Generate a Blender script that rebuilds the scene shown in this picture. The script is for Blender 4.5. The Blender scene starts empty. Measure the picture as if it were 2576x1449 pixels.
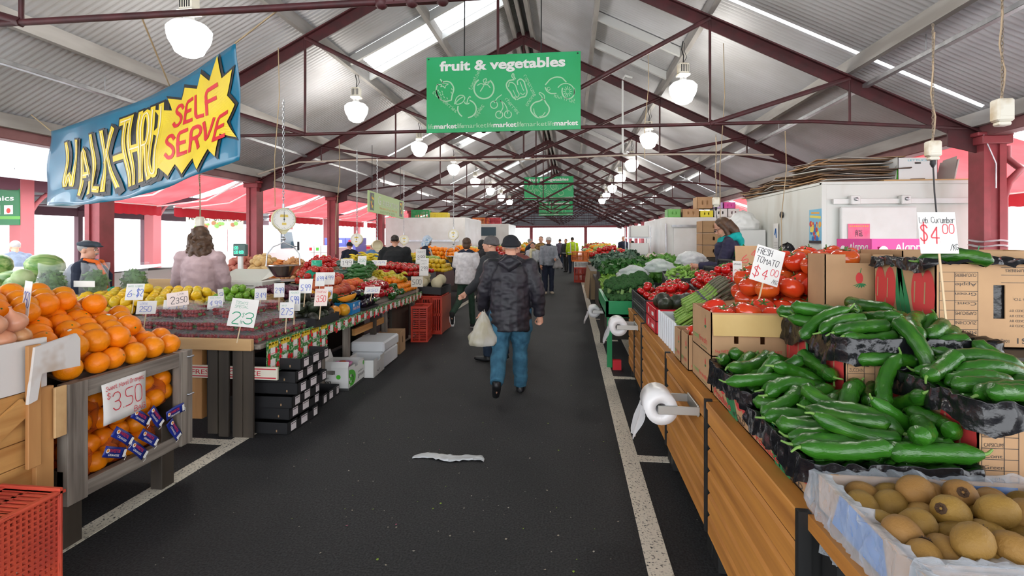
import bpy, math, random
from mathutils import Vector, Matrix, Euler, noise
V = Vector
SC = bpy.context.scene
COL = SC.collection
RNG = random.Random(11)
PI = math.pi
# ---------------------------------------------------------------- camera model
FPX, HCAM, HY, CX = 1270.0, 1.58, 602.0, 1288.0
TH = math.atan(149 / FPX); CT, ST = math.cos(TH), math.sin(TH)
def aty(u, v, Y):
    a = (u - CX) / FPX; zc = Y / (a * ST + CT)
    return V((a * zc * CT - zc * ST, Y, HCAM - (v - HY) * zc / FPX))
def atx(u, v, X):
    a = (u - CX) / FPX; zc = X / (a * CT - ST)
    return V((X, a * zc * ST + zc * CT, HCAM - (v - HY) * zc / FPX))
def atz(u, v, z=0.0):
    zc = FPX * (HCAM - z) / (v - HY); xc = (u - CX) * zc / FPX
    return V((xc * CT - zc * ST, xc * ST + zc * CT, z))
cam = bpy.data.cameras.new('camera'); co = bpy.data.objects.new('camera', cam); COL.objects.link(co)
co.location = (0, 0, HCAM); co.rotation_euler = (PI / 2, 0, TH)
cam.sensor_width = 36; cam.lens = FPX / 2576 * 36; cam.shift_y = -(724.5 - HY) / 2576
cam.clip_start = .05; cam.clip_end = 300
SC.camera = co

# ---------------------------------------------------------------- materials
MATS = {}
def pm(name, col, rough=.5, metal=0., col2=None, scale=8., lo=.35, hi=.65, detail=3., bump=0., bscale=None,
       spec=.5, trans=0., alpha=1., emit=None, estr=0., var=0., vcol=None, sss=0., coat=0., stretch=(1, 1, 1), ior=1.45, tex='noise', transl=0.):
    if name in MATS: return MATS[name]
    m = bpy.data.materials.new(name); m.use_nodes = True
    nt = m.node_tree; N = nt.nodes; L = nt.links
    b = N['Principled BSDF']
    c4 = lambda c: (c[0], c[1], c[2], 1)
    b.inputs['Base Color'].default_value = c4(col)
    b.inputs['Roughness'].default_value = rough; b.inputs['Metallic'].default_value = metal
    b.inputs['Specular IOR Level'].default_value = spec; b.inputs['IOR'].default_value = ior
    b.inputs['Transmission Weight'].default_value = trans; b.inputs['Alpha'].default_value = alpha
    b.inputs['Coat Weight'].default_value = coat
    if sss: b.inputs['Subsurface Weight'].default_value = sss; b.inputs['Subsurface Scale'].default_value = .02
    if emit: b.inputs['Emission Color'].default_value = c4(emit); b.inputs['Emission Strength'].default_value = estr
    src = None
    if col2 or bump:
        tc = N.new('ShaderNodeTexCoord'); mp = N.new('ShaderNodeMapping')
        L.new(tc.outputs['Object'], mp.inputs['Vector']); mp.inputs['Scale'].default_value = stretch
    if col2:
        if tex == 'voronoi':
            t = N.new('ShaderNodeTexVoronoi'); t.inputs['Scale'].default_value = scale; fo = t.outputs['Distance']
        elif tex == 'wave':
            t = N.new('ShaderNodeTexWave'); t.inputs['Scale'].default_value = scale; t.inputs['Distortion'].default_value = 4
            t.inputs['Detail'].default_value = detail; t.inputs['Detail Scale'].default_value = 1.5; fo = t.outputs['Fac']
        else:
            t = N.new('ShaderNodeTexNoise'); t.inputs['Scale'].default_value = scale; t.inputs['Detail'].default_value = detail; fo = t.outputs['Fac']
        L.new(mp.outputs['Vector'], t.inputs['Vector'])
        mr = N.new('ShaderNodeMapRange'); mr.inputs['From Min'].default_value = lo; mr.inputs['From Max'].default_value = hi
        L.new(fo, mr.inputs['Value'])
        mx = N.new('ShaderNodeMix'); mx.data_type = 'RGBA'
        mx.inputs['A'].default_value = c4(col); mx.inputs['B'].default_value = c4(col2)
        L.new(mr.outputs['Result'], mx.inputs['Factor']); src = mx.outputs['Result']
    if var or vcol:
        oi = N.new('ShaderNodeObjectInfo')
        if vcol:
            m2 = N.new('ShaderNodeMix'); m2.data_type = 'RGBA'; m2.inputs['B'].default_value = c4(vcol)
            if src: L.new(src, m2.inputs['A'])
            else: m2.inputs['A'].default_value = c4(col)
            L.new(oi.outputs['Random'], m2.inputs['Factor']); src = m2.outputs['Result']
        if var:
            hs = N.new('ShaderNodeHueSaturation')
            mr2 = N.new('ShaderNodeMapRange'); mr2.inputs['To Min'].default_value = 1 - var; mr2.inputs['To Max'].default_value = 1 + var
            L.new(oi.outputs['Random'], mr2.inputs['Value']); L.new(mr2.outputs['Result'], hs.inputs['Value'])
            if src: L.new(src, hs.inputs['Color'])
            else: hs.inputs['Color'].default_value = c4(col)
            src = hs.outputs['Color']
    if src: L.new(src, b.inputs['Base Color'])
    if bump:
        t2 = N.new('ShaderNodeTexNoise'); t2.inputs['Scale'].default_value = bscale or scale; t2.inputs['Detail'].default_value = 3
        L.new(mp.outputs['Vector'], t2.inputs['Vector'])
        bp = N.new('ShaderNodeBump'); bp.inputs['Strength'].default_value = bump; bp.inputs['Distance'].default_value = .01
        L.new(t2.outputs['Fac'], bp.inputs['Height']); L.new(bp.outputs['Normal'], b.inputs['Normal'])
    if transl:
        tr = N.new('ShaderNodeBsdfTranslucent'); ms = N.new('ShaderNodeMixShader'); ms.inputs['Fac'].default_value = transl
        if src: L.new(src, tr.inputs['Color'])
        else: tr.inputs['Color'].default_value = c4(col)
        L.new(b.outputs['BSDF'], ms.inputs[1]); L.new(tr.outputs['BSDF'], ms.inputs[2])
        L.new(ms.outputs['Shader'], N['Material Output'].inputs['Surface'])
    MATS[name] = m
    return m
def film(name, col, a=.25, rough=.15, bump=0.):
    """thin clear plastic: mostly see-through, partly glossy white"""
    if name in MATS: return MATS[name]
    m = bpy.data.materials.new(name); m.use_nodes = True; N = m.node_tree.nodes; L = m.node_tree.links
    b = N['Principled BSDF']; b.inputs['Base Color'].default_value = (*col, 1); b.inputs['Roughness'].default_value = rough
    t = N.new('ShaderNodeBsdfTransparent'); t.inputs['Color'].default_value = (.96, .96, .97, 1)
    mx = N.new('ShaderNodeMixShader')
    lw = N.new('ShaderNodeLayerWeight'); lw.inputs['Blend'].default_value = .3
    mr = N.new('ShaderNodeMapRange'); mr.inputs['To Min'].default_value = a; mr.inputs['To Max'].default_value = min(1, a + (.5 if a > .1 else .22))
    L.new(lw.outputs['Facing'], mr.inputs['Value'])
    L.new(mr.outputs['Result'], mx.inputs['Fac']); L.new(t.outputs['BSDF'], mx.inputs[1]); L.new(b.outputs['BSDF'], mx.inputs[2])
    L.new(mx.outputs['Shader'], N['Material Output'].inputs['Surface'])
    if bump:
        tc = N.new('ShaderNodeTexCoord'); t2 = N.new('ShaderNodeTexNoise'); t2.inputs['Scale'].default_value = 25
        L.new(tc.outputs['Object'], t2.inputs['Vector']); bp = N.new('ShaderNodeBump'); bp.inputs['Strength'].default_value = bump; bp.inputs['Distance'].default_value = .02
        L.new(t2.outputs['Fac'], bp.inputs['Height']); L.new(bp.outputs['Normal'], b.inputs['Normal'])
    MATS[name] = m
    return m

# ---------------------------------------------------------------- mesh builder
class MB:
    def __init__(s, sub=0.): s.v = []; s.f = []; s.m = []; s.s = []; s.sub = sub
    def add(s, vs, fs, mat=0, sm=False, M=None):
        o = len(s.v)
        s.v.extend([(M @ V(p)) if M else V(p) for p in vs])
        for f in fs: s.f.append([i + o for i in f]); s.m.append(mat); s.s.append(sm)
        return s
    def box(s, x0, x1, y0, y1, z0, z1, mat=0, b=0., M=None):
        if x0 > x1: x0, x1 = x1, x0
        if y0 > y1: y0, y1 = y1, y0
        if z0 > z1: z0, z1 = z1, z0
        if not b:
            vs = [(x, y, z) for x in (x0, x1) for y in (y0, y1) for z in (z0, z1)]
            return s.add(vs, [(0, 1, 3, 2), (4, 6, 7, 5), (0, 4, 5, 1), (2, 3, 7, 6), (0, 2, 6, 4), (1, 5, 7, 3)], mat, False, M)
        b = min(b, (x1 - x0) / 2.01, (y1 - y0) / 2.01, (z1 - z0) / 2.01)
        vs = []; ix = {}
        for i, x in enumerate((x0, x1)):
            for j, y in enumerate((y0, y1)):
                for k, z in enumerate((z0, z1)):
                    xi = x + (b if i == 0 else -b); yi = y + (b if j == 0 else -b); zi = z + (b if k == 0 else -b)
                    for a, p in enumerate(((x, yi, zi), (xi, y, zi), (xi, yi, z))): ix[i, j, k, a] = len(vs); vs.append(p)
        q = lambda *t: tuple(ix[w] for w in t)
        fs = []
        for i in (0, 1): fs.append(q((i, 0, 0, 0), (i, 1, 0, 0), (i, 1, 1, 0), (i, 0, 1, 0))); fs.append(q((0, i, 0, 1), (1, i, 0, 1), (1, i, 1, 1), (0, i, 1, 1))); fs.append(q((0, 0, i, 2), (1, 0, i, 2), (1, 1, i, 2), (0, 1, i, 2)))
        for i in (0, 1):
            for j in (0, 1):
                fs.append(q((i, j, 0, 0), (i, j, 1, 0), (i, j, 1, 1), (i, j, 0, 1)))
                fs.append(q((i, 0, j, 0), (i, 1, j, 0), (i, 1, j, 2), (i, 0, j, 2)))
                fs.append(q((0, i, j, 1), (1, i, j, 1), (1, i, j, 2), (0, i, j, 2)))
                for k in (0, 1): fs.append(q((i, j, k, 0), (i, j, k, 1), (i, j, k, 2)))
        return s.add(vs, fs, mat, False, M)
    def bar(s, p, q, w, h, mat=0, b=0., up=V((0, 0, 1))):
        """rectangular bar from p to q, w across, h along up"""
        p, q = V(p), V(q); d = q - p; l = d.length; y = d.normalized(); x = y.cross(up)
        if x.length < 1e-4: x = y.cross(V((1, 0, 0)))
        x.normalize(); z = x.cross(y)
        M = Matrix(((x.x, y.x, z.x, p.x), (x.y, y.y, z.y, p.y), (x.z, y.z, z.z, p.z), (0, 0, 0, 1)))
        return s.box(-w / 2, w / 2, 0, l, -h / 2, h / 2, mat, b, M)
    def tube(s, pts, r, n=8, mat=0, caps=True, sm=True, closed=False, M=None, flat=1.):
        pts = [V(p) for p in pts]; k = len(pts)
        rs = r if isinstance(r, (list, tuple)) else [r] * k
        vs = []; nrm = None
        for i, p in enumerate(pts):
            t = (pts[(i + 1) % k] - pts[i - 1]) if closed else (pts[min(i + 1, k - 1)] - pts[max(i - 1, 0)])
            if t.length < 1e-9: t = V((0, 0, 1))
            t.normalize()
            if nrm is None:
                nrm = t.cross(V((0, 0, 1)));
                if nrm.length < 1e-3: nrm = t.cross(V((1, 0, 0)))
            nrm = nrm - t * nrm.dot(t)
            if nrm.length < 1e-6: nrm = t.orthogonal()
            nrm.normalize(); bn = t.cross(nrm)
            for a in range(n):
                an = 2 * PI * a / n
                vs.append(p + (nrm * math.cos(an) + bn * math.sin(an) * flat) * rs[i])
        fs = []
        for i in range(k if closed else k - 1):
            j = (i + 1) % k
            for a in range(n): fs.append((i * n + a, i * n + (a + 1) % n, j * n + (a + 1) % n, j * n + a))
        s.add(vs, fs, mat, sm, M)
        if caps and not closed:
            s.add(vs[:n], [tuple(range(n))[::-1]], mat, False, M); s.add(vs[-n:], [tuple(range(n))], mat, False, M)
        return s
    def lathe(s, prof, n=16, mat=0, M=None, sm=True, lobes=0, lamp=0., fn=None):
        vs = []; fs = []
        for r, z in prof:
            for a in range(n):
                an = 2 * PI * a / n; rr = r * (1 + lamp * math.cos(lobes * an)) if lobes else r
                if fn: rr *= fn(an, z)
                vs.append((rr * math.cos(an), rr * math.sin(an), z))
        for i in range(len(prof) - 1):
            for a in range(n): fs.append((i * n + a, i * n + (a + 1) % n, (i + 1) * n + (a + 1) % n, (i + 1) * n + a))
        return s.add(vs, fs, mat, sm, M)
    def ell(s, c, r, nu=12, nv=8, mat=0, M=None):
        vs = []; fs = []
        r = r if isinstance(r, (tuple, list)) else (r, r, r)
        for j in range(nv + 1):
            t = PI * j / nv
            for i in range(nu):
                a = 2 * PI * i / nu
                vs.append((c[0] + r[0] * math.sin(t) * math.cos(a), c[1] + r[1] * math.sin(t) * math.sin(a), c[2] - r[2] * math.cos(t)))
        for j in range(nv):
            for i in range(nu): fs.append((j * nu + i, j * nu + (i + 1) % nu, (j + 1) * nu + (i + 1) % nu, (j + 1) * nu + i))
        return s.add(vs, fs, mat, True, M)
    def prism(s, out, z0, z1, mat=0, M=None, smat=None):
        n = len(out); vs = [(x, y, z0) for x, y in out] + [(x, y, z1) for x, y in out]
        s.add(vs, [tuple(range(n))[::-1], tuple(range(n, 2 * n))], mat, False, M)
        return s.add(vs, [(i, (i + 1) % n, n + (i + 1) % n, n + i) for i in range(n)], mat if smat is None else smat, False, M)
    def grid(s, nu, nv, fn, mat=0, sm=True, M=None, thick=0.):
        vs = [V(fn(i / nu, j / nv)) for j in range(nv + 1) for i in range(nu + 1)]
        w = nu + 1
        fs = [(j * w + i, j * w + i + 1, (j + 1) * w + i + 1, (j + 1) * w + i) for j in range(nv) for i in range(nu)]
        if thick:
            o = len(vs); nr = []
            for j in range(nv + 1):
                for i in range(nu + 1):
                    du = vs[j * w + min(i + 1, nu)] - vs[j * w + max(i - 1, 0)]; dv = vs[min(j + 1, nv) * w + i] - vs[max(j - 1, 0) * w + i]
                    q = du.cross(dv); nr.append(q.normalized() if q.length > 1e-12 else V((0, 0, 1)))
            vs = vs + [p - q * thick for p, q in zip(vs, nr)]
            fs = fs + [tuple(o + i for i in f[::-1]) for f in fs]
            for i in range(nu): fs.append((i + 1, i, o + i, o + i + 1)); k = nv * w; fs.append((k + i, k + i + 1, o + k + i + 1, o + k + i))
            for j in range(nv): fs.append((j * w, (j + 1) * w, o + (j + 1) * w, o + j * w)); k = j * w + nu; fs.append((k + w, k, o + k, o + k + w))
        return s.add(vs, fs, mat, sm, M)
    def quad(s, a, b, c, d, mat=0, sm=False): return s.add([a, b, c, d], [(0, 1, 2, 3)], mat, sm)
    def merge(s, o, M=None, dm=0):
        k = len(s.v); s.v.extend([(M @ p) if M else p for p in o.v])
        for f, m, q in zip(o.f, o.m, o.s): s.f.append([i + k for i in f]); s.m.append(m + dm); s.s.append(q)
        return s
    # writing -----------------------------------------------------------
    def text(s, st, M, size=1., mat=0, bold=0., ext=.001, width=None, align='L', h=None):
        vs, fs = font_mesh(st, bold)
        if not vs: return s
        x0 = min(p[0] for p in vs); x1 = max(p[0] for p in vs)
        sx = size if width is None else width / max(1e-6, x1 - x0)
        ox = -x0 * sx if align == 'L' else (-(x0 + x1) / 2 * sx if align == 'C' else -x1 * sx)
        return s.add([(p[0] * sx + ox, p[1] * size, ext) for p in vs], fs, mat, False, M)
    def pen(s, st, M, h=1., mat=0, th=.1, ext=.001, width=None, sp=1.4, slant=0., align='L', jit=0.):
        """handwriting: stroke letters of cap height h, pen width th*h"""
        x = 0; lines = []
        for ch in st:
            g = GLY.get(ch)
            if g is None: x += 3.; continue
            gl = [[(int(w[i]), int(w[i + 1]) - 2) for i in range(0, len(w), 2)] for w in g.split()]
            mxx = max(p[0] for l in gl for p in l); mnx = min(p[0] for l in gl for p in l)
            dy = RNG.uniform(-jit, jit)
            for l in gl: lines.append([(x + p[0] - mnx + slant * p[1], p[1] + dy) for p in l])
            x += mxx - mnx + sp
        tot = max(.1, x - sp); u = h / 6.; sx = u if width is None else width / tot
        ox = 0 if align == 'L' else (-tot * sx / 2 if align == 'C' else -tot * sx)
        for l in lines: s.ribbon([(p[0] * sx + ox, p[1] * u) for p in l], th * h, M, mat, ext)
        return s
    def ribbon(s, pts, w, M, mat=0, ext=.001, closed=False):
        P = [V((p[0], p[1])) for p in pts]
        if len(P) == 1: P.append(P[0] + V((w * .5, 0)))
        # round the corners a little
        if len(P) > 2:
            Q = [] if closed else [P[0]]
            n = len(P)
            for i in (range(n) if closed else range(1, n - 1)):
                a, b, c = P[i - 1], P[i], P[(i + 1) % n]
                for t in (.25, .5, .75):
                    p0 = a.lerp(b, .5) if closed or i > 1 else a.lerp(b, .6); p2 = b.lerp(c, .5) if closed or i < n - 2 else b.lerp(c, .4)
                    Q.append(p0 * (1 - t) ** 2 + b * 2 * t * (1 - t) + p2 * t * t)
            if not closed: Q.append(P[-1])
            P = Q
        if s.sub:
            Q = [P[0]]
            for a in P[1:]:
                n = max(1, int((a - Q[-1]).length / s.sub)); q = Q[-1]
                Q += [q.lerp(a, (i + 1) / n) for i in range(n)]
            P = Q
        k = len(P); vs = []
        for i in range(k):
            t = (P[(i + 1) % k] - P[i - 1]) if closed else P[min(i + 1, k - 1)] - P[max(i - 1, 0)]
            if t.length < 1e-9: t = V((1, 0))
            t.normalize(); nn = V((-t.y, t.x)) * w / 2
            e = t * w / 2 * (-1 if i == 0 else 1 if i == k - 1 else 0) if not closed else V((0, 0))
            vs.append((P[i].x + nn.x + e.x, P[i].y + nn.y + e.y, ext)); vs.append((P[i].x - nn.x + e.x, P[i].y - nn.y + e.y, ext))
        fs = [(2 * i, 2 * i + 1, (2 * i + 3) % (2 * k), (2 * i + 2) % (2 * k)) for i in range(k if closed else k - 1)]
        return s.add(vs, fs, mat, False, M)
    def disc(s, cx, cy, r, M, mat=0, ext=.001, n=14, ry=None):
        return s.add([(cx + r * math.cos(2 * PI * i / n), cy + (ry or r) * math.sin(2 * PI * i / n), ext) for i in range(n)], [tuple(range(n))], mat, False, M)
    def poly(s, pts, M, mat=0, ext=.001):
        return s.add([(p[0], p[1], ext) for p in pts], [tuple(range(len(pts)))], mat, False, M)
    # -------------------------------------------------------------------
    def mesh(s, name, mats):
        me = bpy.data.meshes.new(name)
        me.from_pydata([tuple(p) for p in s.v], [], s.f)
        for m in (mats if isinstance(mats, (list, tuple)) else [mats]): me.materials.append(m)
        me.polygons.foreach_set('material_index', s.m); me.polygons.foreach_set('use_smooth', s.s)
        me.update()
        return me
    def build(s, name, mats, parent=None, loc=None):
        return obj(name, s.mesh(name, mats), parent, loc)
def obj(name, me, parent=None, loc=None):
    o = bpy.data.objects.new(name, me); COL.objects.link(o)
    if parent: o.parent = parent
    if loc is not None: o.location = loc
    return o
def tag(o, label, cat, group=None, kind=None):
    if label: o['label'] = label
    if cat: o['category'] = cat
    if group: o['group'] = group
    if kind: o['kind'] = kind
    return o
def thing(name, label, cat, group=None, loc=(0, 0, 0), rz=0.):
    o = bpy.data.objects.new(name, None); COL.objects.link(o); o.location = loc; o.rotation_euler = (0, 0, rz); o.empty_display_size = .05
    return tag(o, label, cat, group)
def struct(o, label=None):
    o['kind'] = 'structure'
    if label: o['label'] = label
    return o
def copy_tree(o, parent=None):
    c = o.copy(); COL.objects.link(c)
    if parent: c.parent = parent
    for ch in list(o.children): copy_tree(ch, c)
    return c
ORD = ['first', 'second', 'third', 'fourth', 'fifth', 'sixth', 'seventh', 'eighth', 'ninth', 'tenth', 'eleventh', 'twelfth', 'thirteenth', 'fourteenth', 'fifteenth', 'sixteenth']
def Mx(loc, rx=0., ry=0., rz=0., sc=1.):
    m = Matrix.Translation(V(loc)) @ Euler((rx, ry, rz)).to_matrix().to_4x4()
    return m @ Matrix.Diagonal((*(sc if isinstance(sc, (tuple, list)) else (sc,) * 3), 1))
def frame(o, x, y):
    """matrix with origin o and local x, y axes along the given directions (z = x cross y)"""
    x = V(x).normalized(); z = x.cross(V(y)).normalized(); y = z.cross(x)
    return Matrix(((x.x, y.x, z.x, o[0]), (x.y, y.y, z.y, o[1]), (x.z, y.z, z.z, o[2]), (0, 0, 0, 1)))
FONTC = {}
SIDE = bpy.data.scenes.new('workbench')
def evaluated(o):
    """the object with its modifiers applied, worked out in a small scene of its own"""
    SIDE.collection.objects.link(o); vl = SIDE.view_layers[0]; vl.update(); dg = vl.depsgraph; dg.update()
    return o.evaluated_get(dg)
def font_mesh(st, bold=0.):
    k = (st, bold)
    if k not in FONTC:
        cu = bpy.data.curves.new('t', 'FONT'); cu.body = st; cu.size = 1.; cu.offset = bold; cu.resolution_u = 3
        o = bpy.data.objects.new('t', cu); e = evaluated(o); me = e.to_mesh()
        FONTC[k] = ([tuple(v.co) for v in me.vertices], [tuple(p.vertices) for p in me.polygons])
        e.to_mesh_clear(); SIDE.collection.objects.unlink(o); bpy.data.objects.remove(o); bpy.data.curves.remove(cu)
    return FONTC[k]
GLY = {}
for _l in """A 022842 1434|B 02083847463505 3544433202|C 473818070313223243|D 02082847432202|E 480802 4202 0535|F 480802 0535|G 47381807031322324345 4525|H 0208 4248 0545|I 0208|K 0208 4805 1642|L 080242|M 0208244842|N 02084248|O 18070312223347483818|P 02083847463505|R 02083847463505 2542|S 4738180716354443321203|T 0848 2822|U 080312324348|V 082248|W 0812253248|X 0842 0248|Y 082548 2522|Z 08480242|0 180703123243473818|1 172822|2 07183847460242|3 07183847463515 354443321203|4 380444 3832|5 48080545433202|6 381603123243453514|7 084812|8 1807163545473818 1605031232434535|9 4635151607183847 4742|$ 4738180716354443321203 2921|/ 0248|. 0202|- 0545|& 4217082816031232|L 080242|%£ 47382818131202 0242 0535|a 361603123234 3632|b 0802 0416263533221203|c 3616050312|d 3832 34261605031233|e 043436261605031233|f 38281712 0535|g 36160403133436 363110|h 0802 0416263532|i 0602 0808|k 0802 3604 1532|l 0802|m 0602 05162522 25364642|n 0602 0516263532|o 160503122233352616|p 0600 05162635332203|r 0602 05162636|s 3616051433321203|t 18132232 0626|u 0603122233 3632|v 061236|w 0612243246|x 0632 0236|y 061333 3610""".split('|'):
    _k, _g = _l.split(' ', 1); GLY[_k[-1]] = _g
# ================================================================ the shed: floor, roof, trusses, posts
B = 3.8; XL, XR = -1.88 * B, 1.35 * B; XM = (XL + XR) / 2
ZE, ZA = HCAM + .385 * B, HCAM + 1.19 * B
YT = [(k - .18) * B for k in range(1, 15)]; YEND = YT[-1] + .4; Y0 = -5.5
def roofz(X): return ZA - (ZA - ZE) * ((XM - X) / (XM - XL) if X < XM else (X - XM) / (XR - XM))
def roofp(s, Y, side, dz=0.): X = XM + (XL - XM if side < 0 else XR - XM) * s; return V((X, Y, ZA - (ZA - ZE) * s + dz))
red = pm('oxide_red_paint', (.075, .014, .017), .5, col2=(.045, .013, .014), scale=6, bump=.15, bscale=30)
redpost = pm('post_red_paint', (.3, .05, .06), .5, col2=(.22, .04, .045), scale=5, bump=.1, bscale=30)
timber = pm('grey_purlin', (.42, .40, .38), .7, col2=(.28, .26, .24), scale=5, stretch=(1, .2, 1))
galv = pm('galvanised', (.55, .56, .58), .35, .8, col2=(.42, .43, .45), scale=9)
steel = pm('corrugated_steel', (.64, .64, .67), .5, .15, col2=(.44, .43, .43), scale=.7, lo=.35, hi=.7, bump=.05, bscale=60)
white = pm('white_plastic', (.8, .8, .78), .4)
cream = pm('cream_paint', (.75, .7, .55), .4)
black = pm('black_plastic', (.012, .012, .014), .45)
# asphalt
def asphalt():
    m = bpy.data.materials.new('asphalt'); m.use_nodes = True; N = m.node_tree.nodes; L = m.node_tree.links; b = N['Principled BSDF']
    tc = N.new('ShaderNodeTexCoord')
    n1 = N.new('ShaderNodeTexNoise'); n1.inputs['Scale'].default_value = 90; n1.inputs['Detail'].default_value = 4
    n2 = N.new('ShaderNodeTexNoise'); n2.inputs['Scale'].default_value = .9; n2.inputs['Detail'].default_value = 5
    vo = N.new('ShaderNodeTexVoronoi'); vo.inputs['Scale'].default_value = 14
    for n in (n1, n2, vo): L.new(tc.outputs['Object'], n.inputs['Vector'])
    r1 = N.new('ShaderNodeValToRGB'); r1.color_ramp.elements[0].position = .35; r1.color_ramp.elements[0].color = (.008, .008, .009, 1)
    r1.color_ramp.elements[1].position = .75; r1.color_ramp.elements[1].color = (.047, .047, .05, 1)
    L.new(n1.outputs['Fac'], r1.inputs['Fac'])
    mx = N.new('ShaderNodeMix'); mx.data_type = 'RGBA'; mx.blend_type = 'MULTIPLY'; mx.inputs['Factor'].default_value = .7
    r2 = N.new('ShaderNodeValToRGB'); r2.color_ramp.elements[0].color = (.55, .55, .57, 1); r2.color_ramp.elements[1].color = (1, 1, 1, 1); r2.color_ramp.elements[0].position = .35; r2.color_ramp.elements[1].position = .65
    L.new(n2.outputs['Fac'], r2.inputs['Fac']); L.new(r1.outputs['Color'], mx.inputs['A']); L.new(r2.outputs['Color'], mx.inputs['B'])
    # pale flecks trodden into the bitumen
    lt = N.new('ShaderNodeMath'); lt.operation = 'LESS_THAN'; lt.inputs[1].default_value = .05; L.new(vo.outputs['Distance'], lt.inputs[0])
    sp = N.new('ShaderNodeSeparateColor'); L.new(vo.outputs['Color'], sp.inputs['Color'])
    gt = N.new('ShaderNodeMath'); gt.operation = 'GREATER_THAN'; gt.inputs[1].default_value = .8; L.new(sp.outputs['Red'], gt.inputs[0])
    mu = N.new('ShaderNodeMath'); mu.operation = 'MULTIPLY'; L.new(lt.outputs[0], mu.inputs[0]); L.new(gt.outputs[0], mu.inputs[1])
    m3 = N.new('ShaderNodeMix'); m3.data_type = 'RGBA'; m3.inputs['B'].default_value = (.28, .26, .22, 1)
    L.new(mu.outputs[0], m3.inputs['Factor']); L.new(mx.outputs['Result'], m3.inputs['A']); L.new(m3.outputs['Result'], b.inputs['Base Color'])
    b.inputs['Roughness'].default_value = .72; b.inputs['Specular IOR Level'].default_value = .35
    bp = N.new('ShaderNodeBump'); bp.inputs['Strength'].default_value = .5; bp.inputs['Distance'].default_value = .006; L.new(n1.outputs['Fac'], bp.inputs['Height']); L.new(bp.outputs['Normal'], b.inputs['Normal'])
    return m
asph = asphalt()
def paint():
    m = pm('worn_line_paint', (.72, .66, .55), .7, col2=(.04, .04, .04), scale=75, lo=.55, hi=.68, detail=6, bump=.2)
    return m
m = MB(); m.box(XL - .6, XR + .6, Y0 - 1, YEND, -.1, 0); struct(m.build('floor', asph))
conc = pm('pale_concrete', (.62, .61, .58), .8, col2=(.5, .49, .47), scale=2)
m = MB(); m.box(-60, XL - .6, -10, 90, -.1, -.002); m.box(XR + .6, 40, -10, 90, -.1, -.002); m.box(XL - .6, XR + .6, YEND, 90, -.1, -.002)
struct(m.build('ground', conc))
ln = paint()
m = MB(); m.box(-2.66, -2.54, 1.0, 30, .0005, .003)
for y in (3.64, 5.78, 7.95): m.box(-3.9, -2.6, y - .05, y + .05, .0006, .0032)
struct(m.build('floor_line', ln))
m = MB(); m.box(.36, .48, 1.0, 40, .0005, .003)
for y in (3.72, 5.86, 8.0, 10.1): m.box(.47, .72, y - .05, y + .05, .0006, .0032)
m.box(.78, .9, 1.2, 9, .0005, .0032)
struct(m.build('floor_line', ln))
# ---- roof sheets, corrugated down the slope, with the openings of the roof lights left out
skyY = [(8.36, 9.2), (15.9, 16.75), (23.5, 24.35), (31.1, 32), (38.7, 39.5)]
def sheet(side, holes, slits):
    """corrugated cladding whose ribs run from ridge to eave; holes = (y0, y1, s0, s1)"""
    m = MB(); P = .076; n = int((YEND - Y0) / P * 4)
    def strip(ya, yb, sa, sb):
        k = max(1, round((yb - ya) / P * 4)); ey = lambda s, i: (roofp(s, ya + (yb - ya) * i / k, side, .055 + .011 * math.sin(2 * PI * (ya + (yb - ya) * i / k) / P)))
        m.add([ey(s, i) for i in range(k + 1) for s in (sa, sb)], [(2 * i, 2 * i + 1, 2 * i + 3, 2 * i + 2) for i in range(k)], 0, True)
    ys = sorted({Y0, YEND, *[y for h in holes for y in h[:2]]})
    for a, b in zip(ys, ys[1:]):
        hs = [h for h in holes if h[0] <= a + 1e-6 and h[1] >= b - 1e-6]
        if not hs: strip(a, b, -.003, 1.06)
        else:
            s = -.003
            for h in sorted(hs, key=lambda h: h[2]):
                if h[2] > s: strip(a, b, s, h[2])
                s = h[3]
            if s < 1.06: strip(a, b, s, 1.06)
    return m
hl = [(a, b, .03, .44) for a, b in skyY] + [(y - .34, y - .25, .47, .72) for y in YT[3::2]]
hr = [(y - .22, y - .14, .3, .97) for y in YT[1::3]] + [(y - .3, y - .2, .5, .75) for y in YT[4::3]]
o = sheet(-1, hl, []).build('ceiling', steel); struct(o)
o = sheet(1, hr, []).build('ceiling', steel); struct(o)
fro = pm('translucent_rooflight', (.9, .92, .93), .5, transl=.75)
for i, (h, sd) in enumerate([(h, -1) for h in hl] + [(h, 1) for h in hr]):
    m = MB(); a, b, s0, s1 = h
    m.add([roofp(s0, a, sd, .06), roofp(s1, a, sd, .06), roofp(s1, b, sd, .06), roofp(s0, b, sd, .06)], [(0, 1, 2, 3)])
    struct(m.build('window_%d' % (i + 1), fro))
# ---- purlins and roof-light trimmers
for sd in (-1, 1):
    for s in (.03, .23, .46, .74, .975):
        m = MB(); m.bar(roofp(s, Y0, sd, -.06), roofp(s, YEND - .3, sd, -.06), .075, .17)
        struct(m.build('trim_%d' % (abs(int(s * 100)) + (1 if sd > 0 else 0)), timber))
    m = MB()
    for y in ([y for h in skyY for y in h] if sd < 0 else [q for y in YT[1::2] for q in (y + 1.7, y + 2.9)]):
        a, b = (.03, .46) if sd < 0 else (.23, .46)
        m.bar(roofp(a, y, sd, -.04), roofp(b, y, sd, -.04), .06, .13)
    struct(m.build('trim_roof', pm('pale_timber', (.55, .55, .54), .6)))
m = MB(); m.box(XM - .03, XM + .03, Y0, YEND, ZA - .2, ZA); m.bar((XM, Y0, ZA + .075), (XM, YEND, ZA + .075), .5, .02)
struct(m.build('trim_ridge', timber))
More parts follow.
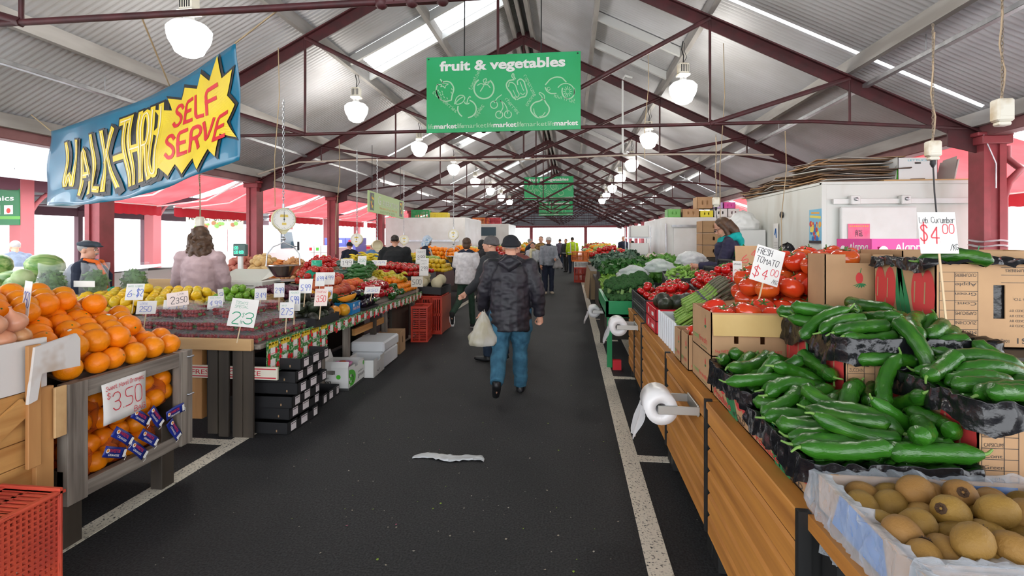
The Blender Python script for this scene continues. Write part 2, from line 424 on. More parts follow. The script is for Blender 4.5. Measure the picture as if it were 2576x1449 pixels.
# ---- trusses
def truss(i, y, zt):
    m = None; r = thing('roof_truss', (ORD[i] if i < 16 else 'far') + ' dark red steel roof truss counting from the viewer, spanning both rows of posts', 'roof truss', 'roof trusses', (XM, y, ZE))
    def part(nm): return MB(), nm
    T = Matrix.Translation((-XM, -y, -ZE))
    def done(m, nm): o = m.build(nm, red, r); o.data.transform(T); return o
    for sd in (-1, 1):
        m = MB(); p, q = roofp(.0, y, sd, -.19), roofp(1.0, y, sd, -.19)
        m.bar(p, q, .11, .02, up=V((0, 0, 1))); m.bar(p + V((0, 0, -.08)), q + V((0, 0, -.08)), .016, .17)
        e = roofp(1., y, sd, -.2); m.prism([(0, .16), (0, -.12), (.45, 0), (.45, .2)], -.012, .012, 0, Matrix(((-1 if sd > 0 else 1, 0, 0, e.x), (0, 0, 1, y), (0, 1, 0, e.z - .1), (0, 0, 0, 1))))
        if sd < 0: m.prism([(-.3, -.17), (.3, -.17), (.12, .1), (-.12, .1)], -.012, .012, 0, Matrix(((1, 0, 0, XM), (0, 0, 1, y), (0, 1, 0, ZA - .2), (0, 0, 0, 1))))
        done(m, 'rafter')
    m = MB(); n = 6
    m.tube([(XL + (XR - XL) * k / n, y, zt + .02 if 0 < k < n else min(zt - .02, ZE - .1)) for k in range(n + 1)], .024, 8)
    m.box(XM - .2, XM + .2, y - .02, y + .02, zt - .005, zt + .035); 
    for x in (-.2, 0, .2): m.ell((XM + x, y, zt + .015), (.045, .04, .045), 8, 6)
    done(m, 'tie_rod')
    m = MB(); m.tube([(XM, y, zt), (XM, y, ZA - .2)], .02, 6); done(m, 'king_rod')
    for sd in (-1, 1):
        h, q = roofp(.46, y, sd, -.2), roofp(.74, y, sd, -.2)
        for nm, a, b, rr in (('rod', (h.x, y, zt), h, .018), ('strut', (XM + sd * .1, y, zt + .03), h, .034), ('strut', (h.x, y, zt + .02), q, .034), ('rod', (q.x, y, zt), q, .016)):
            m = MB(); m.tube([a, b], rr, 6); done(m, nm)
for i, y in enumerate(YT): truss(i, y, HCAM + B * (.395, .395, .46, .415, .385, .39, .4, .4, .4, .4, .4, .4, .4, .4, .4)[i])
# ---- posts and eave beams
def post(x, y, lab, zt=ZE - .2):
    r = thing('steel_post', lab, 'post', 'red posts of the shed', (x, y, 0))
    m = MB(); w = .125
    pr = [(-w, -w), (-.05, -w), (-.05, -w + .03), (.05, -w + .03), (.05, -w), (w, -w), (w, w), (.05, w), (.05, w - .03), (-.05, w - .03), (-.05, w), (-w, w)]
    m.prism(pr, 0, zt); m.build('shaft', redpost, r)
    m = MB(); m.box(-.17, .17, -.17, .17, zt - .1, zt, 0, .01); m.box(-.2, .2, -.14, .14, zt, zt + .05, 0, .01); m.build('cap', redpost, r)
    m = MB(); m.box(-.19, .19, -.19, .19, 0, .02); m.build('base_plate', redpost, r)
    return r
posts = []
for i, y in enumerate(YT[1:]):
    posts.append(post(XL, y, 'red steel post of the left row, %s from the viewer' % ORD[i]))
    if i != 12: posts.append(post(XR, y, 'red steel post of the right row, %s from the viewer' % ORD[i]))
r = posts[1]; m = MB(); m.tube([(.3, .1, 2.75), (.3, .1, 2.6), (.42, .05, 2.45), (.22, -.02, 2.28), (.17, -.02, 2.1), (.17, -.02, .1)], .045, 10); m.build('downpipe', redpost, r)
m = MB()
for z in (1.32, 1.5, 1.56): m.tube([(.17 * math.cos(t) + .02, .17 * math.sin(t), z + .01 * math.sin(3 * t)) for t in [PI / 10 * k for k in range(20)]], .03, 6, closed=True, flat=.4)
m.build('plastic_wrap', film('wrap_film', (.8, .8, .82), .35, .2, .6), r); m = MB(); m.tube([(-.15, -.15, 2.85), (-.02, -.16, 2.5), (-.02, -.16, 2.2)], .008, 6); m.build('conduit', galv, r)
for x in (XL, XR):
    m = MB(); m.box(x - .1, x + .1, Y0, YEND, ZE - .2, ZE + .0, 0, .01); m.box(x - .14, x + .14, Y0, YEND, ZE - .02, ZE + .02, 0, .005)
    struct(m.build('trim_eave', pm('eave_beam_paint', (.16, .06, .065), .5, col2=(.24, .1, .1), scale=3)))
# ---- galvanised batten rails with tubes
for i, (sd, s) in enumerate(((-1, .8), (1, .77))):
    r = thing('light_rail', 'long galvanised lighting rail with tubes under the %s roof slope' % ('left', 'right')[i], 'light rail', None, roofp(s, 0, sd, -.22))
    m = MB(); m.box(-.035, .035, Y0, YEND - 1, -.02, .03, 0, .004); m.build('rail', galv, r)
    for k in range(7):
        y = 15.2 + k * 3.8; m = MB(); m.tube([(0, y, -.04), (0, y + 1.5, -.04)], .016, 8); m.build('tube', pm('fluorescent', (1, 1, 1), .3, emit=(1, .98, .95), estr=3), r)
    for k in range(12): m = MB(); m.tube([(0, 2 + k * 3.8, .02), (0, 2 + k * 3.8, .22)], .006, 5); m.build('hanger', galv, r)
# ---- gable wall at the far end
m = MB(); P = .2; n = 130
def gz(x): return roofz(min(max(x, XL), XR)) + .05
xs = [XL + (XR - XL) * i / n for i in range(n + 1)]
vs = []
for i, x in enumerate(xs): d = (.025 if i % 2 else 0); vs += [(x, YEND - d, 2.95), (x, YEND - d, gz(x))]
m.add(vs, [(2 * i, 2 * i + 1, 2 * i + 3, 2 * i + 2) for i in range(n)])
struct(m.build('wall_far', pm('gable_cladding', (.34, .38, .42), .6, .1)))
m = MB(); m.box(XL, XR, YEND - .12, YEND - .02, 2.78, 3.0)
for x in (-6.4, -3.9, -1.3, 1.3, 4.0): m.box(x - .06, x + .06, YEND - .1, YEND - .03, 2.9, gz(x) - .1, 1)
struct(m.build('trim_gable', [redpost, pm('gable_stud', (.3, .33, .37), .5)]))
for x, nm in ((aty(1337, 600, YEND - .1).x, 'left'), (aty(1473, 600, YEND - .1).x, 'right'), (aty(1240, 600, YEND - .1).x, 'far left'), (aty(1610, 600, YEND - .1).x, 'far right')):
    m = MB(); m.box(-.16, .16, -.15, .15, 0, 2.8, 0, .01); o = m.build('gable_post', redpost, None, (x, YEND - .3, 0)); tag(o, 'red gable post at the far end of the aisle, %s one of the four' % nm, 'post', 'gable posts')
# ================================================================ lamps and signs under the roof
glow = pm('lamp_glass', (1, 1, 1), .3, emit=(1, .97, .9), estr=12)
ivory = pm('ivory_enamel', (.72, .68, .58), .45, col2=(.5, .4, .26), scale=7, lo=.55, hi=.75)
def lamp_proto():
    r = thing('bay_lamp', '', 'lamp')
    m = MB(); m.lathe([(0, -.62), (.075, -.615), (.13, -.58), (.15, -.53), (.185, -.47), (.2, -.42), (.205, -.38), (.205, -.35), (.16, -.3), (.09, -.275), (0, -.27)], 22); m.build('lamp_shade', glow, r)
    m = MB(); m.lathe([(.05, -.29), (.06, -.25), (.04, -.2), (.04, -.16)], 12); m.build('collar', galv, r)
    m = MB(); m.prism([(-.085, -.07), (.085, -.07), (.085, .07), (-.085, .07)], -.19, -.165); m.box(-.075, .075, -.06, .06, -.165, 0, 0, .01)
    for k in range(5): m.box(-.06 + k * .026, -.048 + k * .026, -.064, -.058, -.14, -.03, 1)
    m.build('ballast_box', [ivory, black], r)
    m = MB(); m.tube([(0, 0, 0), (.01, 0, .12), (-.02, .01, .22), (0, 0, .34)], .008, 6); m.tube([(0, 0, .0), (.06, 0, .1), (.03, .02, .2), (.02, 0, .32)], .004, 5); m.build('hanger', black, r)
    return r
lp = lamp_proto(); used = False
LN = [('left', -3.86, 4.72, 3.66)] + [('left', -3.86, 8.74 + 3.8 * k, 3.92) for k in range(7)] + [('right', 1.66, 4.15, 3.74), ('right', 1.7, 7.98, 3.87), ('right', 1.76, 11.8, 3.87), ('right', 1.82, 15.6, 3.85)] + [('right', 1.84, 19.4 + 3.8 * k, 3.9) for k in range(4)]
cnt = {'left': 0, 'right': 0}
for sd, x, y, z in LN:
    o = copy_tree(lp) if used else lp; used = True
    o.location = (x, y, z + .4 - .0); o.rotation_euler = (0, 0, RNG.uniform(-.4, .4))
    o['label'] = 'glowing white bay lamp of the %s row under the roof, %s from the viewer' % (sd, ORD[cnt[sd]]); o['group'] = 'bay lamps of the %s row' % sd; cnt[sd] += 1
    L_ = bpy.data.lights.new('lamp_light', 'POINT'); L_.energy = 20; L_.color = (1, .95, .86); L_.shadow_soft_size = .19; q = obj('lamp_light', L_, None, (x, y, z - .43))
# ---------------------------------------------------------------- fruit & vegetables signs
sgreen = pm('sign_green', (.018, .34, .105), .35, col2=(.03, .4, .15), scale=1.2)
swhite = pm('sign_white', (.74, .74, .71), .5); spale = pm('sign_pale_green', (.36, .6, .38), .5)
ARC = lambda cx, cy, rx, ry, a, b, n=14: [(cx + rx * math.cos(math.radians(a + (b - a) * i / n)), cy + ry * math.sin(math.radians(a + (b - a) * i / n))) for i in range(n + 1)]
def fv_sign(lab, a, b, zt, zb):
    """hanging board from point a (left) to b (right)"""
    W = (b - a).length; Hh = zt - zb
    r = thing('hanging_sign', lab, 'sign', 'fruit and vegetables signs', ((a.x + b.x) / 2, (a.y + b.y) / 2, zb))
    m = MB(); d = b - a; ux = d.normalized(); M = frame(V((-ux.x * W / 2, -ux.y * W / 2, 0)), ux, (0, 0, 1))
    m.box(0, W, 0, Hh, -.02, 0, 0, .003, M)
    q = lambda pts: [((x - 75) / 2375 * W, Hh - (y - 140 + (x - 75) / 2375 * 90) / 1165 * Hh) for x, y in pts]
    P = lambda pts, w=20, c=2: m.ribbon(q(pts), w / 2375 * W, M, c, .002)
    m.text('fruit & vegetables', M @ Matrix.Translation((q([(285, 372)])[0][0], Hh * .815, 0)), Hh * .175, 1, .035, .003, W * .815)
    x = .012 * W; seq = [('life', 0), ('market', 1), ('life', .5), ('market', 0), ('life', 0), ('market', 1), ('life', .5), ('market', 0), ('life', 0), ('market', 1)]
    tot = sum(len(w) * (.93 if w == 'life' else 1.32) if w == 'market' else 2.05 for w, _ in seq); u = W * .976 / tot
    for w, bd in seq:
        ww = (6 * 1.32 if w == 'market' else 2.05) * u
        m.text(w, M @ Matrix.Translation((x, Hh * .055, 0)), Hh * .088, 1 if bd == 1 else 2, .022 * bd, .003, ww * .97); x += ww
    # strawberry
    P([(345, 540), (300, 480)]); P(ARC(380, 640, 150, 150, 130, 215)); P([(330, 515), (400, 505), (460, 520), (505, 590), (510, 640), (480, 720), (470, 790)]); P([(250, 740), (300, 790), (370, 820), (450, 800)]); P([(235, 650), (240, 700), (270, 760)])
    P([(240, 560), (330, 550), (290, 600), (340, 570), (375, 625), (370, 570), (440, 545), (350, 540)], 12)
    for x0, y0 in ((260, 640), (285, 670), (320, 655), (330, 700), (300, 710), (350, 740), (400, 760), (475, 620), (465, 670)): P([(x0, y0), (x0 + 8, y0 + 16)], 12)
    # tomato
    P(ARC(980, 615, 155, 155, -50, 235, 24), 22); P([(990, 550), (960, 480), (1030, 455), (1000, 540)], 14); P([(880, 565), (930, 535), (990, 555), (960, 600), (925, 655)], 14); P([(1000, 555), (1040, 555), (1075, 600)], 14); P([(1010, 530), (1090, 490), (1040, 540)], 12)
    # apple
    P(ARC(715, 925, 145, 135, -70, 80, 14), 20); P(ARC(715, 925, 145, 135, 125, 195, 10), 20); P(ARC(715, 830, 35, 22, 20, 200, 8), 14); P([(715, 835), (725, 780), (760, 730), (770, 745)], 16); P([(520, 850), (545, 760), (600, 715), (660, 720), (690, 760), (650, 830), (580, 860), (520, 850), (600, 770), (650, 745)], 14)
    # cherries
    for x0, y0 in ((1135, 860), (1215, 1010), (1350, 1005)): P(ARC(x0, y0, 55, 55, -40, 290, 16), 14)
    P([(1140, 830), (1180, 760), (1250, 710)], 14); P([(1230, 985), (1280, 900), (1265, 830), (1235, 800)], 14); P([(1345, 985), (1335, 900), (1290, 830), (1235, 800)], 14)
    # capsicum
    P([(1440, 465), (1405, 430), (1420, 385), (1445, 395), (1440, 430), (1465, 465)], 16); P([(1440, 480), (1360, 490), (1320, 550), (1340, 620), (1390, 670), (1420, 740), (1470, 775)], 22); P([(1500, 775), (1560, 740), (1620, 740), (1650, 660), (1620, 590), (1600, 500), (1540, 460), (1490, 500), (1500, 550)], 18); P([(1360, 580), (1370, 520), (1420, 520), (1470, 560), (1490, 650), (1530, 700), (1500, 750), (1450, 740)], 14); P([(1430, 640), (1470, 730), (1500, 745)], 10); P([(1540, 680), (1580, 710), (1610, 680)], 12); P([(1540, 520), (1570, 600), (1590, 640)], 12)
    # onion
    P([(1880, 770), (1840, 800), (1750, 820), (1695, 890), (1700, 960), (1770, 1035), (1810, 1050)], 20); P([(1905, 780), (1930, 830), (1980, 890), (1980, 960), (1930, 1030), (1840, 1050)], 20); P([(1880, 770), (1860, 720), (1820, 690), (1835, 665), (1880, 690), (1910, 720), (1905, 780)], 13); P([(1745, 920), (1750, 980), (1790, 1030)], 12); P([(1915, 970), (1880, 1020), (1830, 1035)], 12)
    # kiwi fruit
    P([(1925, 550), (1990, 470), (2080, 435), (2170, 445), (2230, 510)], 18); P([(1920, 600), (1940, 650), (2000, 690), (2080, 685)], 18); P(ARC(1970, 615, 22, 24, 0, 300, 10), 9); P(ARC(2225, 655, 130, 120, -150, 20, 12), 14); P(ARC(2265, 650, 95, 115, -20, 200, 16), 18)
    for k in range(12): a = math.radians(k * 30); P([(2255 + 30 * math.cos(a), 655 + 35 * math.sin(a)), (2255 + 62 * math.cos(a), 655 + 75 * math.sin(a))], 9)
    for w, x0, y0, an in (('strawberries', 165, 690, -40), ('tomatoes', 790, 640, 65), ('apples', 860, 1060, 55), ('capsicums', 1590, 420, -65), ('onions', 1650, 880, 55), ('cherries', 1300, 780, -50), ('kiwi fruit', 2050, 740, -18)):
        p = q([(x0, y0)])[0]; m.pen(w, M @ Mx((p[0], p[1], 0), rz=math.radians(an)), Hh * .05, 2, .1, .002, jit=.3)
    for p in q([(110, 170), (2405, 85)]): m.disc(p[0], p[1], .012, M, 3, .003)
    m.build('board', [sgreen, swhite, spale, black], r)
    for k in (.25, .75): m = MB(); p = M @ V((W * k, Hh, 0)); m.tube([p + V((0, .02, -.05)), p + V((0, .05, 1.2))], .008, 6); m.build('hanger', black, r)
    return r
a, b = aty(1073, 145, 6.78), aty(1461, 128, 6.78)
fv_sign('large green fruit and vegetables sign hanging nearest the viewer', a, b, a.z, aty(1075, 335, 6.78).z)
a, b = aty(1319, 446, 21.9), aty(1443, 443, 21.9); fv_sign('second green fruit and vegetables sign, hanging far down the aisle', a, b, a.z, aty(1319, 503, 21.9).z)
a, b = aty(1356, 512, 31.5), aty(1441, 510, 31.5); fv_sign('third and farthest green fruit and vegetables sign, half hidden by the second', a, b, a.z + .1, aty(1356, 543, 31.5).z)
# ---------------------------------------------------------------- blue painted banner
def banner():
    R0, L0 = V((-2.29, 3.25, 0)), V((-5.5, 4.74, 0))
    top = lambda u: (L0 + (R0 - L0) * u) + V((0, 0, 2.73 + (2.93 - 2.73) * u - .16 * 4 * u * (1 - u) * .55))
    bot = lambda u: (L0 + (R0 - L0) * u) + V((.0, .0, 1.94 + (2.13 - 1.94) * u - .10 * 4 * u * (1 - u)))
    d = (R0 - L0).normalized(); nrm = V((d.y, -d.x, 0))
    def S(u, v, e=0.):
        p = bot(u).lerp(top(u), v)
        w = .02 * math.sin(9 * u + 5 * v) + .012 * math.sin(23 * u - 9 * v + 1) * (1.2 - v) + .03 * math.exp(-((u - .16 - .25 * (1 - v)) / .05) ** 2) * (1 - v)
        return p + nrm * (w + e)
    r = thing('painted_banner', 'blue painted banner reading walk-thru self serve, hung high above the left stall', 'banner', None, tuple(L0.lerp(R0, .5)) [:2] + (1.9,))
    T = Matrix.Translation(-r.location)
    m = MB(); m.grid(60, 20, lambda u, v: S(u, v), 0, True, None, .004); o = m.build('cloth', pm('banner_blue', (.002, .115, .21), .35, col2=(.006, .16, .27), scale=3, coat=.3), r); o.data.transform(T)
    t = MB(.06)
    def ST(w, x0, x1, y, h, th, c, e, sl=0.): t.pen(w, Matrix.Translation((x0, y, 0)), h, c, th, e, x1 - x0, 1.6, sl)
    # star burst: (u, v) outline read clockwise from its lower left
    star = [(.655, .13), (.70, .2), (.73, .10), (.765, .185), (.80, .06), (.845, .17), (.87, .04), (.905, .2), (.93, .10), (.94, .3), (.995, .2), (.96, .38), (.985, .5), (.955, .62), (.985, .8), (.945, .78), (.94, .985), (.905, .8), (.865, .93), (.845, .82), (.79, .9), (.775, .8), (.715, .88), (.735, .74), (.66, .82), (.70, .66), (.655, .58), (.70, .5), (.695, .3)]
    cx, cy = .82, .5
    def fan(pts, c, e):
        for (a0, b0), (a1, b1) in zip(pts, pts[1:] + pts[:1]):
            g = [(cx, cy), (a0, b0), (a1, b1)]; N = 6; idx = {}
            vs = []
            for i in range(N + 1):
                for j in range(N + 1 - i): k = N - i - j; idx[i, j] = len(vs); vs.append(tuple((g[0][q] * k + g[1][q] * i + g[2][q] * j) / N for q in (0, 1)) + (e,))
            fs = []
            for i in range(N):
                for j in range(N - i):
                    fs.append((idx[i, j], idx[i + 1, j], idx[i, j + 1]))
                    if i + j < N - 1: fs.append((idx[i + 1, j], idx[i + 1, j + 1], idx[i, j + 1]))
            t.add(vs, fs, c)
    grow = [(cx + (x - cx) * 1.07, cy + (y - cy) * 1.09) for x, y in star]
    fan([(min(.998, x), min(.995, max(.005, y))) for x, y in grow], 0, .007); fan(star, 1, .011)
    # lettering in (u * aspect, v) space
    k = 3.6
    def letters(w, xs, y0, h, passes):
        for ch, (x0, x1) in zip(w, xs):
            for c, th, e, dx, dy in passes: t.pen(ch, Matrix.Translation((x0 * k + dx, y0 + dy, 0)) @ Matrix.Diagonal((1 / 1, 1, 1, 1)), h, c, th, e, (x1 - x0) * k)
    n0 = len(t.v)
    ps = [(0, .2, .008, .05, -.02), (0, .19, .009, 0, 0), (1, .115, .012, 0, 0), (3, .022, .015, 0, 0)]
    letters('WALK', [(.13, .21), (.235, .30), (.325, .37), (.395, .455)], .15, .62, ps)
    t.pen('-', Matrix.Translation((.465 * k, .14, 0)), .62, 0, .17, .009, .05 * k); t.pen('-', Matrix.Translation((.465 * k, .14, 0)), .62, 1, .1, .012, .05 * k)
    letters('THRU', [(.505, .55), (.555, .60), (.61, .645), (.655, .69)], .16, .66, ps)
    rd = [(2, .17, .014, 0, 0)]
    letters('SELF', [(.755, .785), (.80, .825), (.84, .865), (.88, .925)], .55, .2, rd); letters('SERVE', [(.735, .765), (.78, .81), (.825, .86), (.87, .905), (.92, .955)], .26, .21, rd)
    for i in range(n0, len(t.v)): t.v[i] = V((t.v[i].x / k, t.v[i].y, t.v[i].z))
    t.v = [S(min(.999, max(.001, p.x)), p.y, p.z) - r.location for p in t.v]
    t.build('lettering', [black, pm('banner_yellow', (.8, .6, .03), .45, col2=(.7, .5, .03), scale=4), pm('banner_red', (.65, .02, .03), .45), pm('banner_cream', (.85, .75, .5), .5)], r)
    m = MB()
    for p, q in ((S(0, 1), V((-5.9, 4.9, 2.95))), (S(1, 1), V((-1.9, 3.12, 3.1))), (S(.72, 1), V((-2.9, 3.12, 3.08)))): m.tube([p - r.location, q - r.location], .006, 5)
    m.build('rope', pm('hemp_rope', (.4, .3, .18), .8), r)
banner()
# ---------------------------------------------------------------- smaller signs and hanging fittings
def hang_board(name, lab, cat, tl, tr, bl, br, zl, zr, mats, draw, th=.012, hang=None):
    def at(p, zc): xc = (p[0] - CX) * zc / FPX; return V((xc * CT - zc * ST, xc * ST + zc * CT, HCAM - (p[1] - HY) * zc / FPX))
    A, Bp, Cc = at(bl, zl), at(br, zr), at(tl, zl)
    W = (V((Bp.x, Bp.y, 0)) - V((A.x, A.y, 0))).length; H = Cc.z - A.z
    r = thing(name, lab, cat, None, A)
    M = frame((0, 0, 0), (Bp.x - A.x, Bp.y - A.y, Bp.z - A.z), (0, 0, 1))
    m = MB(); m.box(0, W, 0, H, -th, 0, 0, .002, M); draw(m, M, W, H); m.build('board', mats, r)
    if hang:
        for k in (.1, .9): m = MB(); p = M @ V((W * k, H, -th / 2)); m.tube([p, p + V((0, 0, hang))], .005, 5); m.build('hanger', black, r)
    return r
def gen(m, M, W, H):
    m.text('G', M @ Matrix.Translation((W * .24, H * .45, 0)), H * .62, 1, -.01, .002); m.text('ENERATION', M @ Matrix.Translation((W * .37, H * .45, 0)), H * .38, 1, -.01, .002, W * .43)
    m.pen('the best fruit and veg', M @ Matrix.Translation((W * .28, H * .25, 0)), H * .11, 2, .12, .002, W * .5); m.pen('sold here daily', M @ Matrix.Translation((W * .3, H * .08, 0)), H * .12, 3, .12, .002, W * .42)
    for x in (.04, .86):
        m.poly([(W * x, H * .1), (W * (x + .1), H * .1), (W * (x + .1), H * .92), (W * x, H * .92)], M, 4, .0015)
        for i in range(12): m.disc(W * (x + RNG.uniform(.02, .08)), H * RNG.uniform(.15, .85), H * .07, M, (5, 2, 3)[i % 3], .002 + i * .0002)
hang_board('hanging_sign', 'pale green hand-lettered sign hanging above the left stall before the red posts', 'sign', (924, 478), (1015, 506), (926, 532), (1015, 551), 8.0, 9.7,
           [pm('lime_board', (.5, .66, .3), .5), swhite, pm('sign_orange', (.8, .35, .05), .5), pm('sign_olive', (.2, .35, .08), .5), pm('dark_picture', (.12, .1, .12), .5), pm('sign_yellow', (.85, .65, .05), .5)], gen, .015, .75)
def mo(m, M, W, H):
    m.text('MARKET ORGANICS', M @ Matrix.Translation((W * .04, H * .47, 0)), H * .5, 1, .01, .002, W * .93)
    for i in range(26): m.disc(W * RNG.uniform(.05, .95), H * RNG.uniform(.08, .36), H * RNG.uniform(.06, .12), M, RNG.choice((2, 3, 4)), .001 + i * .0002)
hang_board('shop_sign', 'cream sign with tall dark letters under the roof of the next shed', 'sign', (468, 528), (612, 536), (468, 575), (612, 578), 14.5, 15.5, [pm('cream_board', (.7, .62, .4), .5), pm('ink_brown', (.06, .05, .06), .5), pm('pic_orange', (.75, .25, .04), .5), pm('pic_brown', (.35, .15, .08), .5), pm('pic_green', (.2, .4, .1), .5)], mo, .03, .5)
def ni(m, M, W, H):
    m.text('organics', M @ Matrix.Translation((W * .1, H * .68, 0)), H * .2, 1, .02, .002, W * .8)
    m.poly([(W * .45, H * .3), (W * .62, H * .3), (W * .62, H * .55), (W * .45, H * .55)], M, 1, .0015); m.poly([(W * .7, H * .3), (W * .88, H * .3), (W * .88, H * .55), (W * .7, H * .55)], M, 1, .0015)
    m.disc(W * .79, H * .4, H * .07, M, 2, .003); m.disc(W * .535, H * .42, H * .08, M, 3, .003)
    m.ribbon([(0, H * .05), (W * .5, H * .22), (W, H * .2)], H * .08, M, 3, .002)
hang_board('shop_sign', 'dark green sign with white letters hanging at the left edge of the next shed', 'sign', (-75, 478), (48, 484), (-75, 568), (48, 566), 12.2, 12.0, [pm('deep_green', (.01, .16, .05), .4), swhite, pm('sign_red', (.6, .03, .02), .4), pm('leaf_green', (.12, .4, .05), .4)], ni, .03, .5)
# dial scales that hang from the tie rods
def hang_scale(lab, p, R, yaw, pan=None, ztop=3.0, back=False, dirty=False):
    r = thing('hanging_scale', lab, 'scale', 'hanging dial scales', p, yaw)
    enam = pm('scale_enamel_worn', (.62, .58, .36), .4, col2=(.42, .28, .12), scale=12, lo=.52, hi=.7) if dirty else pm('scale_enamel', (.78, .72, .5), .4)
    m = MB(); Mf = Mx((0, 0, 0), rx=PI / 2)
    m.lathe([(0, -.05), (R * .8, -.05), (R, -.03), (R, .035), (R * .93, .045), (R * .9, .035)], 26, 0, Mf)
    m.prism([(-R * .55, -R * .75), (R * .55, -R * .75), (R * .12, -R * 1.3), (-R * .12, -R * 1.3)], -.035, .035, 0, Mf); m.build('case', enam, r)
    if not back:
        m = MB(); m.disc(0, 0, R * .91, Mf, 0, .037, 26)
        for k in range(40):
            a = k * PI / 20; l = .78 if k % 5 else .7; m.ribbon([(R * l * math.sin(a), R * l * math.cos(a)), (R * .86 * math.sin(a), R * .86 * math.cos(a))], R * .02, Mf, 1, .0375)
        m.poly([(-R * .35, R * .2), (R * .35, R * .2), (R * .3, R * .42), (-R * .3, R * .42)], Mf, 2, .0376); m.poly([(-R * .18, -R * .5), (R * .18, -R * .5), (R * .18, -R * .3), (-R * .18, -R * .3)], Mf, 2, .0376); m.build('dial', [pm('dial_white', (.85, .83, .76), .4), black, pm('dial_gold', (.75, .55, .1), .4)], r)
        m = MB(); m.ribbon([(0, -R * .2), (0, R * .62)], R * .04, Mf, 0, .04); m.disc(0, 0, R * .07, Mf, 0, .041); m.build('pointer', black, r)
    m = MB(); m.tube([(0, 0, R), (0, 0, R + .05)], .014, 8)
    z = R + .05; k = 0; L = ztop - p[2]
    while z < L:
        e = .022; pts = [(e * .5 * math.cos(t) * (k % 2), e * .5 * math.cos(t) * (1 - k % 2), z + e + e * math.sin(t)) for t in [PI * 2 * i / 8 for i in range(8)]]
        m.tube(pts, .004, 5, closed=True); z += e * 1.5; k += 1
    m.build('chain', galv, r)
    if pan:
        d, w = pan; m = MB()
        m.tube([(0, 0, -R * 1.3), (0, 0, -R * 1.3 - .09)], .01, 6); m.ell((0, 0, -R * 1.3 - .05), .025, 8, 6)
        t = -R * 1.3 - .09
        for s in (-1, 1): m.tube([(0, 0, t), (s * w * .6, 0, t - .05), (s * w * .95, 0, t - d * .5), (s * w, 0, t - d)], .008, 6)
        m.build('yoke', galv, r)
        m = MB(); m.lathe([(w * .02, -.13), (w * .45, -.125), (w * .6, -.1), (w, 0), (w * 1.03, .004), (w * .97, 0), (w * .57, -.09), (0, -.11)], 24, 0, Mx((0, 0, t - d))); m.build('pan', pm('pan_steel', (.5, .42, .4), .18, .95), r)
    return r
def zcp(u, v, zc): xc = (u - CX) * zc / FPX; return V((xc * CT - zc * ST, xc * ST + zc * CT, HCAM - (v - HY) * zc / FPX))
hang_scale('large worn cream dial scale with a steel pan, hanging over the left stall', zcp(713, 552, 5.6), .125, .75, (.26, .175), 3.1, dirty=True)
hang_scale('round cream dial scale facing the viewer, hanging behind the zucchini', zcp(898, 602, 8.6), .1, .15, None, 3.06)
hang_scale('cream dial scale turned away, hanging in front of a red post', zcp(949, 617, 9.4), .1, .6, None, 3.06, back=True)
hang_scale('small dial scale hanging beside the person in the black coat', zcp(1016, 603, 11.), .1, .5, None, 3.06)
hang_scale('dial scale with a dark pan hanging before the white cold room on the left', zcp(1141, 590, 10.5), .11, .05, (.22, .16), 3.1)
# power outlets on chains
def outlet(lab, p, ztop, w=.05, h=.13, cord=None):
    r = thing('hanging_outlet', lab, 'power outlet', 'hanging power outlets', p)
    m = MB(); m.box(-w, w, -w * .8, w * .8, -h, 0, 0, .012); m.box(-w * .75, w * .75, -w * .6, w * .6, -h - .03, -h, 0, .008); m.box(-w * .8, w * .8, -w * .85, -w * .8, -h * .8, -h * .3, 0, .004); m.build('housing', ivory, r)
    m = MB(); z = 0; k = 0
    while z < ztop - p[2]: e = .016; m.tube([(e * .5 * math.cos(t) * (k % 2), e * .5 * math.cos(t) * (1 - k % 2), z + e + e * math.sin(t)) for t in [PI / 4 * i for i in range(8)]], .003, 4, closed=True); z += e * 1.6; k += 1
    m.build('chain', pm('rusty_chain', (.3, .24, .18), .6, .5), r)
    m = MB(); m.tube([(.012 * math.sin(i), .012 * math.cos(i * 1.7), i * .1) for i in range(int((ztop - p[2]) / .1) + 1)], .006, 6); m.build('cord', pm('tan_cord', (.4, .3, .2), .6), r)
    if cord:
        m = MB(); m.lathe([(.02, -h - .03), (.022, -h - .06), (.008, -h - .09)], 10); m.tube([(0, 0, -h - .05), (.005, 0, -h - .15), (.012, .0, -h - cord * .6), (.03, 0, -h - cord)], .006, 6); m.build('plug', black, r)
outlet('power outlet with a black plug on a chain beside the right-hand red post', zcp(2347, 355, 4.2), 3.35, .05, .13, .5)
outlet('power outlet on a chain near the top right corner', zcp(2521, 250, 3.6), 3.4, .055, .16)
outlet('small power outlet hanging before the white boxes on the far right cold room', zcp(1801, 497, 8.4), 3.3, .055, .13, .3)
outlet('power outlet hanging before the cream organics sign', zcp(503, 545, 6.6), 3.2, .045, .13)
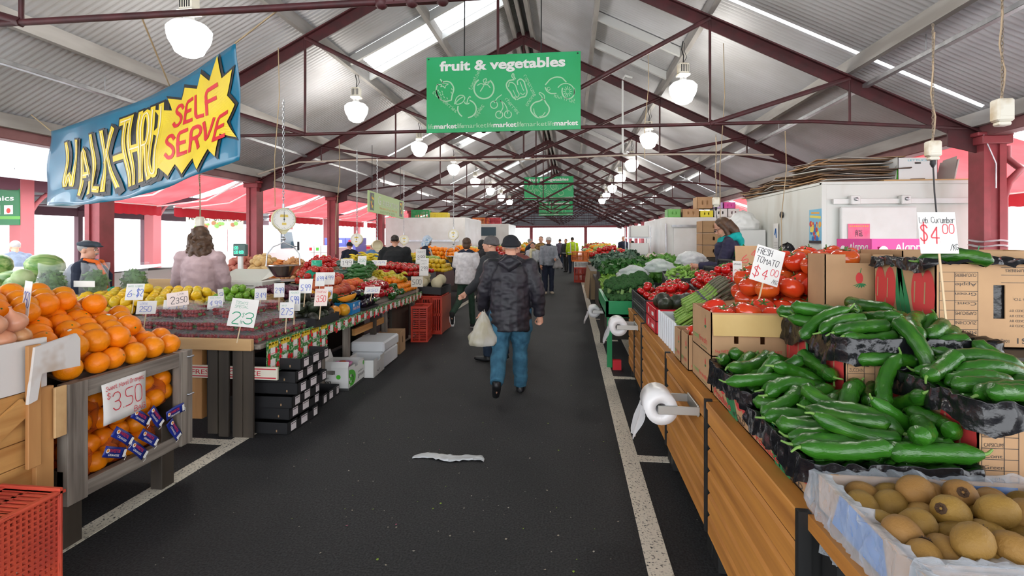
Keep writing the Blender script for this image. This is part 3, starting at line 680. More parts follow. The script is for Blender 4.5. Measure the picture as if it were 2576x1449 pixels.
# cables and pipes that run along the second truss
r = thing('cable_pipe', 'cream cable pipe strapped along the third truss', 'pipe', None, (XM, YT[2], HCAM + .46 * B))
m = MB(); pts = [(XL + .2 - XM, -.2, -.3), (XL + .5 - XM, -.1, -.18)] + [(x - XM, -.045, .03 * math.sin(x) - .03) for x in [XL + 1.1 + i * (XR - XL - 2.2) / 12 for i in range(13)]]
m.tube(pts, .018, 8); m.build('pipe', pm('cream_pipe', (.6, .5, .42), .5), r)
m = MB()
for i in range(10): m.tube([(XL + 1 - XM + i * 1.15 + .03 * math.cos(t), -.02, .03 * math.sin(t)) for t in [PI / 4 * k for k in range(8)]], .003, 4, closed=True)
m.build('strap', black, r)
r = thing('drop_pipe', 'white pipe dropping from the third rafter to the tie rod right of the big sign', 'pipe', None, aty(1566, 395, YT[2]))
zz = aty(1566, 195, YT[2]).z - r.location.z; m = MB(); m.tube([(.1, -.02, .06), (.03, -.02, .06), (0, -.03, .1), (0, -.03, zz - .05), (.05, -.03, zz + .03), (.2, -.03, zz - .02)], .022, 10); m.build('pipe', white, r)
for i, (u, y, v0, v1, xx) in enumerate(((1820, 7.6, 60, 560, 0), (1975, 7.2, 330, 640, 0), (1630, 9.0, 120, 400, 0), (700, 6.3, 120, 520, .0), (853, 7.5, 350, 640, 0))):
    a, b = aty(u, v0, y), aty(u - 8, v1, y); a.z = min(a.z, roofz(a.x) - .1); m = MB(); m.tube([a, a.lerp(b, .3) + V((.03, 0, 0)), a.lerp(b, .7) + V((-.02, 0, 0)), b], .006, 5)
    o = m.build('rope', pm('hemp_rope', (.4, .3, .18), .8)); tag(o, 'thin rope hanging from the roof, %s of the loose ropes from the right' % ORD[(1, 0, 2, 4, 3)[i]], 'rope', 'hanging ropes')
# ================================================================ produce: one of each kind, and the heaps
def fruit_mat(n, c, c2=None, v=None, r=.4, sc=6, bump=0, bs=60, var=.12, coat=0., lo=.4, hi=.65, st=(1, 1, 1)):
    return pm(n, c, r, col2=c2, scale=sc, bump=bump, bscale=bs, var=var, vcol=v, coat=coat, lo=lo, hi=hi, stretch=st)
stem_green = pm('stem_green', (.06, .16, .03), .6); stem_brown = pm('stem_brown', (.16, .09, .04), .8); stick_white = pm('sticker_white', (.85, .85, .82), .4)
def orange(R=.066, big=True):
    m = MB(); m.lathe([(0, -1), (.3, -.96), (.62, -.8), (.87, -.5), (.99, -.12), (.99, .15), (.88, .5), (.63, .79), (.3, .95), (.1, .975), (0, .96)], 20 if big else 10, 0, Mx((0, 0, 0), sc=(R, R, R * 1.02)))
    o = m.build('orange', fruit_mat('orange_peel', (.95, .28, .003), (.97, .35, .005), (.93, .23, .002), .38, 3, .25, 55))
    if big:
        m = MB(); m.lathe([(0, 1.0), (.07, 1.0), (.1, .975), (.06, .96)], 7, 0, Mx((0, 0, 0), sc=R)); m.build('stem_button', stem_green, o)
        m = MB()
        vs = []; n = 10
        for rr in (0, .17):
            for i in range(n): a = 2 * PI * i / n; d = V((1, rr * math.cos(a), rr * math.sin(a))).normalized(); vs.append(d * R * 1.006)
        m.add(vs, [tuple(range(n, 2 * n))]); m.build('sticker', stick_white, o)
    return o
def simple(name, prof, mat, n=12, R=1., sq=(1, 1, 1), lobes=0, lamp=0.):
    m = MB(); m.lathe(prof, n, 0, Mx((0, 0, 0), sc=(R * sq[0], R * sq[1], R * sq[2])), lobes=lobes, lamp=lamp)
    return m.build(name, mat)
BALL = [(0, -1), (.38, -.92), (.72, -.7), (.94, -.35), (1, 0), (.94, .35), (.72, .7), (.38, .92), (0, 1)]
LEM = [(0, -1.3), (.14, -1.22), (.35, -1.02), (.75, -.72), (.96, -.3), (1, 0), (.95, .35), (.72, .75), (.35, 1.03), (.16, 1.2), (0, 1.25)]
TOM = [(0, -.8), (.4, -.78), (.78, -.58), (.97, -.2), (1, .12), (.9, .45), (.62, .7), (.3, .74), (.1, .66), (0, .62)]
def tomato(R, mat, calyx=True, n=16, name='tomato'):
    o = simple(name, TOM, mat, n, R, (1, 1, 1), 5, .025)
    if calyx:
        m = MB()
        for k in range(5):
            a = k * 2 * PI / 5; c, s = math.cos(a), math.sin(a); q = V((-s, c, 0)) * .09 * R
            b, t = V((c * .05, s * .05, .68)) * R, V((c * .3, s * .3, .76)) * R; e = V((c * .55, s * .55, .84)) * R
            m.add([b - q * .6, b + q * .6, t + q, t - q, e], [(0, 1, 2, 3), (3, 2, 4)])
        m.tube([(0, 0, .62 * R), (.02 * R, 0, .9 * R), (.1 * R, 0, 1.0 * R)], .05 * R, 6); m.build('calyx', stem_green, o)
    return o
def cucumber(L=.25, R=.026, bend=.03, mat=None, stem=True, n=14, name='cucumber', k=14):
    m = MB(); pts = []; rs = []
    for i in range(k + 1):
        t = i / k; x = (t - .5) * L; pts.append((x, bend * math.sin(PI * t) - bend * .6, 0))
        e = min(1, math.sqrt(max(0, 1 - ((t - .08) / .08) ** 2)) if t < .08 else 1) * (1 if t < .84 else (1 - ((t - .84) / .16) ** 2 * .66))
        rs.append(max(.0015, R * e * (1 + .06 * math.sin(i * 2.3))))
    rs[0] = R * .2; m.tube(pts, rs, n, 0)
    o = m.build(name, mat)
    if stem:
        m = MB(); e = V(pts[-1]); m.tube([e - V((.004, 0, 0)), e + V((.012, 0, .003)), e + V((.03, .006, .012))], [.0055, .004, .003], 6); m.build('stem', pm('cucumber_stem', (.16, .3, .06), .5), o)
    return o
def bil(c, u, v): return (c[0] * (1 - u) + c[1] * u) * (1 - v) + (c[3] * (1 - u) + c[2] * u) * v
DOME = lambda p=.6: (lambda u, v: (max(0, math.sin(PI * min(1, max(0, u)))) * max(0, math.sin(PI * min(1, max(0, v))))) ** p)
WEDGE = lambda u, v: min(1, v * 1.15) * min(1, 6 * u + .3, 6 * (1 - u) + .3)
FLAT = lambda u, v: 1
def place(proto, name, label, cat, group, locs, first=True):
    """copies of a fruit and its parts; locs = list of (position, euler or quaternion, scale)"""
    out = []
    for i, (p, e, s) in enumerate(locs):
        o = copy_tree(proto); o.name = name
        o.location = p; o.scale = (s, s, s) if not isinstance(s, tuple) else s
        if len(e) == 4: o.rotation_mode = 'QUATERNION'; o.rotation_quaternion = e
        else: o.rotation_euler = e
        if label: tag(o, label, cat, group)
        out.append(o)
    return out
PROTOS = []
def proto(o): PROTOS.append(o); return o
def drop_protos():
    global PROTOS
    PROTOS = list(dict.fromkeys(PROTOS))
    for o in PROTOS:
        for c in list(o.children): bpy.data.objects.remove(c)
        bpy.data.objects.remove(o)
def heap(pr, name, label, cat, group, c, pitch, amp=0., shape=None, ori='rand', jit=.12, sc=(.94, 1.04), aspect=1., lay=.78, keep=1., cap=400, strip=None, sticker=.35, yaw=0., lift=.5):
    """hex layers heaped on the quad c = front-left, front-right, back-right, back-left"""
    c = [V(p) for p in c]; shape = shape or DOME()
    W = ((c[1] - c[0]).length + (c[2] - c[3]).length) / 2; D = ((c[3] - c[0]).length + (c[2] - c[1]).length) / 2
    px_, py_ = pitch * aspect, pitch * .88; locs = []; L = int(amp / (pitch * lay)) + 1
    base = math.atan2((c[1] - c[0]).y, (c[1] - c[0]).x)
    for l in range(L):
        nv = max(1, int(D / py_ + .3)); 
        for j in range(nv):
            nu = max(1, int(W / px_ + .2))
            for i in range(nu):
                u = (i + .5 + (.5 if (j + l) % 2 else 0) - .0) * px_ / W; v = (j + .5 + (.33 if l % 2 else 0)) * py_ / D
                u += RNG.uniform(-jit, jit) * px_ / W; v += RNG.uniform(-jit, jit) * py_ / D
                if not (0 <= u <= 1.001 and 0 <= v <= 1.001): continue
                h = amp * shape(u, v)
                if l * pitch * lay > h + .001 or (l + 2.2) * pitch * lay < h - pitch * .2: continue
                if RNG.random() > keep: continue
                p = bil(c, u, v) + V((0, 0, pitch * lift * (.98) + l * pitch * lay + RNG.uniform(0, .04) * pitch))
                e = {'rand': (RNG.uniform(0, 6.3), RNG.uniform(0, 6.3), RNG.uniform(0, 6.3)), 'up': (RNG.uniform(-.45, .45), RNG.uniform(-.45, .45), RNG.uniform(0, 6.3)), 'flat': (RNG.uniform(0, 6.3), RNG.uniform(-.12, .12), base + yaw + RNG.uniform(-.2, .2)), 'lie': (PI / 2 + RNG.uniform(-.5, .5), RNG.uniform(0, 6.3), RNG.uniform(0, 6.3))}[ori]
                locs.append((p, e, RNG.uniform(*sc)))
    RNG.shuffle(locs) if len(locs) > cap else None
    obs = place(pr, name, label, cat, group, locs[:cap])
    for o in obs:
        for ch in list(o.children):
            if ch.name.startswith('sticker') and RNG.random() > sticker: bpy.data.objects.remove(ch)
    return obs
def tray(name, label, cat, c, mat, h=.09, rim=.03, group=None, th=.006, z0=None, over=.015):
    """open tray whose inner floor is the quad c; solid sides down to h below (or to z0)"""
    c = [V(p) for p in c]; ctr = sum(c, V()) / 4
    out = [p + (V((p.x, p.y, 0)) - V((ctr.x, ctr.y, 0))).normalized() * over for p in c]
    r = thing(name, label, cat, group, (ctr.x, ctr.y, min(p.z for p in out) - h if z0 is None else z0))
    m = MB(); k = r.location
    lo = [V((p.x, p.y, p.z - h if z0 is None else z0)) - k for p in out]; up = [p + V((0, 0, rim)) - k for p in out]
    inn = [q + (V((ctr.x, ctr.y, 0)) - V((p.x, p.y, 0))).normalized() * th * 1.5 for p, q in zip(out, up)]; fl = [V((q.x, q.y, p.z - k.z)) for p, q in zip(out, inn)]
    vs = lo + up + inn + fl
    fs = [(3, 2, 1, 0), (12, 13, 14, 15)]
    for i in range(4): j = (i + 1) % 4; fs += [(i, j, 4 + j, 4 + i), (4 + i, 4 + j, 8 + j, 8 + i), (8 + i, 8 + j, 12 + j, 12 + i)]
    m.add(vs, fs); m.build('shell', mat, r)
    return r
# cards with prices
card = pm('price_card', (.78, .76, .72), .5, col2=(.7, .68, .66), scale=3); ink_b = pm('ink_blue', (.06, .12, .5), .5); ink_r = pm('ink_red', (.65, .03, .05), .5); ink_k = pm('ink_black', (.02, .02, .025), .5); ink_g = pm('ink_green', (.02, .3, .15), .5); wood_stick = pm('wood_stick', (.6, .45, .28), .7); pinkcard = pm('price_card_pink', (.8, .66, .6), .5)
INK = {'b': ink_b, 'r': ink_r, 'k': ink_k, 'g': ink_g}
def price_card(label, p, w, h, lines, rz=0., rx=-.15, ry=0., stick=.1, mat=None, cat='price card', stx=0.):
    """card whose bottom-centre is p, written lines = (text, ink, x0, y0, height, width or None) in card units"""
    r = thing('price_card', label, cat, 'price cards', p, 0)
    M = Mx((0, 0, 0), rz=rz) @ Mx((0, 0, 0), ry=ry) @ Mx((0, 0, 0), rx=PI / 2 + rx)
    m = MB(); m.box(-w / 2, w / 2, 0, h, -.002, 0, 0, .0006, M)
    mats = [mat or card] + list(INK.values()); ks = list(INK)
    for t, c, x0, y0, hh, ww in lines: m.pen(t, M @ Matrix.Translation((-w / 2 + x0 * w, y0 * h, 0)), hh * h, 1 + ks.index(c), .085, .001, ww * w if ww else None, 1.2, .08, jit=.25)
    m.build('card', mats, r)
    if stick: m = MB(); m.box(stx - .004, stx + .004, -stick, h * .6, -.007, -.003, 0, 0, M); m.build('stick', wood_stick, r)
    return r
def wood(n, c, c2, st=(1, .12, 1), sc=9): return pm(n, c, .6, col2=c2, scale=sc, stretch=st, lo=.35, hi=.7, detail=5, bump=.12, bscale=30)
pine = wood('pine_boards', (.58, .31, .1), (.38, .16, .04), (1, .08, 1), 18); pine_x = wood('pine_boards_x', (.6, .34, .12), (.46, .22, .07), (.12, 1, 1)); pine_z = wood('pine_posts', (.55, .28, .1), (.4, .18, .06), (1, 1, .12))
greyw = wood('weathered_boards', (.31, .27, .23), (.1, .08, .065), (1, .06, 1), 26); greyw_z = wood('weathered_posts', (.3, .26, .22), (.1, .08, .065), (1, 1, .06), 26); darkw = wood('dark_boards', (.035, .028, .022), (.065, .05, .036), (1, 1, .1), 7)
palew = wood('raw_timber', (.62, .4, .19), (.5, .3, .13), (.12, 1, 1)); carton = pm('carton_brown', (.48, .29, .15), .75, col2=(.42, .25, .13), scale=5); carton_in = pm('carton_inside', (.58, .4, .16), .75, col2=(.52, .35, .13), scale=5)
M_tom = fruit_mat('tomato_skin', (.64, .05, .01), (.68, .13, .016), (.56, .022, .007), .16, 2.5, coat=.25); M_tom2 = fruit_mat('tomato_red', (.5, .008, .008), (.45, .014, .007), None, .18, 3, coat=.25)
M_cuke = fruit_mat('cucumber_skin', (.014, .082, .006), (.06, .2, .014), (.022, .115, .007), .27, 5, .22, 30, coat=.06, lo=.45, hi=.8); M_cuke.node_tree.nodes['Mapping'].inputs['Scale'].default_value = (1.6, 6, 6)
# ================================================================ left stalls, from the near end on
# ---- weathered rack full of oranges
XF = -2.55
r = thing('orange_rack', 'weathered grey timber rack holding bagged oranges below and loose oranges on top', 'rack', None, (XF, 2.76, 0))
def rk(nm, x0, x1, y0, y1, z0, z1, mat=greyw, b=.003):
    m = MB(); m.box(x0 - XF, x1 - XF, y0 - 2.76, y1 - 2.76, z0, z1, 0, b); return m.build(nm, mat, r)
rk('top_rail', XF - .05, XF, 2.4, 3.06, .745, .835); rk('bottom_rail', XF - .05, XF, 2.38, 3.1, .22, .3)
for y0, y1 in ((2.28, 2.39), (3.03, 3.13)): rk('post', XF - .05, XF + .015, y0, y1, .22, .84, greyw_z)
for y0, y1 in ((2.28, 2.38), (2.9, 3.0)): rk('leg', XF - .09, XF - .01, y0, y1, 0, .4, darkw)
for y0, y1 in ((2.28, 2.34), (3.05, 3.1)): rk('leg', XF - .75, XF - .68, y0, y1, 0, .8, darkw)
rk('shelf', XF - .75, XF - .03, 2.3, 3.1, .235, .265); rk('back_board', XF - .76, XF - .74, 2.3, 3.1, .25, .8, darkw); rk('side_board', XF - .72, XF - .05, 3.07, 3.1, .3, .8, darkw)
m = MB()
for z in (.8, .55): m.tube([(.018, .32, z), (.03, .32, z), (.03, .36, z)], .006, 6)
m.build('bolt', galv, r)
m = MB(); m.add([(-.02, -.36, .80), (-.02, .35, .80), (-.75, .35, 1.0), (-.75, -.36, 1.0), (-.02, -.36, .78), (-.02, .35, .78), (-.75, .35, .98), (-.75, -.36, .98)], [(0, 1, 2, 3), (7, 6, 5, 4), (0, 4, 5, 1), (2, 6, 7, 3), (1, 5, 6, 2), (3, 7, 4, 0)]); m.build('top_board', greyw, r)
og = proto(orange())
heap(og, 'orange', 'loose orange in the mound on top of the weathered grey rack', 'orange', 'loose oranges on the rack', [(XF - .03, 2.32, .815), (XF - .03, 3.14, .815), (XF - .8, 3.12, 1.0), (XF - .8, 2.32, 1.0)], .128, .2, lambda u, v: min(1, .35 + v * 1.3) * min(1, (1.08 - u) * 2.6), jit=.13, sc=(.88, 1.06))
heap(og, 'orange', 'loose orange beside the onions at the back of the first stall', 'orange', 'oranges behind the onions', [(-3.38, 1.9, .98), (-3.38, 2.9, .98), (-3.85, 2.9, 1.08), (-3.85, 1.9, 1.08)], .128, .16, DOME(.4), jit=.08)
tray('plank_stand', 'rough plank stand under the oranges behind the onions', 'stand', [V((-3.37, 1.88, .975)), V((-3.37, 2.92, .975)), V((-3.88, 2.92, 1.07)), V((-3.88, 1.88, 1.07))], greyw, .5, .02, z0=0)
# net bags of oranges inside the rack
net = film('orange_net', (.75, .12, .02), .3, .5)
navy = pm('tag_navy', (.015, .03, .25), .3); tagred = pm('tag_red', (.6, .04, .05), .4)
tags = [((355, 1050), -.7), ((392, 1048), -.95), ((440, 1035), 0.1), ((438, 1080), -1.05), ((375, 1102), -.75), ((310, 1098), -.75), ((348, 1132), -.8), ((288, 1138), -.45)]
sm = proto(orange(.058, False)); k = 0
for by, bz in ((2.46, .27), (2.68, .27), (2.9, .27), (2.5, .5), (2.76, .48), (2.97, .5)):
    names = ['left end of the lower row', 'middle of the lower row', 'right end of the lower row', 'left end of the upper row', 'middle of the upper row', 'right end of the upper row']
    b = thing('orange_bag', 'net bag of oranges in the grey rack, ' + names[k], 'bag of oranges', 'net bags of oranges', (XF - .22, by, bz)); k += 1
    pts = []
    for l in range(2):
        for i in range(3):
            for j in range(2): pts.append(V((.11 - i * .11 - .03 * l + RNG.uniform(-.02, .02), -.055 + j * .11 + RNG.uniform(-.02, .02), .06 + l * .095 + RNG.uniform(0, .02))))
    for p in pts[:10]:
        o = copy_tree(sm, b); o.name = 'orange'; o.location = p; o.rotation_euler = (RNG.random() * 6, RNG.random() * 6, 0)
    m = MB(); m.lathe([(.05, .0), (.17, .02), (.19, .1), (.17, .19), (.08, .24), (.02, .27), (.03, .3)], 14, 0, Mx((-.02, 0, 0), sc=(.95, .68, .85)), fn=lambda a, z: 1 + .05 * math.sin(5 * a + 20 * z)); m.build('net', net, b)
for i, (p, an) in enumerate(tags):
    q = atx(p[0], p[1], XF + .012 + .004 * (i % 3)); t = thing('bag_tag', 'navy blue bag tag on the net bags, %s' % ('upper middle', 'upper middle right', 'topmost at the right end', 'lower right end', 'lower middle', 'middle left', 'lowest, upside down', 'lowest left')[i], 'tag', 'navy bag tags', q)
    M = Mx((0, 0, 0), rz=PI / 2) @ Mx((0, 0, 0), rx=PI / 2) @ Mx((0, 0, 0), rz=an)
    m = MB(); w, h = .15, .058; m.grid(8, 3, lambda u, v: ((u - .5) * w, (v - .5) * h, .006 * math.sin(u * 5 + i)), 0, True, M, .0012)
    m.text('SWEETIE', M @ Mx((-.045, .0, .006)), .022, 2, .02, .002, .075); m.text('ORANGES', M @ Mx((-.045, -.02, .006)), .016, 1, .01, .002, .075); m.disc(-.056, .004, .012, M, 1, .009); m.disc(-.056, .006, .007, M, 3, .0095); m.poly([(.052, -.02), (.07, -.02), (.07, .02), (.052, .02)], M, 1, .009)
    m.build('tag', [navy, stick_white, tagred, pm('tag_orange', (.8, .25, .02), .4)], t)
    m = MB(); m.tube([M @ V((.072, 0, .004)), M @ V((.085, -.015, .004)), M @ V((.08, -.035, .004))], .0015, 4); m.build('string', stick_white, t)
r = thing('price_sign', 'white card reading sweet navel oranges 3.50 bag on the front of the grey rack', 'price sign', None, atx(318, 1048, XF + .022))
M = Mx((0, 0, 0), rz=PI / 2) @ Mx((0, 0, 0), rx=PI / 2 - .03) @ Mx((0, 0, 0), rz=.03); w, h = .285, .225
m = MB(); m.grid(6, 6, lambda u, v: ((u - .5) * w, v * h, .006 * math.sin(u * 4 + v * 3)), 0, True, M, .0015); T = lambda x, y: M @ Matrix.Translation((-w / 2 + x * w, y * h, .008))
m.pen('Sweet Navel Oranges', T(.06, .82), h * .11, 1, .1, .001, w * .86, jit=.2); m.pen('$', T(.08, .62), h * .13, 1, .1); m.pen('3.50', T(.2, .28), h * .44, 1, .05, .001, w * .66); m.pen('BAG', T(.66, .06), h * .14, 1, .1, .001, w * .26)
m.build('card', [card, ink_r], r)
# ---- pine crate with onions and white board
r = thing('onion_stand', 'pine crate stand with a stained white front board, full of onions', 'stand', None, (XF, 1.9, 0))
def rk(nm, x0, x1, y0, y1, z0, z1, mat=pine, b=.003):
    m = MB(); m.box(x0 - XF, x1 - XF, y0 - 1.9, y1 - 1.9, z0, z1, 0, b); return m.build(nm, mat, r)
wb = pm('stained_white_board', (.66, .63, .6), .6, col2=(.45, .34, .25), scale=5, lo=.58, hi=.72)
rk('front_board', XF - .03, XF - .01, 1.35, 2.2, .86, 1.1, wb, .002)
for i in range(5): rk('slat', XF - .03, XF - .012, 1.35, 2.2, .29 + i * .114, .4 + i * .114)
rk('post', XF - .014, XF + .012, 2.13, 2.215, .2, .86, pine_z); rk('post', XF + .01, XF + .03, 2.08, 2.14, .5, 1.08, pine_z)
m = MB(); m.bar(V((.006, -.5, .36)), V((.006, .19, .8)), .018, .085, up=V((0, -.5, .9))); m.build('brace', pine, r)
m = MB(); m.prism([(0, 0), (.2, .03), (.22, .0), (.22, -.14), (.03, -.13), (.01, -.25), (-.03, -.26)], -.008, .008, 0, Matrix(((0, 0, 1, .035), (1, 0, 0, .2), (0, 1, 0, 1.07), (0, 0, 0, 1)))); m.build('broken_board', wb, r)
rk('side_slat', XF + .02, XF + .034, 2.2, 2.26, .6, .85, palew)
rk('back_board', XF - .8, XF - .78, 1.35, 2.2, .2, 1.1); rk('side_board', XF - .78, XF - .03, 2.18, 2.2, .2, 1.06); rk('inner_floor', XF - .78, XF - .03, 1.35, 2.18, .96, .98)
for y in (1.4, 2.15): rk('leg', XF - .75, XF - .68, y, y + .06, 0, .8, darkw)
rk('leg', XF - .09, XF - .02, 2.12, 2.19, 0, .25, darkw)
ONI = [(0, -.86), (.2, -.85), (.55, -.72), (.88, -.38), (1, 0), (.9, .4), (.6, .72), (.3, .95), (.14, 1.2), (.1, 1.45), (.14, 1.6), (0, 1.55)]
M_on = fruit_mat('onion_skin', (.62, .28, .11), (.74, .42, .2), (.58, .25, .17), .3, 3, var=.1, st=(6, 6, 1)); on = proto(simple('onion', ONI, M_on, 14, .052))
heap(on, 'onion', 'brown onion in the pine crate behind the stained white board', 'onion', 'brown onions in the pine crate', [(XF - .04, 1.38, .98), (XF - .04, 2.17, .98), (XF - .75, 2.17, 1.0), (XF - .75, 1.38, 1.0)], .098, .28, lambda u, v: min(1, .55 + v) * min(1, (1.3 - u) * 2.5), 'up', jit=.1)
r = price_card('white price card standing edge-on between the onions and the oranges', atx(60, 800, -2.95) + V((0, 0, .0)), .15, .2, [('250', 'b', .1, .3, .4, .8)], rz=-.5, rx=-.1, stick=.1)
# ---- red plastic crate on its side, bottom left
def crate(name, lab, loc, dx, dy, dz, mat, rz=0., mesh_face='x', group=None, cell=.03):
    """plastic lug: dx, dy, dz outer size; mesh_face 'x' puts the lattice floor on the +x side (crate stood on its side)"""
    r = thing(name, lab, 'crate', group, loc, rz); m = MB(); t = .012
    A = {'x': lambda a, b, c: (c, a, b), 'z': lambda a, b, c: (a, b, c)}[mesh_face]
    La, Lb, D = (dy, dz, dx) if mesh_face == 'x' else (dx, dy, dz)
    def bx(a0, a1, b0, b1, c0, c1, bv=.002): p, q = V(A(a0, b0, c0)), V(A(a1, b1, c1)); m.box(p.x, q.x, p.y, q.y, p.z, q.z, 0, bv)
    # lattice floor (at c = D)
    c0, c1 = (D - .02, D - .008) if mesh_face == 'x' else (0, .01)
    n = int(La / cell); k = int(Lb / cell)
    for i in range(1, n): x = -La / 2 + La * i / n; bx(x - .0045, x + .0045, -Lb / 2, Lb / 2, c0, c1, 0)
    for j in range(1, k): y = -Lb / 2 + Lb * j / k; bx(-La / 2, La / 2, y - .0045, y + .0045, c0 + .001, c1 + .001, 0)
    m.build('lattice', mat, r); m = MB()
    for s in (-1, 1):
        bx(-La / 2, La / 2, s * Lb / 2 - .009, s * Lb / 2 + .009, c0 - .01, c1 + .01, .006); bx(s * La / 2 - .009, s * La / 2 + .009, -Lb / 2, Lb / 2, c0 - .01, c1 + .01, .006)
        o0, o1 = (0, .03) if mesh_face == 'x' else (D - .03, D)
        bx(-La / 2 - .012, La / 2 + .012, s * Lb / 2 - .012, s * Lb / 2 + .012, o0, o1, .006); bx(s * La / 2 - .012, s * La / 2 + .012, -Lb / 2 - .012, Lb / 2 + .012, o0, o1, .006)
    m.build('rim', mat, r)
    for axis in (0, 1):
        for s in (-1, 1):
            m = MB(); Ls, Lo = (La, Lb) if axis == 0 else (Lb, La)
            def sb(a0, a1, c0, c1):
                if axis == 0: bx(a0, a1, s * Lo / 2 - t / 2, s * Lo / 2 + t / 2, c0, c1, 0)
                else: bx(s * Lo / 2 - t / 2, s * Lo / 2 + t / 2, a0, a1, c0, c1, 0)
            sb(-Ls / 2, Ls / 2, 0, D * .1); sb(-Ls / 2, Ls / 2, D * .9, D); sb(-Ls / 2, Ls / 2, D * .47, D * .54)
            for q in (-.5, -.17, .17, .5): sb(Ls * q - .02, Ls * q + .02, 0, D)
            ns = int(Ls / .028)
            for i in range(ns): x = -Ls / 2 + Ls * (i + .5) / ns; sb(x - .006, x + .006, D * .1, D * .9)
            m.build('side', mat, r)
    return r
redpl = pm('red_plastic', (.62, .05, .02), .35, col2=(.5, .035, .018), scale=4)
crate('plastic_crate', 'red plastic crate stood on its side at the bottom left corner', (-2.5, 1.64, .24), .3, .62, .48, pm('faded_red_plastic', (.6, .085, .04), .45, col2=(.42, .05, .035), scale=3), mesh_face='x', cell=.022)
# ---- strawberry table
r = thing('fruit_table', 'long plank table carrying strawberries, grapes, peaches and capsicums', 'table', None, (-2.45, 5.8, 0))
def rk(nm, x0, x1, y0, y1, z0, z1, mat=darkw, b=.003):
    m = MB(); m.box(x0 + 2.45, x1 + 2.45, y0 - 5.8, y1 - 5.8, z0, z1, 0, b); return m.build(nm, mat, r)
rk('table_top', -5.6, -2.46, 3.76, 4.95, .70, .735, greyw); rk('table_top', -3.6, -2.46, 4.95, 7.95, .70, .735, greyw)
rk('edge_board', -3.6, -2.5, 3.70, 3.74, .70, .79, palew)
for x in (-2.9, -2.805, -2.685, -2.595): rk('panel_board', x, x + .085, 3.74, 3.765, .0 if x > -2.85 else .02, .7)
m = MB(); m.prism([(0, .7), (.07, .7), (.02, .42)], 0, .02, 0, Matrix(((1, 0, 0, -.34), (0, 0, -1, -2.035), (0, 1, 0, 0), (0, 0, 0, 1)))); m.build('splinter', darkw, r)
rk('post', -3.1, -2.98, 3.78, 3.84, .12, .7, pine_z)
for y in (4.95, 5.55, 6.35, 6.75): rk('leg', -2.62, -2.55, y, y + .06, 0, .7, (darkw, greyw_z, pine_z, greyw_z)[int(y * 2) % 4])
for y in (5.2, 6.9, 7.6): rk('leg', -3.8, -3.72, y, y + .07, 0, .7)
rk('panel_board', -2.6, -2.56, 7.0, 7.75, .02, .7); rk('back_panel', -3.4, -3.36, 4.6, 7.9, .02, .68); rk('cross_rail', -2.62, -2.58, 5.8, 6.8, .42, .5, pine)
# strip of strawberry-print cartons hung along the front edge
leafp = pm('print_leaves', (.03, .2, .03), .5, col2=(.55, .6, .5), scale=45, lo=.5, hi=.62); berry = pm('print_berry', (.7, .02, .03), .4)
r = thing('print_strip', 'strip of strawberry-print cardboard with white labels along the fruit table edge', 'edging', None, (-2.43, 5.8, .7))
m = MB()
M0 = Matrix(((0, 0, 1, 0), (1, 0, 0, 0), (0, 1, 0, 0), (0, 0, 0, 1)))
y = -2.0; row = 0
while y < 2.1:
    w = .165; n = 3 if y < -1.1 else 2
    zb = -.13 if y < -1.1 else -.075; dz = .02 * math.sin(y * 3)
    if y < -1.1: m.box(-.004, .0, y, y + w, zb - .09, .055, 0)
    else: m.add([(.0, y, zb + dz), (.0, y + w, zb + dz + .01), (.0, y + w, .03), (.0, y, .03), (-.004, y, zb + dz), (-.004, y + w, zb + dz + .01), (-.004, y + w, .03), (-.004, y, .03)], [(0, 1, 2, 3), (7, 6, 5, 4), (0, 4, 5, 1), (2, 6, 7, 3), (1, 5, 6, 2), (3, 7, 4, 0)])
    for q in ((-.14, -.03) if y < -1.1 else (-.035,)):
        m.poly([(y + .05, q - .035), (y + .115, q - .035), (y + .115, q + .04), (y + .05, q + .04)], M0, 2, .0015)
        m.poly([(y + .055, q - .03), (y + .11, q - .03), (y + .11, q - .02), (y + .055, q - .02)], M0, 3, .002)
        for b in range(3): m.disc(y + RNG.choice((.02, .03, .13, .15)), q + RNG.uniform(-.04, .04), .02, M0, 1, .001 + .0002 * b, 8, .024)
        for b in range(2): m.disc(y + RNG.uniform(.0, .16), q + RNG.uniform(-.05, .05), .008, M0, 2, .0013, 6)
    if y < -1.1: m.pen('mmm', M0 @ Matrix.Translation((y + .03, -.0, .0)), .05, 4, .25, .003, .12)
    y += w + .005
m.build('cardboard', [leafp, berry, stick_white, pm('label_pink', (.8, .35, .35), .5), pm('print_yellow', (.85, .6, .03), .5)], r)
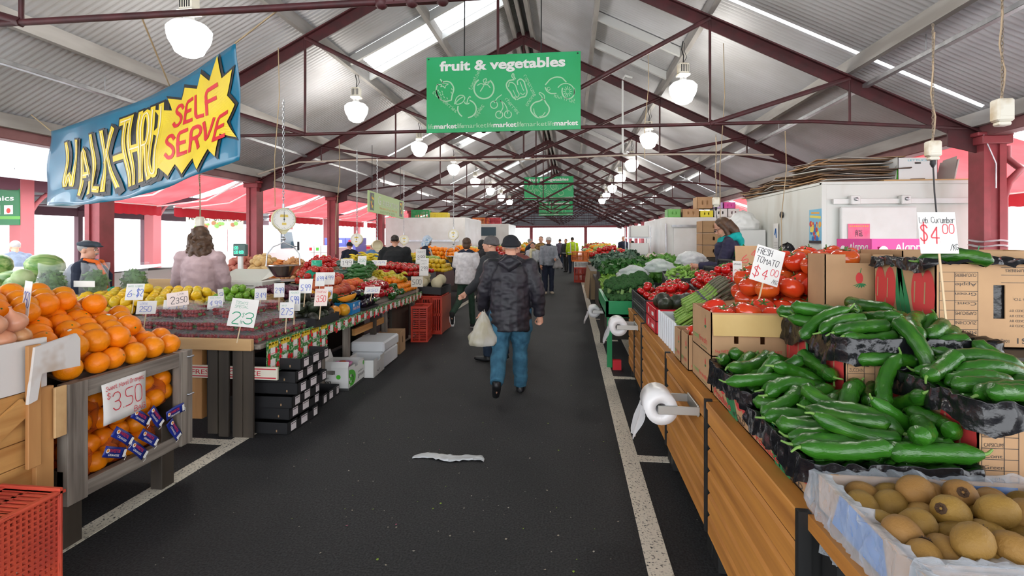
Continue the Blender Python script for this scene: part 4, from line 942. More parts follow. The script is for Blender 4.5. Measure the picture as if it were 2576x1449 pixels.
# strawberry punnets
def punnet():
    r = thing('punnet', '', 'punnet')
    m = MB(); w, d, h = .085, .06, .07
    m.add([(-w * .85, -d * .85, 0), (w * .85, -d * .85, 0), (w * .85, d * .85, 0), (-w * .85, d * .85, 0), (-w, -d, h), (w, -d, h), (w, d, h), (-w, d, h)], [(3, 2, 1, 0), (0, 1, 5, 4), (1, 2, 6, 5), (2, 3, 7, 6), (3, 0, 4, 7)])
    m.build('tub', film('punnet_plastic', (.8, .78, .8), .04, .1), r)
    m = MB(); m.box(-w * 1.06, w * 1.06, -d * 1.06, d * 1.06, h, h + .004); m.add([(-w * .9, -d * .9, h + .004), (w * .9, -d * .9, h + .004), (w * .9, d * .9, h + .004), (-w * .9, d * .9, h + .004), (-w * .75, -d * .75, h + .016), (w * .75, -d * .75, h + .016), (w * .75, d * .75, h + .016), (-w * .75, d * .75, h + .016)], [(4, 5, 6, 7), (0, 1, 5, 4), (1, 2, 6, 5), (2, 3, 7, 6), (3, 0, 4, 7)])
    m.poly([(-.03, -.02), (.03, -.02), (.03, .02), (-.03, .02)], Matrix.Identity(4), 0, h + .0165)
    m.build('lid', film('lid_plastic', (.8, .78, .8), .04, .06, .1), r)
    m = MB()
    for i in range(5):
        for j in range(3):
            for l in range(2):
                m2 = Mx((-.06 + i * .03 + RNG.uniform(-.004, .004), -.034 + j * .034, .02 + l * .03), RNG.uniform(0, 6), RNG.uniform(0, 6), 0, .0185); m.lathe([(0, -1.1), (.45, -.75), (.85, -.1), (.95, .4), (.7, .8), (0, .9)], 7, 0, m2)
                if RNG.random() < .4: m.lathe([(0, .95), (.7, .82), (.9, .95)], 6, 1, m2)
    m.build('strawberries', [pm('strawberry_red', (.3, .008, .012), .3, col2=(.2, .006, .008), scale=60), pm('strawberry_leaf', (.05, .18, .03), .6)], r)['kind'] = 'stuff'
    return r
pp = punnet(); used = False
for l, (x0, x1, y0, y1) in enumerate(((-3.75, -2.48, 3.78, 4.55), (-3.75, -2.54, 3.82, 4.5), (-3.75, -2.75, 3.92, 4.6))):
    y = y0 + .065; j = 0
    while y < y1 - .03:
        x = x1 - .1
        while x > x0:
            if not (l == 2 and RNG.random() < .25) and (l or x > -3.0 or y < 3.95 or True) and not (l == 0 and x < -2.75 and 3.95 < y < 4.4):
                o = copy_tree(pp) if used else pp; used = True
                o.location = (x + RNG.uniform(-.01, .01), y + RNG.uniform(-.004, .004), .736 + l * .088 + (0 if l else 0)); o.rotation_euler = (0, 0, RNG.uniform(-.08, .08))
                o['label'] = 'clear punnet of strawberries in the %s layer on the fruit table' % ('bottom', 'middle', 'top')[l]; o['group'] = 'strawberry punnets'
            x -= .185
        y += .135
# heaps on the long table, near to far
Z = .737
def Q(x0, x1, y0, y1, za, zb): return [V((x1, y0, za)), V((x1, y1, za)), V((x0, y1, zb)), V((x0, y0, zb))]
blackp = pm('tray_black', (.02, .02, .022), .5)
av = proto(simple('avocado', [(0, -1.1), (.5, -.98), (.86, -.6), (1, -.1), (.9, .4), (.62, .9), (.34, 1.25), (.12, 1.38), (0, 1.36)], fruit_mat('avocado_skin', (.016, .024, .012), (.03, .045, .018), (.02, .015, .012), .4, 8, .5, 60), 12, .052))
c = Q(-2.88, -2.42, 4.55, 5.02, .775, .80); tray('avocado_tray', 'black cardboard tray of avocados at the table edge', 'tray', c, blackp, .035, .05)
heap(av, 'avocado', 'dark avocado in the black tray beside the strawberries', 'avocado', 'avocados in the black tray', c, .105, .19, DOME(.6), 'rand')
lim = proto(simple('lime', LEM, fruit_mat('lime_skin', (.1, .26, .02), (.2, .36, .03), (.14, .3, .02), .35, 4, .1), 10, .036)); lem = proto(simple('lemon', LEM, fruit_mat('lemon_skin', (.75, .5, .015), (.7, .55, .05), (.72, .42, .01), .35, 4, .15), 12, .047))

def pq(z0, z1, *p): return [atz(p[0], p[1], z0), atz(p[2], p[3], z0), atz(p[4], p[5], z1), atz(p[6], p[7], z1)]
def stand(nm, lab, cat, c, mat=greyw, rim=.012, group=None, over=.02): return tray(nm, lab, cat, [p - V((0, 0, .004)) for p in c], mat, 0, rim, group, z0=.738, over=over)
SL = {}
def shelf(lab, c, mat=greyw, z0=.738, rim=.01): return tray('display_board', lab, 'display board', [p - V((0, 0, .004)) for p in c], mat, 0, rim, 'sloping display boards', z0=z0, over=.01)
# lemons, limes, herbs on the near counter
c = [V((-4.75, 3.95, .86)), V((-3.62, 4.45, .86)), V((-3.55, 4.9, .95)), V((-4.75, 4.6, .95))]; shelf('low sloping board under the lemons', c); 
heap(lem, 'lemon', 'yellow lemon in the long heap behind the loose oranges', 'lemon', 'lemons behind the oranges', c, .094, .15, DOME(.45), jit=.1)
c = [V((-3.56, 4.52, .9)), V((-3.2, 4.55, .9)), V((-3.2, 4.95, .95)), V((-3.5, 4.95, .95))]; shelf('low board under the limes', c)
heap(lim, 'lime', 'green lime in the small heap behind the strawberries', 'lime', 'limes behind the strawberries', c, .072, .13, DOME(.5))
kw = proto(simple('kiwifruit', BALL, fruit_mat('kiwi_small', (.26, .15, .05), (.34, .2, .07), None, .7, 8), 10, .036, (1, 1, 1.25)))
c = Q(-3.18, -2.9, 4.62, 5.1, .84, .9); shelf('low board under the small kiwifruit', c); heap(kw, 'kiwifruit', 'brown kiwifruit in the small heap behind the strawberries', 'kiwifruit', 'small kiwifruit heap', c, .075, .08, DOME(.5), jit=.15)
gr = proto(simple('grape', BALL, fruit_mat('grape_skin', (.06, .008, .018), (.13, .02, .04), (.03, .006, .015), .3, 20, var=.2), 8, .019)); c = Q(-3.0, -2.6, 5.08, 5.42, .83, .9)
shelf('low board under the red grapes', c, blackp); heap(gr, 'grape', 'dark red grape in the loose pile behind the avocados', 'grape', 'red grapes', c, .036, .1, DOME(.5), cap=150)
# peaches and nectarines
pe = proto(simple('peach', [(0, -.95), (.4, -.9), (.75, -.68), (.96, -.3), (1, .1), (.9, .5), (.6, .8), (.25, .88), (0, .8)], fruit_mat('peach_skin', (.42, .05, .03), (.75, .28, .08), (.55, .1, .03), .5, 3.5, lo=.45, hi=.75), 12, .047))
ne = proto(simple('nectarine', BALL, fruit_mat('nectarine_skin', (.5, .035, .015), (.75, .22, .04), (.4, .02, .015), .3, 3, lo=.5, hi=.8), 12, .047))
pl = proto(simple('plum', BALL, fruit_mat('plum_skin', (.07, .01, .03), (.16, .03, .06), None, .35, 5), 10, .03))
c = Q(-3.55, -3.15, 5.15, 5.75, .9, .96); shelf('low board under the plums', c); heap(pl, 'plum', 'dark plum in the pile next to the cash register', 'plum', 'dark plums', c, .062, .09, DOME(.5))
c = Q(-3.15, -2.62, 5.45, 6.05, .84, .96); shelf('sloping board under the peaches', c); heap(pe, 'peach', 'rosy peach in the heap behind the price cards', 'peach', 'peaches', c, .093, .17, DOME(.5))
c = Q(-3.5, -2.98, 5.95, 6.55, .95, 1.02); shelf('sloping board under the nectarines', c); heap(ne, 'nectarine', 'shiny red nectarine heaped behind the peaches', 'nectarine', 'nectarines', c, .093, .17, DOME(.5))
c = Q(-2.95, -2.78, 6.08, 6.7, .88, .93); shelf('sloping board under the apricots', c); heap(proto(simple('apricot', BALL, fruit_mat('apricot_skin', (.75, .16, .03), (.8, .3, .05), (.6, .08, .03), .5, 3), 10, .04)), 'apricot', 'orange-red apricot beside the peaches', 'apricot', 'apricots', c, .08, .1, DOME(.5))
# mushrooms, yams
mu = proto(simple('mushroom', [(0, -.8), (.3, -.78), (.32, -.2), (.9, -.15), (1, .1), (.8, .55), (.4, .78), (0, .85)], fruit_mat('mushroom_white', (.78, .68, .52), (.62, .48, .32), None, .6, 4), 10, .036))
c = Q(-3.1, -2.8, 6.75, 7.25, .9, .95); shelf('board under the mushrooms', c); heap(mu, 'mushroom', 'pale mushroom in the heap before the bananas', 'mushroom', 'white mushrooms', c, .068, .08, DOME(.4), 'up')
ya = proto(cucumber(.26, .035, .05, fruit_mat('yam_skin', (.17, .085, .045), (.24, .13, .07), None, .8, 9, .4, 40), False, 8, 'sweet_potato', 8))
c = Q(-3.55, -3.12, 6.65, 7.35, .96, 1.05); shelf('board under the sweet potatoes', c); heap(ya, 'sweet_potato', 'long brown sweet potato in the heap behind the mushrooms', 'sweet potato', 'sweet potatoes', c, .07, .12, DOME(.4), 'flat', aspect=2.6, yaw=.7)
# bananas
def banana_hand(n=6):
    m = MB()
    for k in range(n):
        a = (k - n / 2 + .5) * .2; pts = []; rs = []
        for i in range(9):
            t = i / 8; ph = -1.0 + 1.75 * t; pts.append(V((.11 * math.sin(ph) + .0 , (a * .35) * t + a * .06, .11 * math.cos(ph) - .03))); rs.append(.004 if i == 0 else .021 * min(1, .35 + 2.4 * t, .2 + 3.2 * (1 - t)))
        q = Matrix.Rotation(a * .6, 4, 'X'); m.tube([q @ p for p in pts], rs, 7, 0)
    o = m.build('banana_bunch', fruit_mat('banana_skin', (.62, .5, .03), (.5, .52, .06), (.7, .5, .02), .45, 3, var=.06))
    m = MB(); m.tube([(-.095, -.02, .03), (-.1, 0, .05), (-.13, .0, .075)], [.016, .016, .01], 6); m.build('stem', pm('banana_stem', (.2, .2, .05), .7), o)
    return o
bn = proto(banana_hand()); L = []
for i in range(16): u = (i % 6) / 5; L.append((V((-3.3 + .12 * (i // 6) * 2 + .32 * u + RNG.uniform(-.03, .03), 7.35 + .5 * u * .6 + (i % 3) * .09, .88 + .03 * (2 - i // 6) + .0)), (RNG.uniform(-.2, .2), RNG.uniform(-.3, .3), RNG.uniform(-2.6, -.6)), RNG.uniform(.95, 1.15)))
c = Q(-3.5, -2.68, 7.28, 7.9, .82, .9); shelf('board under the near bananas', c); place(bn, 'banana_bunch', 'hand of yellow bananas on the long fruit table behind the mandarins', 'bananas', 'bananas on the long table', L)
md = proto(simple('mandarin', [(0, -.8), (.4, -.78), (.8, -.52), (1, -.05), (.92, .4), (.6, .72), (.25, .8), (0, .76)], fruit_mat('mandarin_skin', (.85, .25, .008), (.9, .36, .012), (.8, .2, .004), .35, 4, .15), 10, .036))
c = Q(-2.9, -2.44, 6.98, 7.9, .775, .86); shelf('board under the mandarins', c); heap(md, 'mandarin', 'small mandarin heaped at the far end of the fruit table', 'mandarin', 'mandarins', c, .072, .14, DOME(.5), cap=200)
# capsicums, aubergines, broccoli, papaya
def capsicum(mat): return simple('capsicum', [(0, -1.15), (.35, -1.15), (.6, -1.0), (.78, -.4), (.9, .3), (.85, .75), (.55, .92), (.25, .82), (0, .72)], mat, 16, .058, (1, 1, 1.05), 4, .09)
cr = proto(capsicum(fruit_mat('capsicum_red', (.42, .006, .012), (.36, .01, .015), None, .12, 3, coat=.6))); cg = proto(capsicum(fruit_mat('capsicum_green', (.012, .07, .008), (.02, .1, .015), None, .15, 3, coat=.6)))
for o in (cr, cg): m = MB(); m.tube([(0, 0, .045), (.004, 0, .065), (.015, .004, .08)], [.012, .008, .009], 6); m.build('stem', stem_green, o)
c = Q(-2.78, -2.5, 6.1, 6.95, .78, .84); shelf('board under the red capsicums', c); heap(cr, 'capsicum', 'glossy red capsicum beside the mandarins', 'capsicum', 'red capsicums', c, .118, .13, DOME(.4), 'lie', lay=.7)
place(cg, 'capsicum', 'glossy green capsicum between the red ones and the mandarins', 'capsicum', 'green capsicums', [(V((-2.5, 6.98, .82)), (1.3, .3, 1), 1), (V((-2.55, 7.02, .9)), (1.4, 2, 1), 1), (V((-2.46, 6.75, .8)), (1.2, 4, 0), 1), (V((-2.47, 7.1, .82)), (1.5, 1, 2), .95)])
eg = proto(simple('aubergine', [(0, -1.3), (.5, -1.2), (.85, -.85), (1, -.35), (.9, .3), (.62, .95), (.42, 1.5), (.35, 1.8), (0, 1.85)], fruit_mat('aubergine_skin', (.008, .004, .012), (.016, .007, .02), None, .1, 3, coat=.6), 14, .05))
m = MB(); m.lathe([(.44, 1.45), (.4, 1.8), (.14, 1.95), (.1, 2.3), (0, 2.32)], 8, 0, Mx((0, 0, 0), sc=.05)); m.build('stem', stem_green, eg)
c = Q(-2.72, -2.42, 5.72, 6.12, .76, .8); shelf('board under the aubergines', c, blackp); heap(eg, 'aubergine', 'shiny black aubergine in front of the red capsicums', 'aubergine', 'aubergines', c, .105, .12, DOME(.4), 'lie', lay=.7)
zu = proto(cucumber(.2, .02, .012, fruit_mat('zucchini_dark', (.01, .05, .012), (.02, .08, .02), None, .3, 6, st=(1, 8, 8)), True, 8, 'zucchini', 8))
place(zu, 'zucchini', 'dark green zucchini lying beside the aubergines', 'zucchini', 'zucchini by the aubergines', [(V((-2.62 + .045 * i, 6.15 + .03 * (i % 2), .82)), (0, 0, 1.3 + .1 * i), 1) for i in range(5)])
def floret(R=.075):
    m = MB(); m.tube([(0, 0, -R * 1.1), (0, 0, -R * .2)], [R * .28, R * .34], 8, 1)
    for i in range(14):
        a = i * 2.4; q = math.sqrt((i + .5) / 14); p = V((q * R * .72 * math.cos(a), q * R * .72 * math.sin(a), R * (.52 - .55 * q * q)))
        b = MB(); b.ell(p, R * .36, 7, 5); 
        b.v = [v + (v - p) * RNG.uniform(-.12, .2) for v in b.v]; m.merge(b)
    return m.build('broccoli', [pm('broccoli_green', (.018, .085, .018), .8, col2=(.04, .14, .03), scale=60, bump=1.0, bscale=180), pm('broccoli_stalk', (.2, .34, .1), .6)])
br = proto(floret())
c = Q(-2.95, -2.5, 5.35, 5.7, .79, .84); shelf('board under the small broccoli row', c); heap(br, 'broccoli', 'broccoli head lying on the left fruit table', 'broccoli', 'broccoli on the left table', c, .14, .1, DOME(.4), 'up', lift=.6)
pa = proto(simple('papaya', [(0, -1.5), (.3, -1.42), (.75, -1), (1, -.3), (.95, .4), (.6, 1.1), (.25, 1.4), (0, 1.42)], fruit_mat('papaya_skin', (.75, .33, .01), (.6, .4, .04), (.7, .25, .02), .4, 3), 14, .068))
place(pa, 'papaya', 'whole yellow papaya lying at the table edge behind the avocado tray', 'papaya', 'whole papayas', [(V((-2.5, 5.1, .81)), (1.5, 0, .3), 1), (V((-2.46, 5.25, .81)), (1.55, 0, .5), 1), (V((-2.62, 5.06, .86)), (1.5, .2, 1.2), .9), (V((-2.68, 5.25, .93)), (1.5, .1, 1.4), .85), (V((-2.9, 5.3, .97)), (1.5, 0, 2.0), .85)])
for i, (p, e) in enumerate(((V((-2.6, 5.12, .98)), (-.5, -.15, .5)), (V((-2.45, 5.3, .96)), (-.2, .2, 2.4)))):
    r = thing('papaya_half', 'cut papaya half with orange flesh, %s of the two' % ('nearer', 'farther')[i], 'papaya', 'cut papayas', p); r.rotation_euler = e
    m = MB(); P = [(0, -1.5), (.3, -1.42), (.75, -1), (1, -.3), (.95, .4), (.6, 1.1), (.25, 1.4), (0, 1.42)]; n = 14
    vs = []
    for rr, z in P:
        for a in range(n + 1): t = PI + PI * a / n; vs.append((rr * .066 * math.cos(t), z * .075, rr * .066 * math.sin(t)))
    m.add(vs, [(i2 * (n + 1) + a, i2 * (n + 1) + a + 1, (i2 + 1) * (n + 1) + a + 1, (i2 + 1) * (n + 1) + a) for i2 in range(len(P) - 1) for a in range(n)], 0, True); m.build('skin', MATS['papaya_skin'], r)
    m = MB(); out = [(rr * .064, z * .074) for rr, z in P] + [(-rr * .064, z * .074) for rr, z in P[::-1]]; m.add([(x, y, .001) for x, y in out], [tuple(range(len(out)))]); m.build('flesh', pm('papaya_flesh', (.85, .2, .02), .35), r)
    m = MB(); m.add([(x * .4, y * .6, .002) for x, y in out], [tuple(range(len(out)))], 0); m.build('seed_hollow', pm('papaya_hollow', (.75, .4, .2), .3), r)
r = thing('produce_box', 'small blue printed carton at the fruit table edge behind the papayas', 'box', None, (-2.44, 5.52, .738), .06)
m = MB(); M = Matrix(((0, 0, 1, .002), (1, 0, 0, 0), (0, 1, 0, 0), (0, 0, 0, 1))); m.box(-.2, 0, -.13, .13, 0, .13); m.box(-.19, -.01, -.12, .12, .12, .1301, 2); m.text('fresh fruit', M @ Matrix.Translation((-.11, .045, 0)), .055, 1, .02, .001, .22); m.disc(-.08, .1, .018, M, 3, .001); m.disc(.09, .1, .018, M, 3, .001)
m.build('carton', [pm('box_blue', (.01, .22, .55), .4), pm('box_lettering', (.8, .5, .55), .4), pm('box_dark', (.02, .02, .02), .8), stick_white], r)
# herb bags behind the lemons
hp = pm('herb_leaf', (.035, .12, .015), .6, col2=(.08, .2, .03), scale=12)
def leafball(m, c, R, n, l, mat=0, flat=.6):
    for _ in range(n):
        d = V((RNG.gauss(0, 1), RNG.gauss(0, 1), RNG.gauss(0, 1))).normalized(); p = V(c) + V((d.x * R[0], d.y * R[1], d.z * R[2])) * RNG.uniform(.6, 1)
        t = V((RNG.gauss(0, 1), RNG.gauss(0, 1), RNG.gauss(0, 1))).normalized() * l; s = t.cross(d).normalized() * l * .35; k = d * l * .15
        m.add([p - t * .5, p + s + k * .5, p + t * .5 + k, p - s + k * .5], [(0, 1, 2, 3)], mat)
for i, (x, y) in enumerate(((-4.95, 4.3), (-4.65, 4.45), (-4.38, 4.62))):
    r = thing('herb_bag', 'clear bag of green herb leaves behind the lemons, %s of three' % ('left', 'middle', 'right')[i], 'bag of herbs', 'herb bags', (x, y, 1.0))
    m = MB(); leafball(m, (0, 0, .15), (.13, .075, .13), 420, .05); m.ell((0, 0, .14), (.11, .06, .12), 8, 6); m.build('leaves', hp, r)['kind'] = 'stuff'
    m = MB(); m.grid(18, 8, lambda u, v: ((.15 - .02 * v + .01 * math.sin(9 * u + v * 7)) * math.cos(2 * PI * u) * (1 if v < .8 else 1.15), (.09 - .07 * max(0, v - .5)) * math.sin(2 * PI * u), .0 + v * .34 + .015 * math.sin(4 * PI * u) * v), 0); m.build('bag', film('bag_plastic', (.85, .88, .9), .07, .15, .5), r)
    if i == 1: m = MB(); m.add([(-.13, -.095, .12), (.1, -.095, .12), (.1, -.095, .18), (-.13, -.095, .18)], [(0, 1, 2, 3)]); m.build('label', card, r)
tray('display_board', 'raised board under the herb bags', 'display board', [V((-5.15, 4.1, .995)), V((-4.77, 4.2, .995)), V((-4.2, 4.95, .995)), V((-5.15, 4.95, .995))], greyw, 0, .01, None, z0=.738, over=0)
# ================================================================ left: under the table, second counter, farther stands
def carton_box(name, lab, p, w, d, h, mat, rz=0., th=.006, flaps=(), cat='box', group=None, slots=(), draw=None, extra=()):
    """open carton, local x = width, y = depth, base centre at p; slots = hand holes (side, a0, a1, z0, z1); flaps = (side, length, angle)"""
    r = thing(name, lab, cat, group, p, rz); m = MB()
    m.box(-w / 2, w / 2, -d / 2, d / 2, 0, th)
    for sd in 'fblr':
        L = w if sd in 'fb' else d
        M = {'f': frame((-w / 2, -d / 2, 0), (1, 0, 0), (0, 0, 1)), 'b': frame((w / 2, d / 2, 0), (-1, 0, 0), (0, 0, 1)), 'l': frame((-w / 2, d / 2, 0), (0, -1, 0), (0, 0, 1)), 'r': frame((w / 2, -d / 2, 0), (0, 1, 0), (0, 0, 1))}[sd]
        hs = [s for s in slots if s[0] == sd]; x = 0
        for s in sorted(hs, key=lambda s: s[1]):
            a0, a1, z0, z1 = s[1] * L, s[2] * L, s[3] * h, s[4] * h
            m.box(x, a0, 0, h, -th, 0, 0, 0, M); m.box(a0, a1, 0, z0, -th, 0, 0, 0, M)
            if z1 < h: m.box(a0, a1, z1, h, -th, 0, 0, 0, M)
            x = a1
        m.box(x, L, 0, h, -th, 0, 0, 0, M)
        if draw: draw(m, sd, M, L, h)
    m.build('carton', [mat] + list(extra), r)
    for sd, ln, an in flaps:
        L = w if sd in 'fb' else d; m = MB()
        M = {'f': frame((-w / 2, -d / 2, h), (1, 0, 0), (0, 0, 1)), 'b': frame((w / 2, d / 2, h), (-1, 0, 0), (0, 0, 1)), 'l': frame((-w / 2, d / 2, h), (0, -1, 0), (0, 0, 1)), 'r': frame((w / 2, -d / 2, h), (0, 1, 0), (0, 0, 1))}[sd] @ Mx((0, 0, 0), rx=math.radians(an))
        m.box(.004, L - .004, 0, ln, -th, 0, 0, 0, M); m.build('flap', mat, r)
    return r
# stack of black fruit trays with white labels
def lab3(m, sd, M, L, h):
    if sd == 'r':
        for a, b in ((.1, .26), (.42, .62), (.84, .97)): m.poly([(L * a, h * .15), (L * b, h * .15), (L * b, h * .85), (L * a, h * .85)], M, 1, .001); m.poly([(L * (a + .01), h * .7), (L * (b - .01), h * .7), (L * (b - .01), h * .76), (L * (a + .01), h * .76)], M, 2, .0014)
    if sd == 'f': m.poly([(L * .8, h * .2), (L * .82, h * .2), (L * .82, h * .4), (L * .8, h * .4)], M, 3, .001)
lbl = pm('label_white', (.75, .7, .72), .5)
for i in range(6):
    carton_box('fruit_tray', 'black cardboard fruit tray with white labels, %s from the bottom of the stack' % ORD[i], (-2.52 + (.03 if i in (3, 5) else -.02 * (i % 2)), 4.08 + .04 * (i % 2) + .02 * i, i * .098), .5, .48, .094, blackp, RNG.uniform(-.04, .04), .005, (), 'tray', 'stacked black trays', (('r', .3, .4, .8, 1), ('r', .66, .8, .75, 1)), lab3, (lbl, ink_k, carton))
carton_box('fruit_tray', 'single black fruit tray lying on the floor behind the stack', (-2.5, 4.72, 0), .3, .4, .1, blackp, .05, .005, (), 'tray', None, (('r', .3, .4, .8, 1),), lab3, (lbl, ink_k, carton))
gb = pm('box_white', (.74, .74, .72), .5); gg = pm('print_green', (.08, .5, .03), .4); gk = pm('print_charcoal', (.06, .06, .06), .5)
def sg(m, sd, M, L, h):
    if sd in 'fr':
        m.text('green', M @ Matrix.Translation((L * (.06 if sd == 'f' else .58), h * .28, 0)), h * .26, 2, .012, .001, L * .42); m.text('southern', M @ Matrix.Translation((L * (.08 if sd == 'f' else .6), h * .5, 0)), h * .13, 2, 0, .001, L * .33); m.disc(L * (.7 if sd == 'f' else .95), h * (.58 if sd == 'f' else .8), h * .1, M, 1, .001)
        m.poly([(0, 0), (L, 0), (L, h * .1), (0, h * .1)], M, 2, .001)
    if sd == 'r':
        m.add([(L * .02, h * .12, .001)] + [(L * (.02 + .42 * math.cos(a)), h * (.45 + .42 * math.sin(a)), .001) for a in [math.radians(-50 + 14 * k) for k in range(11)]] + [(L * .02, h * .85, .001)], [tuple(range(13))], 1, False, M)
        for k in range(5): m.disc(L * (.08 + .2 * math.cos(-.6 + k * .4)), h * (.4 + .2 * math.sin(-.6 + k * .45)), h * .05, M, 2, .002)
        for k in range(4): m.disc(L * (.05 + .08 * (k % 2)), h * (.2 + .13 * k), h * .07, M, 0, .0018)
carton_box('fruit_box', 'white and green printed carton on the floor under the fruit table', (-2.5, 5.25, 0), .36, .46, .24, gb, .06, .005, (('l', .1, 20), ('f', .06, -20)), 'box', None, (('f', .35, .6, .68, .86), ('r', .4, .6, .85, 1)), sg, (gg, gk))
carton_box('fruit_box', 'plain white carton with a curved mark, behind the green printed carton', (-2.42, 5.72, 0), .34, .42, .2, gb, .08, .005, (), 'box', None, (('r', .35, .6, .8, 1),), lambda m, sd, M, L, h: m.ribbon([(L * .3, h * .3), (L * .42, h * .2), (L * .55, h * .3)], .008, M, 1, .001) if sd == 'r' else None, (gk,))
place(pe, 'peach', 'peach lying in a pink paper nest in the green printed carton', 'peach', None, [(V((-2.5, 5.3, .2)), (0, 0, 0), 1.1)])
m = MB(); m.lathe([(.03, 0), (.07, .01), (.1, .06), (.085, .07), (.06, .02), (0, .01)], 22, 0, fn=lambda a, z: 1 + .12 * math.cos(11 * a) * (z / .07)); o = m.build('paper_nest', pm('pink_paper', (.75, .3, .55), .5), None, (-2.5, 5.3, .16)); tag(o, 'frilly pink paper nest in the green printed carton', 'paper nest')
m = MB(); m.box(-.2, .2, -.3, .3, 0, .2, 0, .02); o = thing('foam_box', 'big white foam box with a lid under the fruit table', 'foam box', None, (-2.48, 6.2, 0), .05); m.box(-.17, .17, -.2, .2, -.0, .05, 0, .01); m.build('body', pm('foam', (.72, .74, .76), .6, bump=.1, bscale=120), o); m = MB(); m.box(-.21, .21, -.31, .31, .2, .33, 0, .02); m.build('lid', MATS['foam'], o)
carton_box('fruit_box', 'brown carton with a hand hole by the table legs', (-2.5, 6.85, 0), .3, .32, .3, carton, .1, .006, (), 'box', None, (('f', .42, .58, .45, .75), ('r', .4, .6, .45, .75)))
m = MB(); m.box(0, .8, 0, .02, 0, .1); o = thing('printed_board', 'cream box board with a red border wedged behind the dark planks', 'board', None, (-3.12, 3.765, .46)); 
M = frame((0, 0, 0), (1, 0, 0), (0, 0, 1))
for q in (((.01, .01), (.79, .01), (.79, .02), (.01, .02)), ((.01, .08), (.79, .08), (.79, .09), (.01, .09))): m.poly(q, M, 1, .001)
m.text('FRESH PRODUCE', M @ Matrix.Translation((.06, .03, 0)), .055, 1, .01, .001, .6); m.build('board', [pm('board_cream', (.72, .66, .55), .6), pm('border_red', (.55, .03, .05), .5)], o)
# plastic crates at the end of the fruit table
crate('plastic_crate', 'red plastic crate leaning upright against the end of the fruit table', (-2.47, 7.72, .27), .26, .42, .52, redpl, .12, 'x', None, .02)
crate('plastic_crate', 'red plastic crate carrying the melons, nearer the aisle', (-2.42, 8.5, .0), .5, .62, .64, redpl, .06, 'z', 'crates under the melons', .03)
m = MB(); m.box(-.005, .005, -.32, .32, .02, .62); o = m.build('board', pm('brown_red_board', (.4, .1, .06), .6), None, (-2.14, 8.52, 0)); o.name = 'crate_board'; tag(o, 'reddish board propped against the crate under the melons', 'board')
c = Q(-2.75, -2.15, 8.15, 8.85, .72, .76); tray('melon_tray', 'black cardboard tray of rockmelons on the red crate', 'tray', c, blackp, .06, .06)
mn = proto(simple('rockmelon', BALL, pm('melon_rind', (.42, .36, .2), .7, col2=(.56, .5, .33), scale=26, tex='voronoi', lo=.0, hi=.12, bump=.2), 14, .1))
place(mn, 'rockmelon', 'whole rockmelon in the black tray on the red crate', 'rockmelon', 'whole rockmelons', [(V((x, y, z)), (1, i, 0), s) for i, (x, y, z, s) in enumerate(((-2.25, 8.3, .84, 1), (-2.3, 8.55, .84, .95), (-2.5, 8.3, .85, 1), (-2.55, 8.6, .86, .95), (-2.3, 8.75, .86, 1)))])
for i, (x, y, z, e) in enumerate(((-2.46, 8.34, .99, (-.5, .2, 0)), (-2.62, 8.2, .87, (-1.2, .0, .3)))):
    r = thing('rockmelon_half', 'cut rockmelon half, %s' % ('on top of the whole melons', 'wrapped in film at the left of the tray')[i], 'rockmelon', 'cut rockmelons', (x, y, z)); r.rotation_euler = e
    m = MB(); m.lathe([(0, -.1), (.05, -.088), (.085, -.05), (.1, 0)], 14); m.build('rind', MATS['melon_rind'], r)
    m = MB(); m.lathe([(.1, 0), (.092, .001)], 14, 1); m.lathe([(.092, .001), (.05, .0), (.03, -.02), (0, -.03)], 14, 0); m.build('flesh', [pm('melon_flesh', (.85, .38, .07), .4) if i == 0 else pm('melon_pale', (.8, .6, .4), .3), pm('melon_green', (.5, .5, .2), .5)], r)
# ---- second counter: roots, onions, tomatoes and zucchini behind the register
r = thing('back_counter', 'raised timber counter of potatoes, onions, tomatoes and zucchini', 'counter', None, (-4.2, 6.9, 0))
m = MB(); m.box(-1.9, 1.35, -.35, .9, .9, .95); m.build('top', palew, r); m = MB(); m.box(-1.9, 1.35, -.4, -.37, .86, 1.02); m.build('front_board', palew, r)
for x in (-1.8, -.3, 1.2):
    for y in (-.3, .8): m = MB(); m.box(x, x + .08, y, y + .08, 0, .9); m.build('leg', darkw, r)
def col(u0, u1, v0, v1, w0, w1, z0=1.0, z1=1.13): a, b = aty(u0, v0, 6.58), aty(u1, v0, 6.58); c_, d = aty(w1, v1, 7.6), aty(w0, v1, 7.6); return [V((a.x, a.y, z0)), V((b.x, b.y, z0)), V((c_.x, c_.y, z1)), V((d.x, d.y, z1))]
pt = lambda n, c, v: simple(n, [(0, -.85), (.45, -.8), (.85, -.45), (1, 0), (.85, .5), (.45, .82), (0, .88)], fruit_mat(n + '_skin', c, v, None, .7, 5), 10, .048, (1, 1.35, 1))
